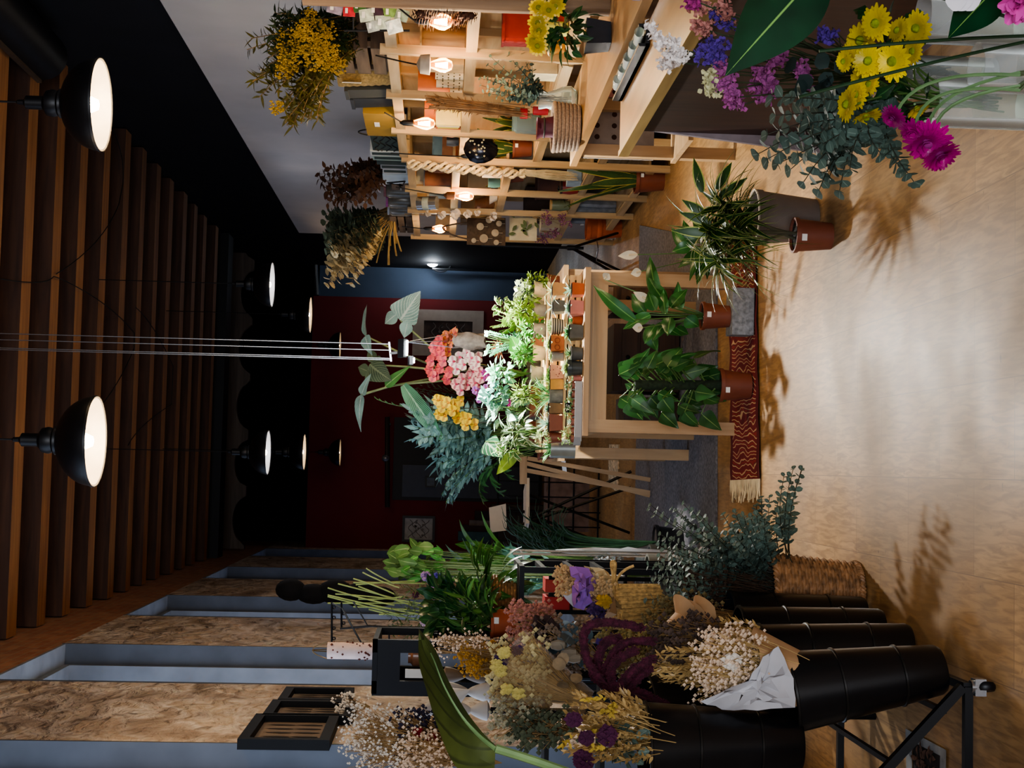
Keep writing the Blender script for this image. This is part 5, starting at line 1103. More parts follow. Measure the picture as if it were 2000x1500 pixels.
leafy('fine green tufted plant behind the mottled grey pot', 1030, 770, yC, BZ-.07, 60, 55, leafm('leaf_tuft', '#7c9a4e'), 'lance', GREYPOT, n=150, L=.05, W=.009)
leafy('broad striped leaf plant left of the orchid stems', 985, 800, yC+.15, BZ, 70, 60, leafm('leaf_calathea', '#5f9a80', vein='#dff0e0', stripes=7), 'ovate', TERRAP, n=44, L=.08, W=.05)
leafy('blue green rounded leaf plant beneath the purple orchid', 970, 770, yC+.14, BZ, 60, 60, LEAF_BL, 'ovate', TERRAP, n=60, L=.06, W=.036)
leafy('white veined leafy plant at the left of the display', 1010, 845, yC+.02, BZ-.07, 70, 60, leafm('leaf_white_vein', '#5f7f5a', vein='#e0e6d6', vw=.2), 'lance', TERRAP, n=80, L=.07, W=.022)
leafy('silver pothos trailing at the left end of the display', 1000, 875, yC+.1, BZ-.1, 70, 50, LEAF_V, 'heart', GREYPOT, n=40, L=.06, W=.045)
# single hero leaves
def hero(name, label, tip, base, D, W, mat, nrm=None, pot=None, shape='ovate', py=None, droop=.2):
    b = P(*base, D); tp = P(*tip, D); c = onrow(py or base[1], TZ+.0015, min(D, ty0+.9)-.02); t = thing(name, label, 'potted plant', c, G3); pot_parts(t, c, .04, .032, .06, pot or TERRAP); m = MB()
    m.leaf(b, tp-b, nrm or (CAM-b), (tp-b).length, W*D/F, droop, shape, .1, 12); part('broad_leaf', m, mat, t); m = MB(); m.tube(bez(c+Vec((0, 0, .055)), c.lerp(b, .6)+Vec((0, 0, .02)), b, 6), .003, 5); part('leaf_stalk', m, STEMG, t); return t
hero('rubber_plant', 'single large upright bright green leaf in the middle of the display', (997, 655), (1022, 702), 7.75, 34, leafm('leaf_hero', '#4f9a3a', vein='#9fd07a', vw=.05), py=700)
hero('anthurium', 'heart shaped dark leaf with pale veins at the left of the display', (983, 893), (948, 862), 7.9, 46, leafm('leaf_anthurium', '#3f7a52', vein='#c8e0c0', stripes=5, vw=.06), shape='heart', py=870)
hero('striped_leaf_plant', 'arching lime green leaf leaning out at the left end of the table', (967, 930), (1010, 880), 7.8, 26, LEAF_Y, py=876, shape='lance', droop=.5)
c = onrow(680, TZ+.0015, ty0+.80); t = thing('brown_bromeliad', 'reddish brown pointed rosette between the grey planter and the green leaf', 'potted plant', c, G3); pot_parts(t, c, .04, .03, .06, TERRAP); m = MB(); q = AY(977, 680, c.y); m.tube([c+Vec((0, 0, .05)), q], .012, 6); part('stem', m, STEMD, t); m = MB(); rosette(m, q, 34, .075, .022, (-.3, 1.4), 'lance', 0); part('rosette_leaves', m, leafm('leaf_rust', '#7d4228', vein='#b06a48'), t)
# ================================================================== ORCHIDS, ALOCASIA, FERNS, TABLE SPOTLIGHT
OG = 'moth orchids massed on the display'; OLIP = plain('orchid_lip_red', '#b03a52', .6); OLY = plain('orchid_lip_yellow', '#c98a1e', .6)
ocol = {'coral': '#cf4a48', 'orange': '#dd8a3a', 'cream': '#e3cfc0', 'blush': '#dba9a0', 'magenta': '#a8288a', 'lilac': '#bd77c4', 'yellow': '#e0c01e'}
ov = {'coral': '#a8323c', 'orange': '#b0541f', 'cream': '#c98a92', 'blush': '#b0606a', 'magenta': '#6d1058', 'lilac': '#8d4496', 'yellow': '#b58a14'}
OM = {k: leafm('orchid_'+k, c, rough=.5, vein=ov[k], vw=.22) for k, c in ocol.items()}
def orchid_plant(label, col, lip, fl, r, pyb, yb, stalks):
    c = onrow(pyb, .902, yb); t = thing('moth_orchid', label, 'orchid', c, OG); pot_parts(t, c, .05, .042, .085, plain('orchid_pot', '#4c4a44', .5)); m = MB()
    for k in range(5): a = k*2.4+.4; m.leaf(c+Vec((0, 0, .09)), Vec((math.cos(a), math.sin(a), .5)), (0, 0, 1), .17, .055, .9, 'ovate', .2, 6)
    part('leaves', m, LEAF_G, t)
    for st in stalks:
        m = MB(); pts = [c+Vec((0, 0, .09))]+[P(px, py, c.y+.0) for px, py in st]; m.tube(pts, .0032, 5); part('flower_stalk', m, plain('orchid_stalk', '#28301f', .6), t)
    for i, (px, py) in enumerate(fl):
        q = P(px, py, c.y-.03-.04*((i*5) % 3)); orchid(t, q, unit(CAM-q+Vec((rnd.uniform(-.8, .8), 0, rnd.uniform(-.4, .5)))), r, OM[col], lip)
yO = p2_.y+.22
orchid_plant('coral red moth orchid arching at the top right of the orchid mass', 'coral', OLIP, [(848, 679), (842, 705), (840, 722), (852, 732), (863, 684), (866, 705), (874, 741), (858, 666), (853, 692), (861, 718), (878, 727), (846, 735)], .038, 716, yO, [[(990, 716), (905, 712), (850, 690)], [(960, 722), (860, 728)]])
orchid_plant('orange moth orchid at the right edge of the orchid mass', 'orange', OLIP, [(871, 655), (881, 664), (876, 687), (868, 668), (889, 650)], .032, 690, yO+.1, [[(980, 690), (900, 680), (872, 655)]])
orchid_plant('cream moth orchid with pink hearts in the middle of the mass', 'cream', OLIP, [(897, 698), (920, 699), (892, 721), (936, 698), (905, 712), (926, 712), (912, 690), (932, 707), (885, 706)], .038, 730, yO-.02, [[(1000, 722), (930, 712), (895, 700)]])
orchid_plant('blush veined moth orchid below the coral orchid', 'blush', OLIP, [(923, 726), (937, 726), (890, 750), (912, 752), (927, 748), (903, 740), (915, 738), (940, 738), (900, 762), (933, 752)], .037, 748, yO, [[(1014, 747), (950, 745), (900, 744)]])
orchid_plant('small magenta orchid in the centre of the display', 'magenta', OLIP, [(954, 729), (949, 738), (965, 752), (958, 745), (946, 728)], .022, 765, yO-.05, [[(1000, 755), (955, 738)]])
orchid_plant('lilac moth orchid drooping at the centre left', 'lilac', OLIP, [(933, 765), (939, 774), (928, 762), (942, 765), (949, 758), (936, 780)], .026, 780, yO-.05, [[(1000, 775), (950, 766)]])
orchid_plant('tiny purple orchid low beside the price board', 'magenta', OLIP, [(986, 780), (996, 790), (991, 786), (999, 782)], .018, 792, yO-.08, [[(1010, 790), (990, 786)]])
orchid_plant('yellow moth orchid with two cascades at the left of the orchid mass', 'yellow', OLY, [(858, 809), (874, 786), (855, 781), (894, 817), (910, 830), (928, 829), (900, 783), (884, 802), (868, 812), (905, 815), (864, 795), (880, 792), (892, 803), (915, 818), (862, 783), (888, 790)], .038, 806, yO, [[(1014, 800), (900, 797), (862, 785)], [(1010, 812), (920, 812), (860, 812)], [(1000, 822), (940, 825), (915, 830)]])
# alocasia with big pale leaves
c = onrow(730, TZ+.0015, p2_.y+.85); t = thing('alocasia', 'tall alocasia with large pale heart shaped leaves rising above the orchids', 'potted plant', c); pot_parts(t, c, .09, .07, .16, DGREY)
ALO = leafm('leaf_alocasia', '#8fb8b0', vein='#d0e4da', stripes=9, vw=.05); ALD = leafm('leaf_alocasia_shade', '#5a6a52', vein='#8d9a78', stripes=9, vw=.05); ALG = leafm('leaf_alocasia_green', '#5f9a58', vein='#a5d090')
Dz = c.y
def aleaf(tip, jn, W, mat, stalk, nrm, lobes=True, droop=.25):
    a, b = P(*jn, Dz), P(*tip, Dz-.05); L = (b-a).length; m = MB(); m.leaf(a, b-a, nrm, L, W*Dz/F, droop, 'heart', .12, 14, wave=.02)
    if lobes:
        d = unit(a-b); nn = unit(Vec(nrm)); s = d.cross(nn).normalized()
        for q in (-1, 1): m.leaf(a-d*L*.12+s*q*W*Dz/F*.20, unit(d+s*q*.35), nrm, L*.5, W*Dz/F*.42, .15, 'ovate', .1, 8)
    o = part('alocasia_leaf', m, mat, t); m = MB(); m.tube([c+Vec((0, 0, .15))]+[P(px, py, Dz) for px, py in stalk]+[a], [.009]+[.007]*len(stalk)+[.005], 7); part('leaf_stalk', m, plain('alocasia_stalk', '#7d8a5a', .5), t)
n0 = unit(CAM-P(780, 610, Dz))
aleaf((818, 568), (782, 626), 66, ALO, [(865, 700), (820, 660)], n0+Vec((.2, 0, .25)))
aleaf((704, 596), (714, 656), 34, ALO, [(860, 720), (775, 686)], Vec((.2, -.5, 1.2)), False, .4)
o_ = aleaf((722, 694), (713, 656), 34, ALO, [(860, 720), (775, 686)], Vec((-.3, -.7, .6)), False, .3)
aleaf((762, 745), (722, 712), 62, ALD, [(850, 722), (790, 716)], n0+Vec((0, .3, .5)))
aleaf((690, 842), (706, 770), 30, ALO, [(865, 735), (760, 755)], Vec((0, -.75, .8)), False, .5)
aleaf((719, 729), (706, 772), 26, ALO, [(865, 735), (760, 755)], Vec((0, -.75, .8)), False, .3)
aleaf((800, 712), (752, 755), 24, ALG, [(850, 745), (790, 750)], Vec((0, -.8, .6)), False, .2)
# blue star fern, big staghorn like leaf, sword fern
c = onrow(850, TZ+.0015, p2_.y+.62); t = thing('blue_star_fern', 'large blue green fern with lobed fronds spreading at the left of the display', 'fern', c); pot_parts(t, c, .09, .07, .15, TERRAP)
BSF = leafm('leaf_blue_star', '#86aeaa', vein='#b5d0cc', rough=.5); top = c+Vec((0, 0, .15)); m = MB()
def frond(m, tip, L, W, D, n=9, mid=None):
    b = P(*tip, D); pts = bez(top+rv(.04), top.lerp(b, .5)+Vec((0, 0, .16)) if mid is None else P(*mid, D), b, 9)
    for i in range(n):
        tt = (.35+.65*i/n)*9; k = min(int(tt), 8); p = pts[k].lerp(pts[k+1], tt-k); d = unit(pts[k+1]-pts[k]); x, y, _ = frame(d)
        for s in (-1, 1): m.leaf(p, unit(x*s*.9+d*.7+rv(.4)), y+rv(.8), L*(1-.45*i/n)*rnd.uniform(.6, 1.2), W, .7, 'lance', .15, 5)
    m.leaf(pts[8], pts[9]-pts[8], (0, 0, 1), L, W, .3, 'lance', .1, 4); return pts
st = MB()
for k in range(64):
    tip = (rnd.uniform(795, 880), rnd.uniform(775, 880)) if k < 40 else (rnd.uniform(835, 900), rnd.uniform(855, 985))
    if k >= 40 and tip[1] > 920 and tip[0] < 850: tip = (tip[0]+30, tip[1])
    pts = frond(m, tip, rnd.uniform(.07, .13), .032, c.y-.15+rnd.uniform(-.15, .25)); st.tube(pts, .002, 4)
part('fronds', m, BSF, t); part('stems', st, STEMG, t)
m = MB(); a, b = P(788, 752, c.y-.2), P(868, 872, c.y-.3); m.leaf(a, b-a, CAM-a+Vec((0, 0, 1.5)), (b-a).length, .11, .5, 'lance', .35, 16, wave=.05); part('long_rippled_frond', m, leafm('leaf_birds_nest', '#4f8a6a', vein='#9cc8ac', stripes=12), t)
c = onrow(800, TZ+.0015, p2_.y+.92); t = thing('sword_fern', 'bright green ladder shaped fern frond standing up behind the blue fern', 'fern', c); pot_parts(t, c, .06, .05, .1, TERRAP); m = MB(); pts = bez(c+Vec((0, 0, .1)), P(800, 812, c.y), P(735, 779, c.y), 14); st = MB(); st.tube(pts, .003, 5)
for i in range(5, 15):
    d = unit(pts[i]-pts[i-1]); x, y, _ = frame(d)
    for s in (-1, 1): m.leaf(pts[i], unit(x*s+d*.3), y, .085*(1.1-.5*abs(i-8)/7), .02, .3, 'strap', .1, 4)
part('leaflets', m, BG, t); part('frond_stem', st, STEMG, t)
m = MB(); st = MB()
for k in range(40): tip = (rnd.uniform(790, 850), rnd.uniform(745, 790)); b = P(*tip, c.y+.1); feather_leaf(m, c+Vec((0, 0, .1)), b, .05, 9)
part('background_fronds', m, leafm('leaf_fern_dark', '#3f6a4a'), t)
c = onrow(880, TZ+.0015, p2_.y+.45); t = thing('lobed_fern', 'dark green deeply lobed fern frond hanging off the left of the rear table', 'fern', c); pot_parts(t, c, .06, .05, .1, TERRAP); top = c+Vec((0, 0, .1)); m = MB(); st = MB()
for mid, tip in (((900, 900), (985, 970)), ((920, 880), (1000, 935)), ((905, 905), (945, 985))): st.tube(frond(m, tip, .13, .026, c.y-.1, 8, mid), .0025, 5)
part('fronds', m, leafm('leaf_lobed_dark', '#2f5a34', vein='#5a8a52'), t); part('stems', st, STEMG, t)
# pumice planter hung by wires
q = P(917, 666, 8.32); t = thing('hanging_stone_planter', 'rough grey stone planter hanging by steel wires beside the orchids', 'planter', q); m = MB(); n = 10; rows = []
for j in range(9):
    z = (.5-j/8)*.185; rows.append([q+Vec((math.cos(a)*(.042+.006*math.sin(5*a+j)+(.008 if 2 < j < 6 else 0)), math.sin(a)*.04, z+.01*math.sin(3*a)*(1 if j in (0, 8) else .2))) for a in [2*PI*i/18 for i in range(19)]])
m.sheet(rows[::-1]); m.disc(q-Vec((0, 0, .09)), .035, 12, (0, 0, -1)); part('stone_body', m, plain('pumice', '#6d645c', .95, var=.3, scale=30, bump=.6), t)
hk = P(792, 668, 8.2); m = MB()
for dx in (-.04, .0, .04): m.tube([hk, q+Vec((dx, .02*(dx == 0), .09))], .0022, 4)
part('hanging_wires', m, STEEL, t); m = MB(); bush(m, q+Vec((.01, 0, .105)), .04, 22, .05, .03, 'lance', .6); part('foliage', m, leafm('leaf_coral', '#b0604a'), t)
# steel wire suspended spotlights
sp = P(797, 683, 8.05); t = thing('spotlight_cluster', 'cluster of blinding white panel spotlights hung on four steel wires over the table', 'lamp', sp)
for i, (t0, t1) in enumerate((((0, 657), (758, 672)), ((0, 665), (760, 684)), ((0, 677), (762, 700)), ((0, 684), (762, 703)))):
    A = AY(-40, t0[1]-1, 7.95); m = MB(); b = P(*t1, 8.05); top_ = Vec((b.x, b.y, ZC)); m.tube([b, top_+Vec((.0, 0, 0))], .003, 5); part('steel_wire', m, STEEL, t)
m = MB(); m.bar(P(760, 668, 8.05), P(764, 706, 8.05), .01); m.tube([P(762, 690, 8.05), P(785, 688, 8.05)], .008, 6); part('crossbar', m, STEEL, t)
LED = glow('led_white', '#f4f8ff', 55)
for px, py, w_, h_, tilt in ((792, 680, .085, .045, .55), (808, 704, .03, .035, .2)):
    q = P(px, py, 8.0); m = MB(); m.box(q+Vec((0, .012, .018)), (w_+.02, h_+.02, .022), rx=tilt); hd = part('lamp_head', m, BLK, t); m = MB(); m.box(q, (w_, h_, .006), rx=tilt); part('led_panel', m, LED, hd)
light('table_spot', 'SPOT', P(803, 686, 7.72)+Vec((0, 0, .0)), 165, (1, .97, .9), .05, ang=2.6, blend=.5, to=P(1150, 690, 7.4))
light('table_spot_spill', 'POINT', P(800, 684, 7.74), 13, (.95, .98, 1), .04)
# ================================================================== LEFT: BUCKET TROLLEY
BUCK = plain('black_bucket', '#0e0f12', .32, .1, var=.15); RINGM = plain('bucket_ring', '#1c1b1a', .3, .3, var=.1)
def bucket(label, top, bot, rt=.11, rb=.068):
    top, bot = Vec(top), Vec(bot); d = unit(top-bot); L = (top-bot).length; t = thing('flower_bucket', label, 'bucket', bot, 'black flower buckets on the trolley')
    pr = [(.001, 0), (rb*.9, 0), (rb, .012), (rb+(rt-rb)*.3, L*.3), (rt, L), (rt-.004, L), (rb-.004, .02), (.001, .02)]; m = MB(); m.lathe(pr, bot, 32, d=d); part('bucket_body', m, BUCK, t)
    for k in (.28, .68): r = rb+(rt-rb)*k; m = MB(); m.lathe([(r*.995, L*k-.004), (r+.004, L*k-.002), (r+.004, L*k+.003), (r*.998, L*k+.005)], bot, 32, d=d); part('band', m, RINGM, t)
    m = MB(); m.lathe([(rt-.002, L-.008), (rt+.004, L-.005), (rt+.004, L+.001), (rt-.005, L+.002)], bot, 32, d=d); part('rim', m, RINGM, t)
    return t
D0 = 3.85
LB = [(P(1538, 1352, D0-.02), P(1838, 1307, D0)), (P(1480, 1293, D0+.33), P(1775, 1262, D0+.33)), (P(1442, 1252, D0+.66), P(1722, 1230, D0+.66)), (P(1425, 1218, D0+.98), P(1688, 1204, D0+.98))]
lab = ['nearest large black bucket of the lower row holding the paper wrapped bunch', 'second black bucket of the lower row', 'third black bucket of the lower row', 'fourth black bucket of the lower row beside the wicker basket']
for (a, b_), l in zip(LB, lab): bucket(l, a, b_)
UB = [(P(1258, 1466, 3.72), P(1560, 1452, 3.80)), (P(1262, 1392, 4.12), P(1520, 1388, 4.2))]
bucket('nearest black bucket of the upper row cut by the frame edge', *UB[0], .125, .08); bucket('second black bucket of the upper row behind the purple amaranth', *UB[1], .11, .07)
# trolley frame
w0 = FL(1938, 1340); t = thing('bucket_trolley', 'black steel two tier trolley with castors carrying the flower buckets', 'trolley', w0)
fx = w0.x; fz = .075; y0, y1 = w0.y-.02, LB[3][1].y+.16; bx = -1.10
lowz = LB[0][1].z-.085
for nm, a, b_, w_ in (('base_rail', (fx, y0, fz), (bx, y0, fz), .022), ('base_rail', (fx, y1, fz), (bx, y1, fz), .022), ('front_rail', (fx, y0, fz+.0), (fx, y1, fz), .022), ('rear_rail', (bx, y0, fz), (bx, y1, fz), .022),
                      ('sloping_side', (fx+.0, y0, fz+.015), (bx+.0, y0, .60), .024), ('sloping_side', (fx, y1, fz+.015), (bx, y1, .60), .024), ('rear_post', (bx, y0, fz), (bx, y0, .75), .022), ('rear_post', (bx, y1, fz), (bx, y1, .75), .022)):
    m = MB(); m.bar(a, b_, w_); part(nm, m, BLK, t)
for k in (.12, .38, .62, .86): x = fx+(bx-fx)*k; z = fz+(.60-fz)*k; m = MB(); m.bar((x, y0, z+.0), (x, y1, z+.0), .014); part('bucket_rest', m, BLK, t)
for x, y in ((fx, y0), (fx, y1), (bx, y0), (bx, y1)):
    m = MB(); c = Vec((x, y, .028)); m.lathe([(.001, -.011), (.024, -.011), (.028, -.004), (.028, .004), (.024, .011), (.001, .011)], c, 20, d=(1, .3, 0)); w_ = part('castor_wheel', m, BLK, t); m = MB(); m.box((x, y, .045), (.045, .034, .03)); m.lathe([(.006, 0), (.018, .0), (.018, .012)], (x, y, .056), 12); part('castor_fork', m, STEEL, w_)
# kraft and white paper around the near bucket bunch
KRAFT = plain('kraft_paper', '#a98660', .8, var=.12); WPAP = plain('white_paper', '#aaa9ac', .8, var=.06); GYP = plain('gypsophila_dry', '#d6bfa6', .9, var=.15); GYW = plain('gypsophila_white', '#dad3c6', .9, var=.08); STRAW = plain('straw', '#a58a5a', .9, var=.3); STRAWL = leafm('straw_leaf', '#b59a68'); DRYG = leafm('dry_green', '#5d5a3c')
b0 = LB[0][1].lerp(LB[0][0], .5); t = thing('gypsophila_bouquet', 'dried baby breath bouquet wrapped in kraft and white paper in the nearest bucket', 'bouquet', b0)
rim = P(1405, 1300, D0-.02); m = MB(); wrap_paper(m, LB[0][1].lerp(LB[0][0], .8), P(1455, 1305, D0-.02), .07, .105, 26, .012, .55, 2.2); part('kraft_wrap', m, KRAFT, t)
A = [P(*q, D0+o) for q, o in (((1520, 1262), -.12), ((1490, 1283), -.15), ((1462, 1330), -.18), ((1368, 1370), -.13), ((1410, 1386), -.12), ((1480, 1388), -.14), ((1553, 1382), -.13), ((1550, 1325), -.16))]
cen = P(1480, 1345, D0-.19); m = MB(); crumple(m, A, cen, .012); part('white_sheet', m, WPAP, t, smooth=25)
m = MB()
tips = [P(rnd.uniform(1365, 1490), rnd.uniform(1240, 1350), D0+rnd.uniform(-.15, .05)) for _ in range(150)]
spray(m, b0+Vec((0, 0, .05)), tips, 3, .0055, .0012, 1, 0, .03, 3); part('flower_heads', m, [GYP, STRAW], t)
m = MB(); fluff(m, P(1430, 1290, D0-.13), .026, 40, .008); part('white_heads', m, GYW, t)
# kraft wrapped bunches in buckets two and three
b0 = LB[2][1].lerp(LB[2][0], .5); t = thing('kraft_bouquet', 'bouquet of dark dried seed heads in a curled kraft wrap behind the baby breath', 'bouquet', b0)
m = MB(); wrap_paper(m, LB[2][1].lerp(LB[2][0], .9), P(1370, 1225, D0+.5), .06, .09, 22, .04, .6, .4); part('kraft_wrap', m, KRAFT, t); m = MB()
for (px, py), r_ in (((1335, 1190), 26), ((1375, 1192), 28), ((1355, 1200), 20)): q = P(px, py, D0+.45); m.leaf(q+Vec((-.03, 0, -.04)), Vec((.3, .2, 1)), CAM-q, .12, .11, 1.6, 'round', .5, 8)
part('paper_curl', m, KRAFT, t); m = MB(); tips = [P(rnd.uniform(1285, 1385), rnd.uniform(1215, 1275), D0+.35+rnd.uniform(-.1, .1)) for _ in range(70)]; spray(m, b0, tips, 3, .008, .0014, 1, 0, .03, 3); part('seed_heads', m, [plain('dark_seed', '#4f4038', .95, var=.3), STEMB], t)
b0 = LB[1][1].lerp(LB[1][0], .55); t = thing('oat_bunch', 'bunch of dried wild oats in the second lower bucket', 'dried flowers', b0); m = MB()
for k in range(44): grass(m, b0+rv(.03), P(rnd.uniform(1265, 1420), rnd.uniform(1265, 1350), D0+.22+rnd.uniform(-.1, .1)), .14, 20, w=.012)
for k in range(12): grass(m, b0+rv(.03), P(rnd.uniform(1400, 1450), rnd.uniform(1205, 1260), D0+.3), .1, 12, w=.012)
part('oat_ears', m, [STRAWL, STRAW], t)
b0 = LB[3][1].lerp(LB[3][0], .55); t = thing('dry_herb_bunch', 'bunch of olive brown dried herbs in the farthest lower bucket', 'dried flowers', b0); m = MB(); tips = [P(rnd.uniform(1275, 1390), rnd.uniform(1180, 1260), D0+.75+rnd.uniform(-.12, .12)) for _ in range(80)]; spray(m, b0, tips, 3, .008, .0014, 1, 0, .04, 3); part('herb_heads', m, [plain('olive_dry', '#6d6240', .95, var=.35), STEMB], t)
# upper bucket flowers
b0 = UB[1][1].lerp(UB[1][0], .6); t = thing('amaranth_bunch', 'bunch of drooping deep purple amaranth tassels in the upper second bucket', 'dried flowers', b0); AM = plain('amaranth', '#451528', .95, var=.45, scale=60)
for pts, D_ in (([(1215, 1350), (1158, 1308), (1140, 1256), (1150, 1222), (1197, 1216), (1252, 1226)], 3.92), ([(1215, 1352), (1171, 1305), (1174, 1268), (1188, 1252), (1207, 1248)], 4.0), ([(1218, 1350), (1184, 1331), (1190, 1292), (1222, 1256), (1274, 1252)], 3.97), ([(1220, 1352), (1194, 1318), (1205, 1290), (1241, 1270)], 3.9), ([(1222, 1354), (1212, 1340), (1238, 1308), (1274, 1287)], 3.88), ([(1226, 1356), (1225, 1345), (1246, 1325), (1268, 1306)], 3.94), ([(1218, 1350), (1178, 1335), (1160, 1318), (1162, 1295)], 4.03), ([(1230, 1360), (1250, 1352), (1290, 1372), (1300, 1378)], 4.0)):
    pp = [P(px, py, D_) for px, py in pts]; pp = [b0]+pp; n = 34; sm = []
    for i in range(n+1):
        s_ = i/n*(len(pp)-1); k = min(int(s_), len(pp)-2); f = s_-k; q0, q1, q2, q3 = pp[max(0, k-1)], pp[k], pp[k+1], pp[min(len(pp)-1, k+2)]
        sm.append((q1*2+(q2-q0)*f+(q0*2-q1*5+q2*4-q3)*f*f+(-q0+q1*3-q2*3+q3)*f**3)*.5)
    m = MB(); z0 = 9
    for i, p in enumerate(sm):
        if i < z0: continue
        for k in range(34): d = unit(rv()); m.octa(p+d*.0105+rv(.003), .0034*rnd.uniform(.6, 1.2), 1.3)
    m.tube(sm, [.0035]*z0+[.0105]*(n-z0-1)+[.007, .003], 8); part('tassel', m, AM, t)
b0 = UB[0][1].lerp(UB[0][0], .55); t = thing('wheat_bouquet', 'bouquet of wheat oats and purple thistles in the nearest upper bucket', 'bouquet', b0); m = MB()
for k in range(60): grass(m, b0+rv(.04), P(rnd.uniform(1105, 1215), rnd.uniform(1345, 1490), 3.6+rnd.uniform(-.12, .12)), .12, 18, w=.014)
part('wheat_ears', m, [STRAWL, STRAW], t); YW = plain('yellow_wheat', '#a98f3c', .9, var=.25)
for px, py in ((1180, 1362), (1200, 1372), (1165, 1425), (1115, 1445), (1190, 1450), (1205, 1378)):
    m = MB(); q = P(px, py, 3.5); d = unit(rv()+Vec((0, 0, 1)))
    for k in range(9):
        for s in (-1, 1): m.leaf(q+d*(.006*k)+rv(.003), unit(d+rv(.9)), CAM-q, .016, .007, .2, 'ovate', .4, 3)
    part('golden_ear', m, YW, t)
for px, py, r_ in ((1185, 1437, .026), (1120, 1405, .018), (1145, 1440, .018), (1140, 1485, .026)): m = MB(); fluff(m, P(px, py, 3.48), r_, 170, .005); part('thistle_head', m, plain('thistle', '#4d1c3f', .9, var=.3), t)
m = MB(); bush(m, P(1215, 1455, 3.62), .06, 60, .03, .025, 'round'); part('green_filler', m, LEAF_E, t)
# wicker basket with eucalyptus
c = FL(1676, 1156); t = thing('wicker_basket', 'brown wicker basket standing on the floor beside the bucket trolley', 'basket', c); hB, rt, rb = .315, .128, .098
m = MB(); n = 44; lv = 26; rows = []
for j in range(lv+1):
    k = j/lv; r = rb+(rt-rb)*k; rows.append([c+Vec(((r+.0035*math.cos(PI*i+PI*j))*math.cos(2*PI*i/n), (r+.0035*math.cos(PI*i+PI*j))*math.sin(2*PI*i/n), .004+hB*k)) for i in range(n+1)])
m.sheet(rows[::-1]); m.disc(c+Vec((0, 0, .01)), rb*.98, 24)
for j in range(1, lv): m.tube([c+Vec((math.cos(a)*(rb+(rt-rb)*j/lv+.004*math.cos(11*a+PI*j)), math.sin(a)*(rb+(rt-rb)*j/lv+.004*math.cos(11*a+PI*j)), .004+hB*j/lv)) for a in [2*PI*i/88 for i in range(89)]], .0058, 5, False)
WICK = plain('wicker', '#8f6844', .6, var=.5, scale=35); part('weave', m, WICK, t)
for z, r in ((.006, rb+.004), (hB, rt+.002)):
    m = MB()
    for s in range(2): m.tube([c+Vec((math.cos(a)*(r+.005*math.cos(26*a+PI*s)), math.sin(a)*(r+.005*math.cos(26*a+PI*s)), z+.006+.006*math.sin(26*a+PI*s))) for a in [2*PI*i/160 for i in range(161)]], .006, 5, False)
    part('braided_rim', m, WICK, t)
b0 = c+Vec((0, 0, .22)); t = thing('basket_eucalyptus', 'big bunch of dried eucalyptus leaning out of the wicker basket', 'dried foliage', b0); m = MB()
def inpoly(px, py): return True
for k in range(78):
    u = rnd.random()
    if u < .42: px, py = rnd.uniform(1265, 1400), rnd.uniform(985, 1110)
    elif u < .6: px, py = rnd.uniform(1240, 1320), rnd.uniform(1110, 1190)
    elif u < .8: px, py = rnd.uniform(1400, 1500), rnd.uniform(990, 1095)
    else: k_ = rnd.random(); px, py = 1450+115*k_+rnd.uniform(-15, 15), 1010-85*k_+rnd.uniform(-15, 15)
    tip = P(px, py, 5.0+rnd.uniform(-.18, .2)); branch(m, bez(b0+Vec((rnd.uniform(-.07, .07), rnd.uniform(-.07, .07), 0)), b0.lerp(tip, .5)+Vec((0, 0, .07)), tip, 7), .038, .034, 11, 'round', .0025, t0=.45)
part('branches', m, [LEAF_E, STEMD], t); m = MB()
for k in range(150): tip = P(rnd.uniform(1335, 1420), rnd.uniform(1105, 1200), 4.95+rnd.uniform(-.1, .15)); m.tube(bez(b0+Vec((rnd.uniform(-.09, .09), rnd.uniform(-.09, .09), .0)), b0.lerp(tip, .5)+rv(.02), tip, 5), .0013, 3); m.octa(tip, .006); m.octa(tip+rv(.01), .005)
part('brown_twig_mass', m, plain('twig_brown', '#3f2d1e', .95, var=.4), t)
# broad leaf in the very foreground left, plant standing outside the frame
c = FL(2150, 1560); c = Vec((-.78, 2.9, 0)); t = thing('foreground_alocasia', 'large olive green arrow shaped leaf on a thick stalk at the left front', 'potted plant', c); pot_parts(t, c, .12, .09, .22, BUCK); Df = 3.3
jn, tp = P(968, 1462, Df), P(818, 1232, Df-.08); FGL = leafm('leaf_foreground', '#4f5a28', vein='#3d4620', stripes=5, vw=.0, rough=.75); m = MB()
out = [(818, 1228), (838, 1262), (818, 1296), (830, 1330), (842, 1380), (862, 1440), (890, 1500), (925, 1530), (975, 1530), (975, 1470), (968, 1462), (940, 1432), (905, 1385), (880, 1345), (860, 1300), (848, 1262)]
rim_ = [P(a, b, Df-.03*math.sin(i)) for i, (a, b) in enumerate(out)]
mid = [P(818, 1232, Df-.06), P(846, 1285, Df+.04), P(868, 1340, Df+.05), P(900, 1395, Df+.05), P(935, 1435, Df+.03), jn]
L_ = [rim_[0], P(818, 1292, Df-.05), P(832, 1345, Df-.06), P(855, 1420, Df-.06), P(893, 1500, Df-.05), P(965, 1535, Df)]
R_ = [rim_[0], P(850, 1268, Df-.04), P(874, 1325, Df-.03), P(908, 1385, Df-.02), P(942, 1430, Df), P(970, 1458, Df)]
def sub(a, n=24):
    o = []
    for i in range(n+1):
        s = i/n*(len(a)-1); k = min(int(s), len(a)-2); f = s-k; p0, p1, p2, p3 = a[max(0, k-1)], a[k], a[k+1], a[min(len(a)-1, k+2)]
        o.append((p1*2+(p2-p0)*f+(p0*2-p1*5+p2*4-p3)*f*f+(-p0+p1*3-p2*3+p3)*f**3)*.5)
    return o
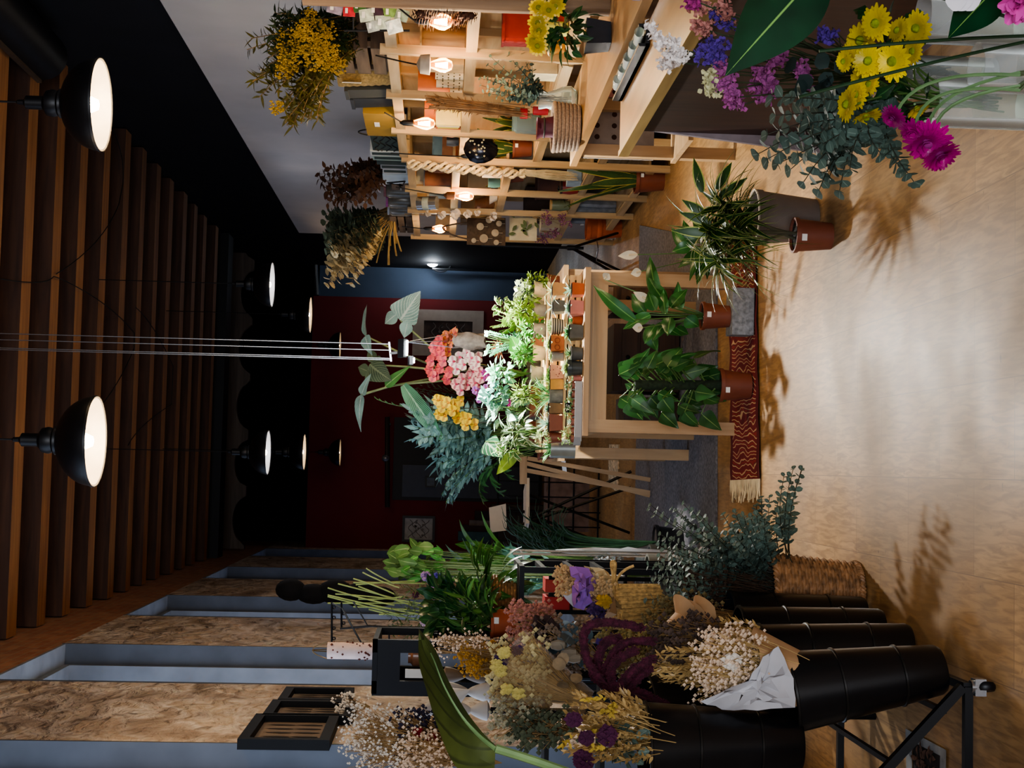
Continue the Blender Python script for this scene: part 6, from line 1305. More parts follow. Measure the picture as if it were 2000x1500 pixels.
Ls, Ms, Rs = sub(L_), sub(mid), sub(R_); vs = []; uv = []
for i in range(25): vs += [Ls[i], Ls[i].lerp(Ms[i], .5)+Vec((0, .012, 0)), Ms[i], Ms[i].lerp(Rs[i], .5)+Vec((0, .006, 0)), Rs[i]]; uv += [(q/4, 1-i/24) for q in range(5)]
m.add(vs, [(5*i+k, 5*i+k+1, 5*i+k+6, 5*i+k+5) for i in range(24) for k in range(4)], uv); part('arrow_leaf', m, FGL, t)
m = MB(); m.tube([Ms[i]-Vec((0, .004, 0)) for i in range(4, 25)], [.0015+.0045*i/20 for i in range(21)], 6); part('midrib', m, plain('stalk_pale', '#6f8a58', .5), t)
m = MB(); m.tube(bez(jn, P(1030, 1480, Df), P(1120, 1512, Df), 8)+bez(P(1130, 1515, Df), P(1500, 1600, 3.1), c+Vec((0, 0, .2)), 8), .0105, 8); part('leaf_stalk', m, plain('stalk_pale', '#6f8a58', .5), t)
# ================================================================== LEFT: SHELVES, DRIED BOUQUETS, FRAMES
# three feather prints on the stone wall
FR = plain('black_frame', '#050506', .6, var=.1, spec=.2); MATB = plain('print_paper', '#6f5f50', .8, var=.12)
for i, (p, lb) in enumerate(((((462, 1455), (498, 1408), (665, 1402), (645, 1452)), 'nearest black framed feather print on the stone wall'), (((512, 1406), (532, 1376), (700, 1378), (688, 1404)), 'middle black framed feather print on the stone wall'), (((543, 1375), (558, 1350), (693, 1352), (683, 1374)), 'farthest black framed feather print on the stone wall'))):
    A, B, C_, D_ = [AX(*q, XL+.02) for q in p]; y0, y1 = A.y, (B.y+C_.y)/2; z1, z0 = (A.z+B.z)/2, (C_.z+D_.z)/2; y1 = max(y1, y0+.3)
    t = thing('framed_print', lb, 'picture', (XL+.02, (y0+y1)/2, z0), 'framed feather prints on the stone wall'); m = MB(); f = .045
    for a, b_ in (((y0, z0), (y1, z0+f)), ((y0, z1-f), (y1, z1)), ((y0, z0+f), (y0+f, z1-f)), ((y1-f, z0+f), (y1, z1-f))): m.b2((XL+.001, a[0], a[1]), (XL+.045, b_[0], b_[1]))
    part('frame', m, FR, t); m = MB(); m.b2((XL+.002, y0+f, z0+f), (XL+.014, y1-f, z1-f)); pr_ = part('print', m, MATB, t); m = MB()
    for r in range(2):
        for k in range(5): yy = y0+f+(y1-y0-2*f)*(.15+.175*k); zz = z0+f+(z1-z0-2*f)*(.28+.42*r); m.leaf((XL+.016, yy, zz-.06), (0, .05, 1), (1, 0, 0), .13, .028, 0, 'lance', .05, 5)
    part('feathers', m, plain('feather_dark', '#2b221c', .8, var=.3), pr_)
q = AX(690, 1380, XL+.05); m = MB(); spray(m, q+Vec((0, 0, -.08)), cluster_tips(q, .09, 14), 3, .007); solo('white_sprig', 'small white dried sprig tucked under the framed prints', 'dried flowers', m, [GYW, STEMB])
# black open display cabinet
Dk = 5.6; a, b_ = P(725, 1355, Dk), P(725, 1250, Dk); x0, x1, yk, zk = a.x, b_.x, a.y, a.z; t = thing('black_display_cabinet', 'black open display cabinet standing by the window with jars inside', 'cabinet', ((x0+x1)/2, yk+.15, 0)); NV = plain('black_navy', '#0a0b10', .6, var=.12, spec=.25)
for nm, A, B in (('front_post', (x0, yk, 0), (x0+.05, yk+.03, zk)), ('front_post', (x1-.05, yk, 0), (x1, yk+.03, zk)), ('rear_post', (x0, yk+.42, 0), (x0+.05, yk+.45, zk)), ('rear_post', (x1-.03, yk+.42, 0), (x1, yk+.45, zk)), ('top', (x0, yk, zk-.02), (x1, yk+.45, zk)), ('back_panel', (x0-.012, yk+.03, .9), (x0, yk+.42, zk))): m = MB(); m.b2(A, B); part(nm, m, NV, t)
m = MB(); m.b2((x0+.05, yk, zk-.11), (x1-.05, yk+.02, zk-.021)); part('header', m, NV, t)
for z in (zk-.24, zk-.52, zk-.8, .25): m = MB(); m.b2((x0, yk, z-.016), (x1, yk+.45, z)); part('shelf', m, NV, t)
m = MB(); m.b2((x1-.05, yk+.001, zk-.24), (x1-.002, yk+.02, zk-.11)); part('side_stile', m, NV, t)
m = MB(); m.b2((x0+.055, yk+.06, zk-.238), (x0+.09, yk+.07, zk-.13)); solo('white_card', 'white card standing in the top of the black cabinet', 'card', m, TAG)
for i, (dx, h, col) in enumerate(((.13, .1, '#8a5f46'), (.16, .18, '#8d9a9a'))):
    c = Vec((x0+dx, yk+.16, (zk-.239, zk-.519)[i])); cyl('cabinet_jar', ['small brown box jar in the top of the black cabinet', 'grey glass jar on the second cabinet shelf'][i], 'jar', c, [(.001, 0), (.04, 0), (.042, h*.8), (.03, h*.9), (.03, h), (.001, h)], plain('cabjar%d' % i, col, .3))
# wooden and white turned forms
TURN = plain('white_turned', '#b3aea8', .6, var=.06); TURNW = wood('turned_wood', '#6f5c48', '#51402f', 'Z', 6)
def turned(label, px0, px1, py, wpx, D, mat, k=1):
    a, b_ = P(px0, py, D), P(px1, py, D); L = a.z-b_.z; r = wpx*D/F/2; t = thing('turned_ornament', label, 'ornament', b_, 'hourglass turned ornaments'); m = MB(); pr = []
    for i in range(25): s = i/24; pr.append((max(.002, r*(.25+.75*abs(math.cos(PI*(s*1.0)))**.8) if .08 < s < .92 else r*math.sqrt(max(.01, 1-((abs(s-.5)-.32)/.18)**2))), L*s))
    m.lathe(pr, b_, 28); part('turned_body', m, mat, t); m = MB(); m.tube([b_, Vec((b_.x, b_.y, .0))], .012, 8); part('stand_rod', m, NV, t)
turned('dark wooden hourglass ornament behind the white ones', 862, 955, 1320, 34, 5.0, TURNW); turned('bright white hourglass ornament beside the black cabinet', 864, 964, 1352, 40, 4.85, TURN); turned('second white hourglass ornament nearer the foreground leaf', 880, 958, 1388, 40, 4.75, TURN)
a, b_ = P(812, 1398, 4.7), P(870, 1370, 4.7); t = thing('white_cone_ornament', 'tapered white ornament leaning behind the foreground leaf', 'ornament', b_); m = MB(); m.lathe([(.003, 0), (.012, .01), (.03, .08), (.035, .14), (.001, .2)], a, 16, d=b_-a); part('cone_body', m, TURN, t)
# white slotted rack holding dried bunches (dark stepped stand)
t = thing('stepped_stand', 'black stepped display stand behind the dried flower buckets', 'stand', (-.98, 4.75, 0))
for k in range(4): m = MB(); z = .62+.17*k; y = 4.35+.12*k; m.b2((-1.17, y, z-.015), (-.66, y+.14, z)); part('step', m, NV, t); 
for x in (-1.17, -.68): m = MB(); m.b2((x, 4.35, 0), (x+.02, 4.85, .6)); part('side', m, NV, t); m = MB(); m.bar((x+.01, 4.4, .58), (x+.01, 4.82, 1.12), .02); part('riser_bar', m, NV, t)
def dried(name, label, cat, base, reg, n, D, heads, s_, stem, cl=.03, h=3, nm='flower_heads', r=.0012, hd=3, extra=None):
    base = Vec(base); t = thing(name, label, cat, base, 'dried bouquets on the left'); m = MB(); tips = [P(rnd.uniform(reg[0], reg[1]), rnd.uniform(reg[2], reg[3]), D+rnd.uniform(-.12, .12)) for _ in range(n)]
    spray(m, base, tips, h, s_, r, 1, 0, cl, hd); part(nm, m, [heads, stem], t)
    if extra: extra(t)
    return t
dried('gypsophila_bunch', 'airy white baby breath bunch at the left edge before the stone wall', 'dried flowers', P(960, 1470, 4.2), (690, 800, 1395, 1500), 90, 4.2, GYW, .0042, STEMB, .04, 4)
dried('gypsophila_bunch', 'pinkish baby breath bunch behind the foreground leaf at the left edge', 'dried flowers', P(980, 1490, 4.0), (800, 880, 1445, 1500), 50, 4.0, GYP, .0045, STEMB, .035, 4)
def redheads(t):
    for px, py in ((816, 1430), (842, 1441), (853, 1465), (845, 1474)): m = MB(); fluff(m, P(px, py, 4.1), .013, 80, .0045); part('red_head', m, plain('dark_red_head', '#7d1420', .9, var=.2), t)
dried('lavender_bunch', 'dark lavender bunch with crimson heads at the left by the foreground leaf', 'dried flowers', P(930, 1440, 4.3), (775, 850, 1400, 1460), 70, 4.25, plain('lavender_dark', '#26233a', .95, var=.4), .006, STEMB, .03, 3, extra=redheads)
dried('mimosa_dried', 'bunch of ochre dried mimosa above the white ornaments', 'dried flowers', P(1010, 1290, 4.9), (905, 975, 1270, 1310), 60, 4.9, plain('ochre_dry', '#a1751f', .9, var=.25), .0055, STEMB, .03, 5)
dried('fine_white_sprigs', 'fine branching sprigs with tiny cream buds across the black cabinet', 'dried flowers', P(1000, 1280, 4.8), (850, 960, 1240, 1275), 26, 4.85, GYP, .0045, STEMB, .03, 3)
dried('pale_statice', 'pale cream dried sprigs at the foot of the white ornaments', 'dried flowers', P(1080, 1400, 4.3), (960, 1060, 1360, 1440), 60, 4.3, plain('pale_dry', '#9d9a80', .9, var=.25), .007, DRYG and STEMB, .03, 3)
dried('dusky_filler', 'grey green dried filler between the sleeve and the wheat', 'dried flowers', P(1130, 1430, 4.2), (1010, 1110, 1400, 1450), 50, 4.2, plain('grey_green_dry', '#4f5742', .95, var=.3), .008, STEMB, .03, 3)
dried('pink_statice_bunch', 'dusty pink dried statice bunch near the terracotta pot', 'dried flowers', P(1130, 1240, 4.9), (1000, 1080, 1185, 1250), 80, 4.95, plain('dusty_pink', '#a87468', .9, var=.25), .0075, STEMB, .025, 3)
dried('grey_mixed_bunch', 'mixed grey and brown dried bunch behind the amaranth', 'dried flowers', P(1180, 1290, 4.5), (1060, 1140, 1225, 1300), 80, 4.55, plain('taupe_dry', '#7d6a58', .95, var=.35), .008, STEMB, .03, 3)
def cream(t):
    m = MB(); fluff(m, P(1185, 1250, 4.6), .03, 60, .008); part('purple_heads', m, plain('violet_dry', '#4d3580', .9), t)
dried('straw_filler', 'pale straw coloured filler bunch between the amaranth and straw bag', 'dried flowers', P(1260, 1290, 4.5), (1180, 1290, 1230, 1310), 80, 4.55, plain('straw_head', '#8f8355', .95, var=.35), .008, STEMB, .03, 3, extra=cream)
# clear sleeve bouquet
b0 = P(1150, 1375, 4.25); t = thing('sleeved_bouquet', 'dried bouquet in a translucent kraft sleeve pointing up left at the centre of the stand', 'bouquet', b0); top = P(985, 1300, 4.3)
m = MB(); wrap_paper(m, b0, top, .04, .115, 26, .015, .95, 0); sl, nt_, bb = _new('translucent_sleeve'); bb.inputs['Base Color'].default_value = srgb('#9a7f5c'); bb.inputs['Roughness'].default_value = .3; bb.inputs['Alpha'].default_value = .32; part('sleeve', m, sl, t)
m = MB(); tips = [P(rnd.uniform(965, 1060), rnd.uniform(1250, 1365), 4.28+rnd.uniform(-.06, .06)) for _ in range(60)]; spray(m, b0, tips, 3, .008, .0012, 1, 0, .025, 3); part('cream_heads', m, [plain('cream_head', '#c4b98a', .9, var=.25), STRAW], t)
m = MB(); fluff(m, P(977, 1290, 4.2), .022, 80, .007); fluff(m, P(1010, 1270, 4.25), .015, 40, .006); part('violet_heads', m, plain('deep_violet', '#3b2350', .9, var=.25), t)
m = MB()
for px, py in ((985, 1275), (978, 1310), (990, 1345), (1012, 1355), (968, 1300)): fluff(m, P(px, py, 4.17), .017, 45, .007)
part('yellow_heads', m, plain('pale_yellow_dry', '#c9bd72', .9, var=.15), t)
m = MB()
for px, py in ((1090, 1300), (1100, 1330), (1125, 1335), (1080, 1290)): q = P(px, py, 4.17); m.leaf(q, rv(), CAM-q, .045, .036, .2, 'round', .1, 8)
part('honesty_discs', m, plain('honesty', '#7d6a4e', .7, var=.3, scale=40), t)
# eucalyptus, dark rose heads
b0 = P(1160, 1320, 4.5); t = thing('dark_rose_bouquet', 'dried dark roses with blue eucalyptus leaves above the sleeve', 'bouquet', b0); m = MB()
for px, py, r_ in ((1062, 1220, .05), (1075, 1235, .04)):
    q = P(px, py, 4.5)
    for k in range(16): m.leaf(q+rv(.006), rv()+Vec((0, 0, .4)), rv(), r_, r_, .7, 'round', .4, 4)
part('dried_rose', m, plain('rose_dark', '#33201e', .9, var=.3), t); m = MB()
for k in range(26): q = P(rnd.uniform(1075, 1135), rnd.uniform(1215, 1285), 4.48+rnd.uniform(-.04, .04)); m.leaf(q, rv(), CAM-q+rv(.5), .055, .05, .2, 'round', .1, 6)
part('blue_eucalyptus', m, leafm('leaf_blue_dry', '#47575c', vein='#62757a'), t); m = MB()
for px, py in ((1062, 1220), (1075, 1235), (1100, 1250)): m.tube([P(px, py, 4.5), b0], .0025, 5)
part('stems', m, STEMB, t); m = MB()
for px, py in ((1090, 1260), (1120, 1285), (1112, 1275)): q = P(px, py, 4.42); m.ball(q, .022, 8, (.8, .8, 1.3))
part('poppy_heads', m, plain('poppy_grey', '#857b6a', .8, var=.2), t)
# purple paper bouquet
b0 = P(1215, 1190, 5.0); t = thing('purple_paper_bouquet', 'bouquet wrapped in torn lilac and cream paper with yellow strawflower', 'bouquet', b0); LIL = plain('lilac_paper', '#8a5aa6', .8, var=.12); m = MB()
A = [P(*q, 4.95) for q in ((1112, 1107), (1150, 1110), (1165, 1140), (1158, 1168), (1140, 1192), (1120, 1185), (1117, 1150), (1125, 1130))]; crumple(m, A, P(1145, 1148, 4.86), .014); part('lilac_sheet', m, LIL, t, smooth=20)
m = MB(); A = [P(*q, 5.02) for q in ((1140, 1105), (1180, 1112), (1200, 1130), (1192, 1150), (1160, 1142))]; crumple(m, A, P(1170, 1125, 4.96), .01); part('cream_sheet', m, plain('cream_paper', '#c4ad82', .8), t, smooth=20)
m = MB(); A = [P(*q, 4.98) for q in ((1098, 1160), (1115, 1150), (1122, 1180), (1120, 1186), (1105, 1170))]; m.add(A, [(0, 1, 2, 3, 4)]); part('white_corner', m, WPAP, t)
m = MB(); A = [P(*q, 4.92) for q in ((1200, 1165), (1205, 1200), (1168, 1222), (1165, 1208), (1190, 1190))]; m.add(A+[P(1190, 1195, 4.86)], [(i, (i+1) % 5, 5) for i in range(5)]); part('kraft_cone', m, KRAFT, t)
m = MB(); fluff(m, P(1178, 1175, 4.85), .025, 80, .009, sc=(1, .5, 1)); part('yellow_head', m, plain('strawflower', '#a8862f', .9, var=.2), t); m = MB(); fluff(m, P(1165, 1195, 4.86), .03, 70, .008); part('violet_heads', m, plain('deep_violet', '#3b2350'), t); m = MB()
tips = [P(rnd.uniform(1095, 1120), rnd.uniform(1115, 1165), 5.0) for _ in range(26)]; spray(m, b0, tips, 3, .007, .0012, 1, 0, .025, 3); tips = [P(rnd.uniform(1160, 1190), rnd.uniform(1138, 1165), 4.9) for _ in range(16)]; spray(m, b0, tips, 3, .006, .0012, 1, 0, .02, 3); part('small_heads', m, [plain('beige_head', '#b3966d', .9, var=.25), STEMB], t)
# straw bag
q = P(1235, 1200, 5.05); t = thing('straw_bag', 'woven straw market bag hanging open beside the eucalyptus basket', 'bag', q); m = MB(); SB = plain('straw_weave', '#b3915a', .9, var=.4, scale=70, bump=.6)
for s_ in (-1, 1):
    rows = []
    for i in range(11):
        r_ = []
        for j in range(11):
            u, v = i/10, j/10; a = P(1197, 1140, 5.05).lerp(P(1225, 1290, 5.05), v); b_ = P(1290, 1140, 5.05).lerp(P(1300, 1270, 5.05), v); r_.append(a.lerp(b_, u)+Vec((0, s_*.06*math.sin(PI*v)*(1-.3*u)+.0, .004*math.sin(u*40+v*40))))
        rows.append(r_)
    m.sheet(rows if s_ < 0 else rows[::-1])
part('woven_body', m, SB, t); m = MB()
for j in range(1, 20):
    v = j/20; a = P(1197, 1140, 5.05).lerp(P(1225, 1290, 5.05), v); b_ = P(1290, 1140, 5.05).lerp(P(1300, 1270, 5.05), v); off = -.06*math.sin(PI*v); m.tube([a.lerp(b_, u/24)+Vec((0, off*(1-.3*u/24)-.004, .004*(1 if (u+j) % 2 else -1))) for u in range(25)], .0046, 5, False)
part('plaited_strands', m, SB, t); m = MB(); m.tube(bez(P(1205, 1150, 5.03), P(1190, 1085, 5.0), P(1200, 1100, 5.0), 8)+bez(P(1200, 1102, 5.0), P(1195, 1170, 4.98), P(1200, 1205, 4.98), 8), .009, 7); m.tube(bez(P(1198, 1150, 5.0), P(1205, 1115, 5), P(1238, 1105, 5), 8), .005, 6); part('handle', m, SB, t)
# hanging bunches, potted plants around window, pots
t = thing('upside_down_bunch', 'bunch of green stems hung head down with violet and red blooms', 'dried flowers', P(820, 1180, 6.4)); m = MB(); knot = P(770, 1190, 6.4)
GST = plain('pale_green_stem', '#8a9a5f', .7, var=.25)
for a, b_ in [((640, 1148), (770, 1182)), ((660, 1140), (775, 1170)), ((690, 1130), (770, 1160)), ((640, 1165), (780, 1200)), ((655, 1160), (830, 1180)), ((700, 1145), (830, 1190)), ((640, 1178), (835, 1178)), ((690, 1185), (840, 1195)), ((700, 1170), (790, 1165)), ((715, 1110), (770, 1140)), ((708, 1118), (780, 1148)), ((695, 1142), (810, 1135)), ((690, 1138), (830, 1140)), ((740, 1200), (840, 1200)), ((720, 1190), (835, 1212)), ((640, 1162), (820, 1200))]: m.tube(bez(P(*a, 6.4), P((a[0]+b_[0])/2, (a[1]+b_[1])/2+rnd.uniform(-6, 6), 6.4), P(*b_, 6.4+rnd.uniform(-.05, .05)), 6), .0034, 5)
part('stems', m, GST, t); m = MB()
for k in range(150): a = P(rnd.uniform(765, 850), rnd.uniform(1145, 1240), 6.42+rnd.uniform(-.08, .08)); m.tube([a, a+Vec((rnd.uniform(-.03, .03), 0, rnd.uniform(-.02, .05)))], .0014, 3); m.leaf(a, rv(), rv(), .035, .008, .4, 'lance', .2, 3)
part('fine_filler', m, leafm('filler_green', '#55663a'), t)
for px, py, r_, nm, col in ((832, 1125, .022, 'lilac', '#9a7fb0'), (845, 1142, .02, 'lilac', '#9a7fb0'), (855, 1128, .022, 'violet', '#4b45a0'), (865, 1138, .02, 'violet', '#4b45a0'), (812, 1162, .012, 'plum', '#3a1a2a'), (827, 1215, .014, 'rosy', '#b9a0b0')): m = MB(); fluff(m, P(px, py, 6.35), r_, 70, .006); part(nm+'_bloom', m, plain('bloom_'+nm, col, .9, var=.25), t)
m = MB(); q = P(853, 1150, 6.33)
for k in range(8): m.leaf(q, Vec((rnd.uniform(-.3, .3), 0, -1)), CAM-q, .045, .018, .2, 'petal', .3, 4)
part('red_bloom', m, plain('red_petal', '#c9352a', .6), t)
def pplant(name, label, pot_c, r, h, potm, groups, group='leafy plants by the left windows', tag=0):
    c = Vec(pot_c); t = thing(name, label, 'potted plant', c, group); pot_parts(t, c, r, r*.8, h, potm, tag=tag); st = MB(); 
    for reg, n, L, W, mat, shp, D in groups:
        m = MB()
        for k in range(n):
            q = P(rnd.uniform(reg[0], reg[1]), rnd.uniform(reg[2], reg[3]), D+rnd.uniform(-.15, .15)); d = unit((q-(c+Vec((0, 0, h))))+rv(.12)); m.leaf(q, d+rv(.45), Vec((0, 0, 1))+unit(CAM-q)*.6+rv(.3), L*rnd.uniform(.7, 1.2), W, .6, shp, .2, 6)
            if k % 3 == 0: st.tube(bez(c+Vec((0, 0, h*.9)), c.lerp(q, .5)+Vec((0, 0, .05)), q, 5), .002, 4)
        part('foliage', m, mat, t)
    part('stems', st, STEMG, t); return t
pr1 = P(1000, 1205, 5.9)
t = thing('plant_bench', 'dark metal plant bench by the window carrying baskets and pots', 'bench', (pr1.x, pr1.y+.1, 0)); zb = P(1010, 1195, 5.9).z
m = MB(); m.b2((pr1.x-.34, pr1.y-.12, zb-.02), (pr1.x+.22, pr1.y+.34, zb)); part('bench_top', m, NV, t)
for x in (pr1.x-.33, pr1.x+.19):
    for y in (pr1.y-.11, pr1.y+.31): m = MB(); m.b2((x, y, 0), (x+.025, y+.025, zb-.02)); part('leg', m, NV, t)
for k in range(3): m = MB(); z = zb-.06-.055*k; m.b2((pr1.x+.02, pr1.y-.118, zb-.5), (pr1.x+.02, pr1.y-.118, zb-.5)); m = MB(); m.bar((pr1.x+.205, pr1.y-.1, zb-.1-.12*k), (pr1.x+.205, pr1.y+.3, zb-.1-.12*k), .02); part('side_bar', m, NV, t)
pplant('leafy_terracotta_plant', 'dark bushy plant in an orange terracotta pot with a white tag by the window', (P(1000, 1218, 5.85).x, pr1.y-.03, zb+.001), .062, .11, plain('terracotta_bright', '#a8502a', .7, var=.15), [((845, 960, 1140, 1230), 150, .075, .04, LEAF_D, 'ovate', 5.9), ((900, 965, 1150, 1225), 40, .09, .02, LEAF_G, 'lance', 5.8)], tag=.3)
c = Vec((P(1000, 1162, 6.0).x, pr1.y+.12, zb+.001)); t = thing('small_wicker_pot', 'small brown wicker plant basket beside the terracotta pot', 'basket', c, None); m = MB(); n = 30
for j in range(9): m.tube([c+Vec((math.cos(a)*(.066+.0015*j+.003*math.cos(15*a+PI*j)), math.sin(a)*(.066+.0015*j+.003*math.cos(15*a+PI*j)), .006+.0125*j)) for a in [2*PI*i/60 for i in range(61)]], .0062, 5, False)
m.disc(c+Vec((0, 0, .004)), .065, 20); part('weave', m, plain('wicker_light', '#8a6238', .7, var=.4, scale=40), t); m = MB()
for k in range(40): q = P(rnd.uniform(925, 1000), rnd.uniform(1100, 1190), 6.0); m.leaf(q, q-(c+Vec((0, 0, .1))), Vec((0, 0, 1))+rv(.4), .12, .045, .8, 'lance', .2, 6)
part('foliage', m, LEAF_G, t)
pplant('lime_plant', 'bright lime green plant with oval leaves before the red wall corner', Vec((P(900, 1118, 6.7).x, P(900, 1118, 6.7).y, 0)), .1, .5, DGREY, [((780, 850, 1068, 1130), 60, .09, .05, leafm('leaf_lime_muted', '#5f8648', vein='#9ab57a'), 'ovate', 7.0), ((800, 870, 1075, 1130), 40, .07, .03, BG, 'lance', 7.0)])  # toned-down lime green leaf colour
pplant('peace_lily_tall', 'tall plant with long glossy arched leaves left of the white chair', Vec((P(1100, 1100, 8.0).x, P(1100, 1100, 8.0).y, 0)), .11, .3, DGREY, [((925, 1010, 1065, 1140), 26, .22, .06, LEAF_G, 'lance', 7.7), ((1000, 1080, 1080, 1150), 26, .16, .06, LEAF_BL, 'lance', 7.7), ((930, 1000, 1090, 1160), 20, .2, .05, BG, 'lance', 7.7)])
c = Vec((P(1100, 1055, 8.6).x, P(1100, 1055, 8.6).y, 0)); t = thing('grassy_palm', 'dark grassy plant with long thin arching leaves below the white chair', 'potted plant', c); pot_parts(t, c, .10, .08, .18, BUCK); m = MB()
for k in range(90): q = P(rnd.uniform(960, 1090), rnd.uniform(1020, 1090), 8.6); b0 = c+Vec((0, 0, .17)); q = q+Vec((rnd.uniform(-.1, .1), 0, 0)); pts = bez(b0, b0.lerp(q, .6)+Vec((-.12, 0, .34)), q+Vec((.06, -.1, -.05)), 8); m.tube(pts, [.006]*6+[.004, .002, .001], 4)
part('foliage', m, leafm('leaf_grass_dark', '#33503a'), t)
# lilac bunch in black slatted rack with red books
a = P(1060, 1145, 6.3); t = thing('slatted_rack', 'black slatted rack with red boxes beside the straw bag', 'rack', Vec((a.x, a.y, 0))); 
for z_ in (.05, .42, .66, .9): m = MB(); m.b2((a.x-.12, a.y, z_-.01), (a.x+.1, a.y+.3, z_)); part('shelf', m, NV, t)
for x in (a.x-.12, a.x-.045, a.x+.03, a.x+.085): m = MB(); m.b2((x, a.y-.012, 0), (x+.018, a.y, 1.0)); part('slat', m, NV, t)
for x in (a.x-.12, a.x+.085): m = MB(); m.b2((x, a.y+.29, 0), (x+.018, a.y+.305, 1.0)); part('rear_slat', m, NV, t)
for i, (dx, z_, col) in enumerate(((-.08, .901, '#9a1f1a'), (.0, .901, '#a3342a'), (-.06, .661, '#8d1a20'), (.02, .661, '#b5b0a8'))): m = MB(); m.box((a.x+dx, a.y+.12, z_+.055), (.06, .16, .11)); solo('boxed_candle', ['bright red box', 'brick red box', 'dark red box', 'white box'][i]+' on the black slatted rack', 'box', m, plain('rackbox%d' % i, col, .6, var=.1), 'boxes on the slatted rack')
# crystal glass ornaments and white baluster
a = P(1170, 1100, 7.2); t = thing('crystal_heap', 'heap of faceted crystal glass drops on a metal rack before the grey rug', 'glassware', a); m = MB()
for k in range(60): m.octa(P(rnd.uniform(1150, 1215), rnd.uniform(1090, 1118), 7.2+rnd.uniform(-.1, .1)), .014, 1.4)
part('glass_drops', m, plain('crystal', '#aab4ba', .08, .6, var=.4, scale=60), t)['kind'] = 'stuff'
m = MB(); m.box(P(1190, 1122, 7.2), (.12, .2, .01)); part('glass_tray', m, STEEL, t)
pz = P(1120, 1130, 7.2); t2_ = thing('wire_rack', 'chrome wire rack with glass shelves behind the purple bouquet', 'rack', Vec((pz.x, pz.y, 0))); zt_ = P(1000, 1130, 7.2).z
for dx in (-.12, .12):
    for dy in (0, .28): m = MB(); m.tube([(pz.x+dx, pz.y+dy, 0), (pz.x+dx, pz.y+dy, zt_)], .007, 6); part('upright', m, STEEL, t2_)
for z_ in (.12, .45, P(1196, 1122, 7.2).z-.008, zt_-.05): m = MB(); m.b2((pz.x-.12, pz.y, z_-.008), (pz.x+.12, pz.y+.28, z_)); part('wire_shelf', m, STEEL, t2_)
a = P(1198, 1078, 7.9); t = thing('white_baluster', 'slim turned white baluster lamp base standing behind the crystals', 'ornament', Vec((a.x, a.y, 0))); zz = P(1085, 1072, 7.9).z; m = MB(); m.lathe([(.05, 0), (.05, .02), (.012, .05), (.018, zz*.3), (.022, zz*.45), (.03, zz*.52), (.02, zz*.57), (.024, zz*.75), (.014, zz*.9), (.006, zz)], (a.x, a.y, 0), 16); part('turned_stem', m, plain('white_enamel_b', '#c4cbd6', .4, var=.05), t)
# lantern, hook trellis, black garment
a, b_ = P(640, 1272, 5.75), P(735, 1272, 5.75); t = thing('floral_lantern', 'pale pink floral paper lantern with arched wire top above the black cabinet', 'lantern', b_); L = a.z-b_.z; m = MB(); m.lathe([(.034, 0), (.034, L), (.033, L), (.033, 0)], b_, 24); part('paper_shade', m, plain('lantern_paper', '#c4aea6', .8, var=.12, scale=20), t); m = MB()
for k in range(26): an = rnd.uniform(PI, 2*PI); m.octa(b_+Vec((.0345*math.cos(an), .0345*math.sin(an), rnd.uniform(.02, L*.95))), rnd.uniform(.003, .007))
part('floral_print', m, plain('print_brown', '#5a2c22', .9, var=.4), t); m = MB(); m.tube(arc(b_+Vec((-.033, 0, L)), b_+Vec((.033, 0, L)), .06, 10), .0025, 5); m.tube(arc(b_+Vec((0, -.033, L)), b_+Vec((0, .033, L)), .06, 10), .0025, 5); part('wire_arch', m, plain('old_brass', '#5a4a30', .4, .6), t)
t = thing('hook_stand', 'thin black wire stand with round hooks in front of the windows', 'stand', P(740, 1215, 6.2)); m = MB(); Dh = 6.2
for p in (((648, 1255), (648, 1176)), ((667, 1225), (667, 1176)), ((648, 1178), (668, 1188), (705, 1255), (760, 1262)), ((690, 1175), (718, 1222), (664, 1228)), ((664, 1228), (735, 1222)), ((718, 1222), (760, 1225))): m.tube([P(*q, Dh) for q in p], .0045, 5)
part('wire_frame', m, BLK, t); m = MB()
for px, py in ((652, 1186), (652, 1206), (652, 1227), (652, 1247), (671, 1198), (671, 1217)): q = P(px, py, Dh); m.tube([q+CAMR*(.006*math.cos(a))+Vec((0, 0, .006*math.sin(a))) for a in [2*PI*i/10 for i in range(11)]], .003, 4)
part('round_hooks', m, BLK, t); m = MB(); m.tube([P(760, 1262, Dh), P(760, 1225, Dh)], .004); m.tube([P(758, 1262, Dh), Vec((P(758, 1262, Dh).x, P(758, 1262, Dh).y, 0.0))], .006, 6); m.tube([P(758, 1225, Dh), Vec((P(758, 1225, Dh).x, P(758, 1225, Dh).y, 0.0))], .006, 6); part('uprights', m, BLK, t)
m = MB(); Dg = 10.6; t = thing('black_fabric_form', 'lumpy black fabric form hanging on the wall between the windows', 'garment', P(740, 1165, Dg)); vs = []
for k, (px, py, rx, rz) in enumerate(((568, 1152, 22, 30), (612, 1160, 20, 34), (655, 1156, 24, 36), (705, 1162, 24, 40), (740, 1165, 20, 34))): q = P(px, py, Dg); m.ball(q, 1, 16, (rx*Dg/F, .10, rz*Dg/F))
part('fabric', m, plain('black_fabric', '#0f1014', .9, var=.3), t); m = MB(); q = P(545, 1150, Dg); m.tube([q, q+Vec((-.05, .3, .03))], .008, 6); part('hook', m, BLK, t)
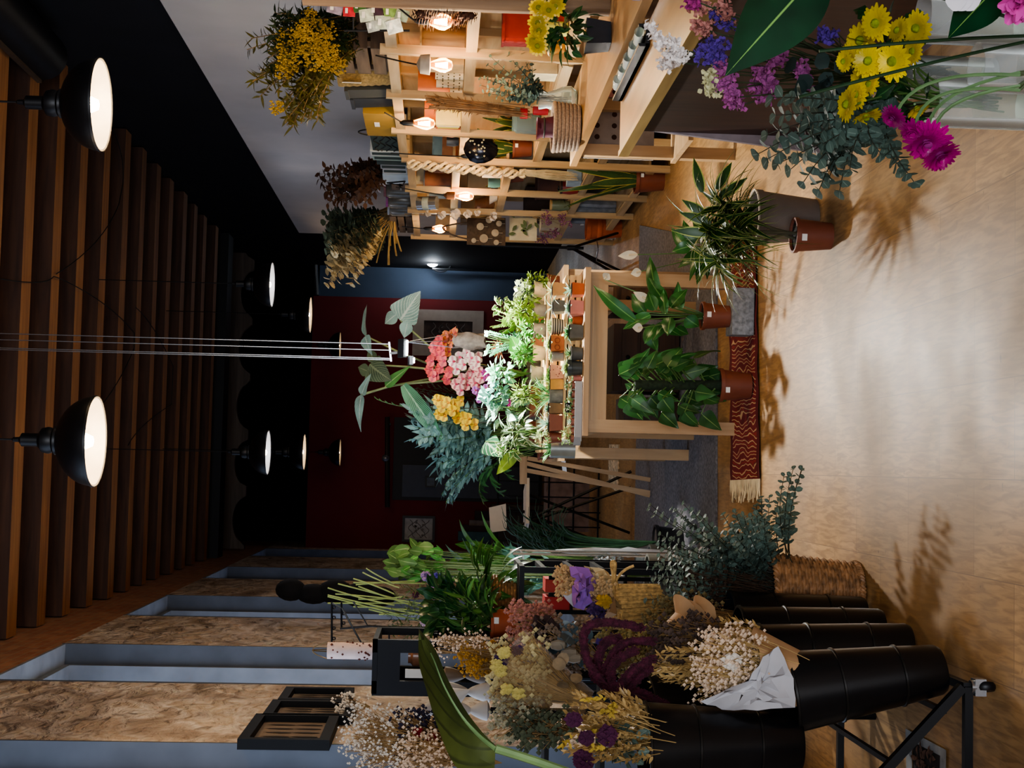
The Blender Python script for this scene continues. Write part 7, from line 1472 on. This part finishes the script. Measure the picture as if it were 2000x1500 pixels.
# gravel-filled pavement light in the floor
q = [FL(1772, 1423), FL(1852, 1465), FL(1850, 1560), FL(1775, 1560)]; m = MB(); q2 = [FL(1785, 1448), FL(1840, 1476), FL(1838, 1545), FL(1785, 1545)]
t = thing('floor_opening', 'pale cement edged opening in the floor filled with leaf litter', 'floor opening', q[0].lerp(q[2], .5)); z = Vec((0, 0, .006)); m.add([v+z for v in q]+[v+z for v in q2], [(i, (i+1) % 4, 4+(i+1) % 4, 4+i) for i in range(4)]); part('cement_border', m, plain('cement', '#8a8a88', .9, var=.25, scale=20), t)
m = MB(); m.add([v+Vec((0, 0, .003)) for v in q2], [(0, 1, 2, 3)]); part('dark_bed', m, plain('soil_dark', '#2a221c', 1), t); m = MB()
for k in range(60): v = q2[0].lerp(q2[1], rnd.random()).lerp(q2[3].lerp(q2[2], rnd.random()), rnd.random())+Vec((0, 0, .008)); m.leaf(v, Vec((rnd.uniform(-1, 1), rnd.uniform(-1, 1), .15)), (0, 0, 1), .03, .018, .3, 'ovate', .3, 4)
part('leaf_litter', m, plain('litter', '#5a3f30', .9, var=.5, scale=60), t)['kind'] = 'stuff'
# ================================================================== FLOOR PLANTS IN FRONT OF THE TABLE
c = FL(1478, 608)+Vec((0, .07, 0)); yb0 = c.y; m = MB(); GRAN = plain('granite', '#7f8488', .85, var=.35, scale=60, bump=.2)
t = thing('granite_block', 'rough grey granite block on the red rug carrying the peace lily pot', 'stone block', Vec((c.x, c.y, .013))); m.box((c.x, c.y, .066), (.225, .15, .104), rz=-.03); part('stone', m, GRAN, t)
zt = .1195; c = Vec((AZ(1434, 613, zt).x, yb0, zt)); t = thing('peace_lily', 'peace lily with white spathes in a terracotta plastic pot on the granite block', 'potted plant', c); pot_parts(t, c, .066, .052, .135, TERRAP, tag=.25); top = c+Vec((0, 0, .12)); m = MB(); st = MB(); LPL = leafm('leaf_peace_lily', '#2c5a28', vein='#5f8a4a', vw=.05, rough=.25)
def plant_leaf(m, st, top, tip, jn, D, W, nrm=None, droop=.35, shape='lance', mid=None):
    a, b_ = P(*jn, D), P(*tip, D); m.leaf(a, b_-a, nrm or (unit(CAM-a)+Vec((0, 0, .8))), (b_-a).length, W, droop, shape, .18, 10, wave=.03); st.tube(bez(top+rv(.015), top.lerp(a, .5)+rv(.01), a, 6), .003, 5)
for jn, tip in (((1240, 625), (1152, 562)), ((1270, 615), (1215, 640)), ((1280, 605), (1262, 570)), ((1300, 612), (1290, 565)), ((1285, 580), (1260, 500)), ((1300, 590), (1262, 545)), ((1310, 600), (1340, 560)), ((1330, 605), (1318, 550)), ((1300, 630), (1270, 665)), ((1280, 635), (1255, 670)), ((1290, 630), (1330, 660)), ((1320, 640), (1345, 655)), ((1260, 610), (1230, 575)), ((1310, 620), (1300, 655)), ((1265, 640), (1280, 690)), ((1340, 620), (1365, 640))): plant_leaf(m, st, top, tip, jn, 6.8+rnd.uniform(-.12, .12), rnd.uniform(.055, .085))
part('leaves', m, LPL, t); part('stems', st, STEMG, t)
def spathe(t, tip, jn, top, D):
    a, b_ = P(*jn, D), P(*tip, D); m = MB(); m.leaf(a, b_-a, CAM-a, (b_-a).length, .045, .2, 'ovate', .5, 7); o = part('white_spathe', m, plain('spathe', '#cfc9b4', .5, var=.08), t); m = MB(); m.tube([a, a.lerp(b_, .45)-CAMF*.006], .005, 6); part('spadix', m, CREAM, o); m = MB(); m.tube(bez(top, top.lerp(a, .6)+rv(.01), a, 6), .0025, 5); part('flower_stalk', m, STEMG, t)
spathe(t, (1237, 570), (1268, 588), top, 6.8); spathe(t, (1235, 640), (1255, 640), top, 6.75); spathe(t, (1190, 534), (1180, 545), top, 6.9)
# second peace lily to the right
c = FL(1470, 487)+Vec((0, .06, 0)); c.z = .013; t = thing('peace_lily', 'peace lily with upright white flower in a brown pot at the right of the rug', 'potted plant', c); pot_parts(t, c, .058, .046, .10, TERRAP); top = c+Vec((0, 0, .09)); m = MB(); st = MB()
for jn, tip in (((1340, 485), (1308, 446)), ((1350, 480), (1312, 490)), ((1370, 490), (1322, 520)), ((1375, 480), (1340, 545)), ((1380, 500), (1355, 555)), ((1350, 470), (1330, 430)), ((1385, 470), (1345, 420)), ((1390, 490), (1375, 545)), ((1365, 465), (1320, 470)), ((1395, 480), (1390, 530))): plant_leaf(m, st, top, tip, jn, 6.85+rnd.uniform(-.1, .1), .06)
part('leaves', m, LPL, t); part('stems', st, STEMG, t); spathe(t, (1207, 500), (1245, 497), top, 6.9); spathe(t, (1232, 535), (1252, 530), top, 6.9)
# pothos on a moss pole
c = FL(1477, 752)+Vec((0, .08, 0)); c.z = .013; t = thing('pothos', 'pothos climbing a dark moss pole in a terracotta pot on the rug', 'potted plant', c); pot_parts(t, c, .078, .06, .152, TERRAP, tag=-.55); top = c+Vec((0, 0, .14)); m = MB(); pt = AY(1240, 752, c.y); m.tube([top, pt], .024, 12); part('moss_pole', m, plain('moss_pole', '#22301f', .95, var=.4, scale=50, bump=.6), t); m = MB(); st = MB()
for i in range(60):
    k = rnd.random()
    if i < 30: tip = (rnd.uniform(1250, 1330), rnd.choice((rnd.uniform(668, 725), rnd.uniform(775, 830)))); jn = (tip[0]-rnd.uniform(18, 45), 752+(tip[1]-752)*.45)
    else: tip = (rnd.uniform(1320, 1425), rnd.uniform(665, 845)); jn = (tip[0]-rnd.uniform(25, 50), 752+(tip[1]-752)*.62)
    plant_leaf(m, st, Vec((top.x, top.y, min(pt.z, P(jn[0]+25, 752, 6.85).z))), tip, jn, 6.85+rnd.uniform(-.16, .1), rnd.uniform(.065, .105), nrm=unit(CAM-top)+Vec((0, 0, .5))+rv(.8), droop=.6, shape='heart')
for tip, jn in (((1222, 782), (1238, 765)), ((1230, 800), (1238, 775)), ((1268, 824), (1245, 790)), ((1220, 750), (1232, 756))): plant_leaf(m, st, pt, tip, jn, 6.8, .04, shape='heart')
part('leaves', m, LEAF_PO, t); part('stems', st, STEMG, t)
# dracaena in small terracotta pot, larger grey pot behind
c = FL(1630, 457)+Vec((0, .055, 0)); t = thing('dracaena', 'spiky dracaena on bare canes in a small terracotta plastic pot with a price tag', 'potted plant', c); pot_parts(t, c, .066, .052, .148, TERRAP, tag=-.2); top = c+Vec((0, 0, .135)); Dd = 5.5; st = MB(); m = MB()
heads = [((1450, 458), 60), ((1430, 405), 44), ((1462, 425), 30), ((1420, 510), 44), ((1400, 450), 44)]
for (px, py), n in heads:
    q = P(px, py, Dd+.0); st.tube(bez(top+rv(.012), P(1510, 452, Dd), q, 8), .006, 6)
    for k in range(n):
        a = k*2.4; el = rnd.uniform(-.15, 1.35); d = Vec((math.cos(a)*math.cos(el), math.sin(a)*math.cos(el), math.sin(el))); m.leaf(q+Vec((0, 0, .035*rnd.random())), d, (0, 0, 1), rnd.uniform(.16, .28), rnd.uniform(.017, .028), rnd.uniform(.5, 1.5), 'strap', .25, 8)
for tip, jn in (((1352, 305), (1372, 375)), ((1430, 312), (1400, 370)), ((1462, 345), (1405, 385)), ((1330, 390), (1380, 420)), ((1310, 450), (1390, 455)), ((1325, 415), (1390, 435))): a = P(*jn, Dd); b_ = P(*tip, Dd); m.leaf(a, b_-a, CAM-a+Vec((0, 0, .8)), (b_-a).length, .042, .35, 'lance', .2, 9)
part('leaves', m, LEAF_DR, t); part('canes', st, plain('cane', '#4a4632', .8, var=.3), t)
m = MB()
for k in range(60): a = P(1440+rnd.uniform(-30, 30), 470+rnd.uniform(-40, 60), Dd); d = Vec((rnd.uniform(-1, 1), rnd.uniform(-.5, .5), rnd.uniform(-.7, .3))); m.leaf(a, d, (0, 0, 1), rnd.uniform(.15, .3), .006, .9, 'strap', .1, 7)
part('thin_blades', m, leafm('blade_pale', '#7d8a4e'), t)
c = FL(1612, 420)+Vec((.01, .16, 0)); t = thing('grey_flowerpot', 'large empty grey tapered pot with rolled rim behind the small dracaena pot', 'flowerpot', c); m = MB(); h = .25
m.lathe([(.001, 0), (.082, 0), (.108, h-.03), (.113, h-.028), (.115, h), (.107, h), (.08, .01), (.001, .01)], c, 36); part('pot', m, plain('mushroom_grey', '#6d6259', .6, var=.08), t); m = MB(); m.lathe([(.113, h-.002), (.117, h), (.116, h+.005), (.109, h+.005), (.107, h)], c, 36); part('rolled_rim', m, plain('rim_pale', '#b8ad9c', .5), t)
# ================================================================== BACK OF THE ROOM
def picframe(label, x0, x1, z0, z1, y, fw, fm, inner, art=None):
    t = thing('framed_picture', label, 'picture', ((x0+x1)/2, y, z0), None); m = MB()
    for a, b_ in (((x0, z0), (x1, z0+fw)), ((x0, z1-fw), (x1, z1)), ((x0, z0+fw), (x0+fw, z1-fw)), ((x1-fw, z0+fw), (x1, z1-fw))): m.b2((a[0], y-.03, a[1]), (b_[0], y-.002, b_[1]))
    part('frame', m, fm, t); m = MB(); m.b2((x0+fw, y-.012, z0+fw), (x1-fw, y-.003, z1-fw)); pp = part('picture', m, inner, t)
    if art: m = MB(); art(m, x0+fw, x1-fw, z0+fw, z1-fw, y-.014); part('drawing', m, plain('ink_grey', '#77726d', .9, var=.3), pp)
    return t
a, b_ = AY(785, 1058, YR), AY(850, 1008, YR)
def hills(m, x0, x1, z0, z1, y):
    for k in range(5): m.tube([(x0+(x1-x0)*(.08+.84*i/14), y, z0+(z1-z0)*(.2+.15*k)+.03*math.sin(i*.8+k*2)) for i in range(15)], .005, 4)
    for k in range(8): q = Vec((x0+(x1-x0)*rnd.uniform(.2, .8), y-.002, z0+(z1-z0)*rnd.uniform(.3, .7))); m.disc(q, .018, 8, (0, -1, 0))
picframe('thin framed grey landscape print on the dark red wall', a.x, b_.x, b_.z, a.z, YR, .035, plain('thin_frame', '#1c1817', .5), plain('grey_print', '#a9a6a2', .8, var=.25, scale=9), hills)
a, b_ = AY(805, 694, YR), AY(945, 608, YR)
picframe('large pale mounted dark picture on the red wall behind the alocasia', a.x, b_.x, b_.z, a.z, YR, .16, plain('pale_mount', '#a3978c', .8, var=.08), plain('dark_print', '#3a2c26', .7, var=.6, scale=10), hills)
a, b_ = AY(757, 990, YR), AY(757, 815, YR); t = thing('curtain_rod', 'thick dark curtain rod on the red wall over the doorway', 'curtain rod', a.lerp(b_, .5)); m = MB(); m.tube([a+Vec((0, -.12, 0)), b_+Vec((0, -.12, 0))], .035, 10); part('rod', m, plain('rod_dark', '#1c1210', .5), t); m = MB(); q = AY(754, 895, YR)+Vec((0, -.12, .0)); m.ball(q, .06, 10); part('knob', m, plain('knob_grey', '#6d7078', .3, .6), t)
for x in (a.x+.1, b_.x-.1): m = MB(); m.bar((x, YR-.12, a.z), (x, YR, a.z), .03); part('bracket', m, BLK, t)
a, b_ = AY(766, 976, YR), AY(975, 820, YR); m = MB(); m.b2((a.x, YR-.012, 0), (b_.x, YR-.001, a.z)); d_ = struct('door_1', m, plain('dark_doorway', '#17171c', .6, var=.1))
a2, b2 = AY(785, 970, YR), AY(975, 912, YR); m = MB(); m.b2((a2.x, YR-.03, .05), (b2.x, YR-.013, a2.z)); part('door_leaf', m, plain('door_blue_grey', '#3f4654', .6, var=.08), d_)
a3, b3 = AY(830, 952, YR-.05), AY(852, 930, YR-.05); picframe('small dark framed photo inside the blue grey doorway', a3.x, b3.x, b3.z, a3.z, YR-.032, .025, BLK, plain('photo_blue', '#4a5868', .5, var=.4, scale=14))
# work lamp, ring and pipe on the blue wall
q = AY(845, 508, YR-.4); t = thing('work_lamp', 'glaring white work lamp with round guard before the slate blue wall', 'lamp', q); m = MB(); m.ball(q, .10, 14); part('bulb', m, glow('cold_white', '#eef4ff', 40), t); m = MB(); m.tube([q+Vec((.16*math.cos(a), .05, -.12+.16*math.sin(a))) for a in [2*PI*i/24 for i in range(25)]], .012, 6); part('ring_guard', m, BLK, t); m = MB(); e = AY(1000, 536, YR-.4); m.tube([q, q+Vec((-.12, .05, 0)), Vec((q.x-.12, q.y+.05, 0))], .018, 6); part('stand_pole', m, BLK, t)
light('work_lamp_light', 'POINT', q+Vec((0, -.2, 0)), 90, (.8, .9, 1), .12)
pts = [AY(*p, YR-.02) for p in ((619, 576), (616, 520), (620, 508), (645, 504))]; m = MB(); m.tube(pts, .035, 8); solo('steel_conduit', 'bent shiny conduit pipe above the slate blue wall', 'pipe', m, STEEL)
# white chair, wooden ladder stand, magazines, sideboard
t = thing('folding_chair', 'folding chair with white back and black steel legs behind the ferns', 'chair', (P(1100, 1010, 11).x, P(1100, 1010, 11).y, 0)); Dc = 11.0
m = MB(); q = [P(955, 992, Dc), P(958, 1040, Dc), P(990, 1036, Dc), P(988, 984, Dc)]; m.add(q+[v+CAMF*.02 for v in q], [(0, 1, 2, 3), (7, 6, 5, 4), (0, 4, 5, 1), (1, 5, 6, 2), (2, 6, 7, 3), (3, 7, 4, 0)]); part('backrest', m, plain('chair_white', '#c9c2b5', .5, var=.04), t)
m = MB(); q0 = P(1028, 990, Dc); m.box(q0, (.36, .36, .025), rz=.3); part('seat', m, plain('chair_white', '#c9c2b5'), t)
for a, b_ in (((990, 1034), (1166, 975)), ((990, 986), (1162, 1055)), ((1030, 965), (1150, 1010)), ((1030, 1015), (1150, 960))):
    A, B = P(*a, Dc), P(*b_, Dc); k = (A.z)/(A.z-B.z); B = A+(B-A)*k; B.z = .01; m = MB(); m.tube([A, B], .012, 6); part('leg', m, BLK, t)
m = MB(); 
t = thing('wooden_stand', 'folding light wooden stand leaning beside the table ferns', 'stand', (P(1170, 925, 10).x, P(1170, 925, 10).y, 0))
for a, b_ in (((1028, 905), (1172, 942)), ((1030, 895), (1174, 920)), ((1024, 918), (1175, 945))):
    A, B = P(*a, 10), P(*b_, 10); k = A.z/(A.z-B.z); B = A+(B-A)*k; B.z = .012; m = MB(); m.bar(A, B, .045, .03); part('leg', m, OAKZ, t)
m = MB(); m.bar(P(1022, 890, 10), P(1022, 945, 10), .05); part('top_rail', m, OAK, t); m = MB(); m.bar(P(1100, 900, 10), P(1104, 932, 10), .03); part('cross_bar', m, STEEL, t)
a = P(960, 1040, 17.5); t = thing('sideboard', 'low dark sideboard against the red wall holding books and bottles', 'sideboard', (a.x, 19.9, 0)); xa, xb = AY(960, 1078, 19.9).x+.02, AY(960, 985, 19.9).x; zs = AY(958, 1040, 19.9).z; m = MB(); m.b2((xa, 19.7, zs-.05), (xb, 20.2, zs)); part('top', m, wood('walnut', '#4f3a2c', '#33241a', 'X'), t)
for x in (xa, xb-.06): m = MB(); m.b2((x, 19.7, 0), (x+.06, 20.2, zs-.05)); part('side', m, wood('walnut', '#4f3a2c', '#33241a', 'X'), t)
m = MB(); m.b2((xa+.06, 20.14, .1), (xb-.06, 20.18, zs-.05)); part('back', m, wood('walnut', '#4f3a2c', '#33241a', 'X'), t)
for i, (px, py, col, w_, h_) in enumerate(((915, 1047, '#2d4a46', .16, .45), (940, 1056, '#2f3f3a', .18, .36), (925, 1032, '#3a1f1c', .1, .4), (925, 1022, '#6d625a', .1, .3), (940, 1010, '#2a1a18', .2, .22))):
    x = AY(px, py, 19.85).x; m = MB(); m.box((x, 19.85+.03*i, zs+h_/2+.001), (w_*.8, .2, h_)); solo('stacked_box', ['dark teal box', 'dull green box', 'dark red box', 'taupe box', 'low blackish box'][i]+' on the far sideboard', 'box', m, plain('sidebox%d' % i, col, .7, var=.2), 'boxes on the far sideboard')
# low bookcase and drawers seen beneath the tables
for i, (py, w_, d_, h_, col, lab) in enumerate(((585, .17, .4, .44, '#8d6a45', 'narrow brown wooden drawer unit under the rear table at the right'), (700, .42, .4, .43, '#5a3d28', 'wide dark wooden chest under the rear table seen between the legs'), (808, .2, .4, .36, '#6d5c4c', 'lower greyish drawer unit under the rear table at the left'))):
    q = Vec((AY(1300, py, 8.78).x, 8.78, 0)); t = thing('wooden_chest', lab, 'chest', q); W_ = wood('chest%d' % i, col, '#3d2a1c', 'X', 5); m = MB(); m.b2((q.x-w_/2, q.y, .02), (q.x+w_/2, q.y+d_, h_)); part('carcass', m, W_, t)
    for k in range(3): m = MB(); z0 = .05+(h_-.08)/3*k; m.b2((q.x-w_/2+.03, q.y-.015, z0), (q.x+w_/2-.03, q.y-.001, z0+(h_-.08)/3-.02)); dr = part('drawer', m, W_, t); m = MB(); m.ball((q.x, q.y-.025, z0+.06), .014, 8); part('knob', m, BLK, dr)
# wire storage crate and glass bottle glints behind the chair
q = Vec((P(1090, 985, 13.2).x, 13.1, 0)); t = thing('wire_cage', 'tall black wire storage cage behind the white chair', 'cage', q); m = MB(); w_ = .34
for i in range(6):
    for (dx, dy) in ((-w_+2*w_*i/5, 0),): m.tube([(q.x+dx, q.y, 0), (q.x+dx, q.y, .95)], .006, 4)
for z_ in (.02, .25, .48, .72, .95): m.tube([(q.x-w_, q.y, z_), (q.x+w_, q.y, z_)], .008, 4); m.tube([(q.x-w_, q.y, z_), (q.x-w_, q.y+.4, z_)], .006, 4); m.tube([(q.x+w_, q.y, z_), (q.x+w_, q.y+.4, z_)], .006, 4)
part('wire_mesh', m, BLK, t); m = MB(); m.box((q.x, q.y+.2, .3), (.5, .3, .4)); part('stored_sack', m, plain('sack', '#6d5a52', .9, var=.3), t)
EXPO = 0.75; LOOK = 'AgX - Medium High Contrast'
sc = bpy.context.scene
sc.view_settings.view_transform = 'AgX'
try: sc.view_settings.look = LOOK
except Exception: pass
sc.view_settings.exposure = EXPO
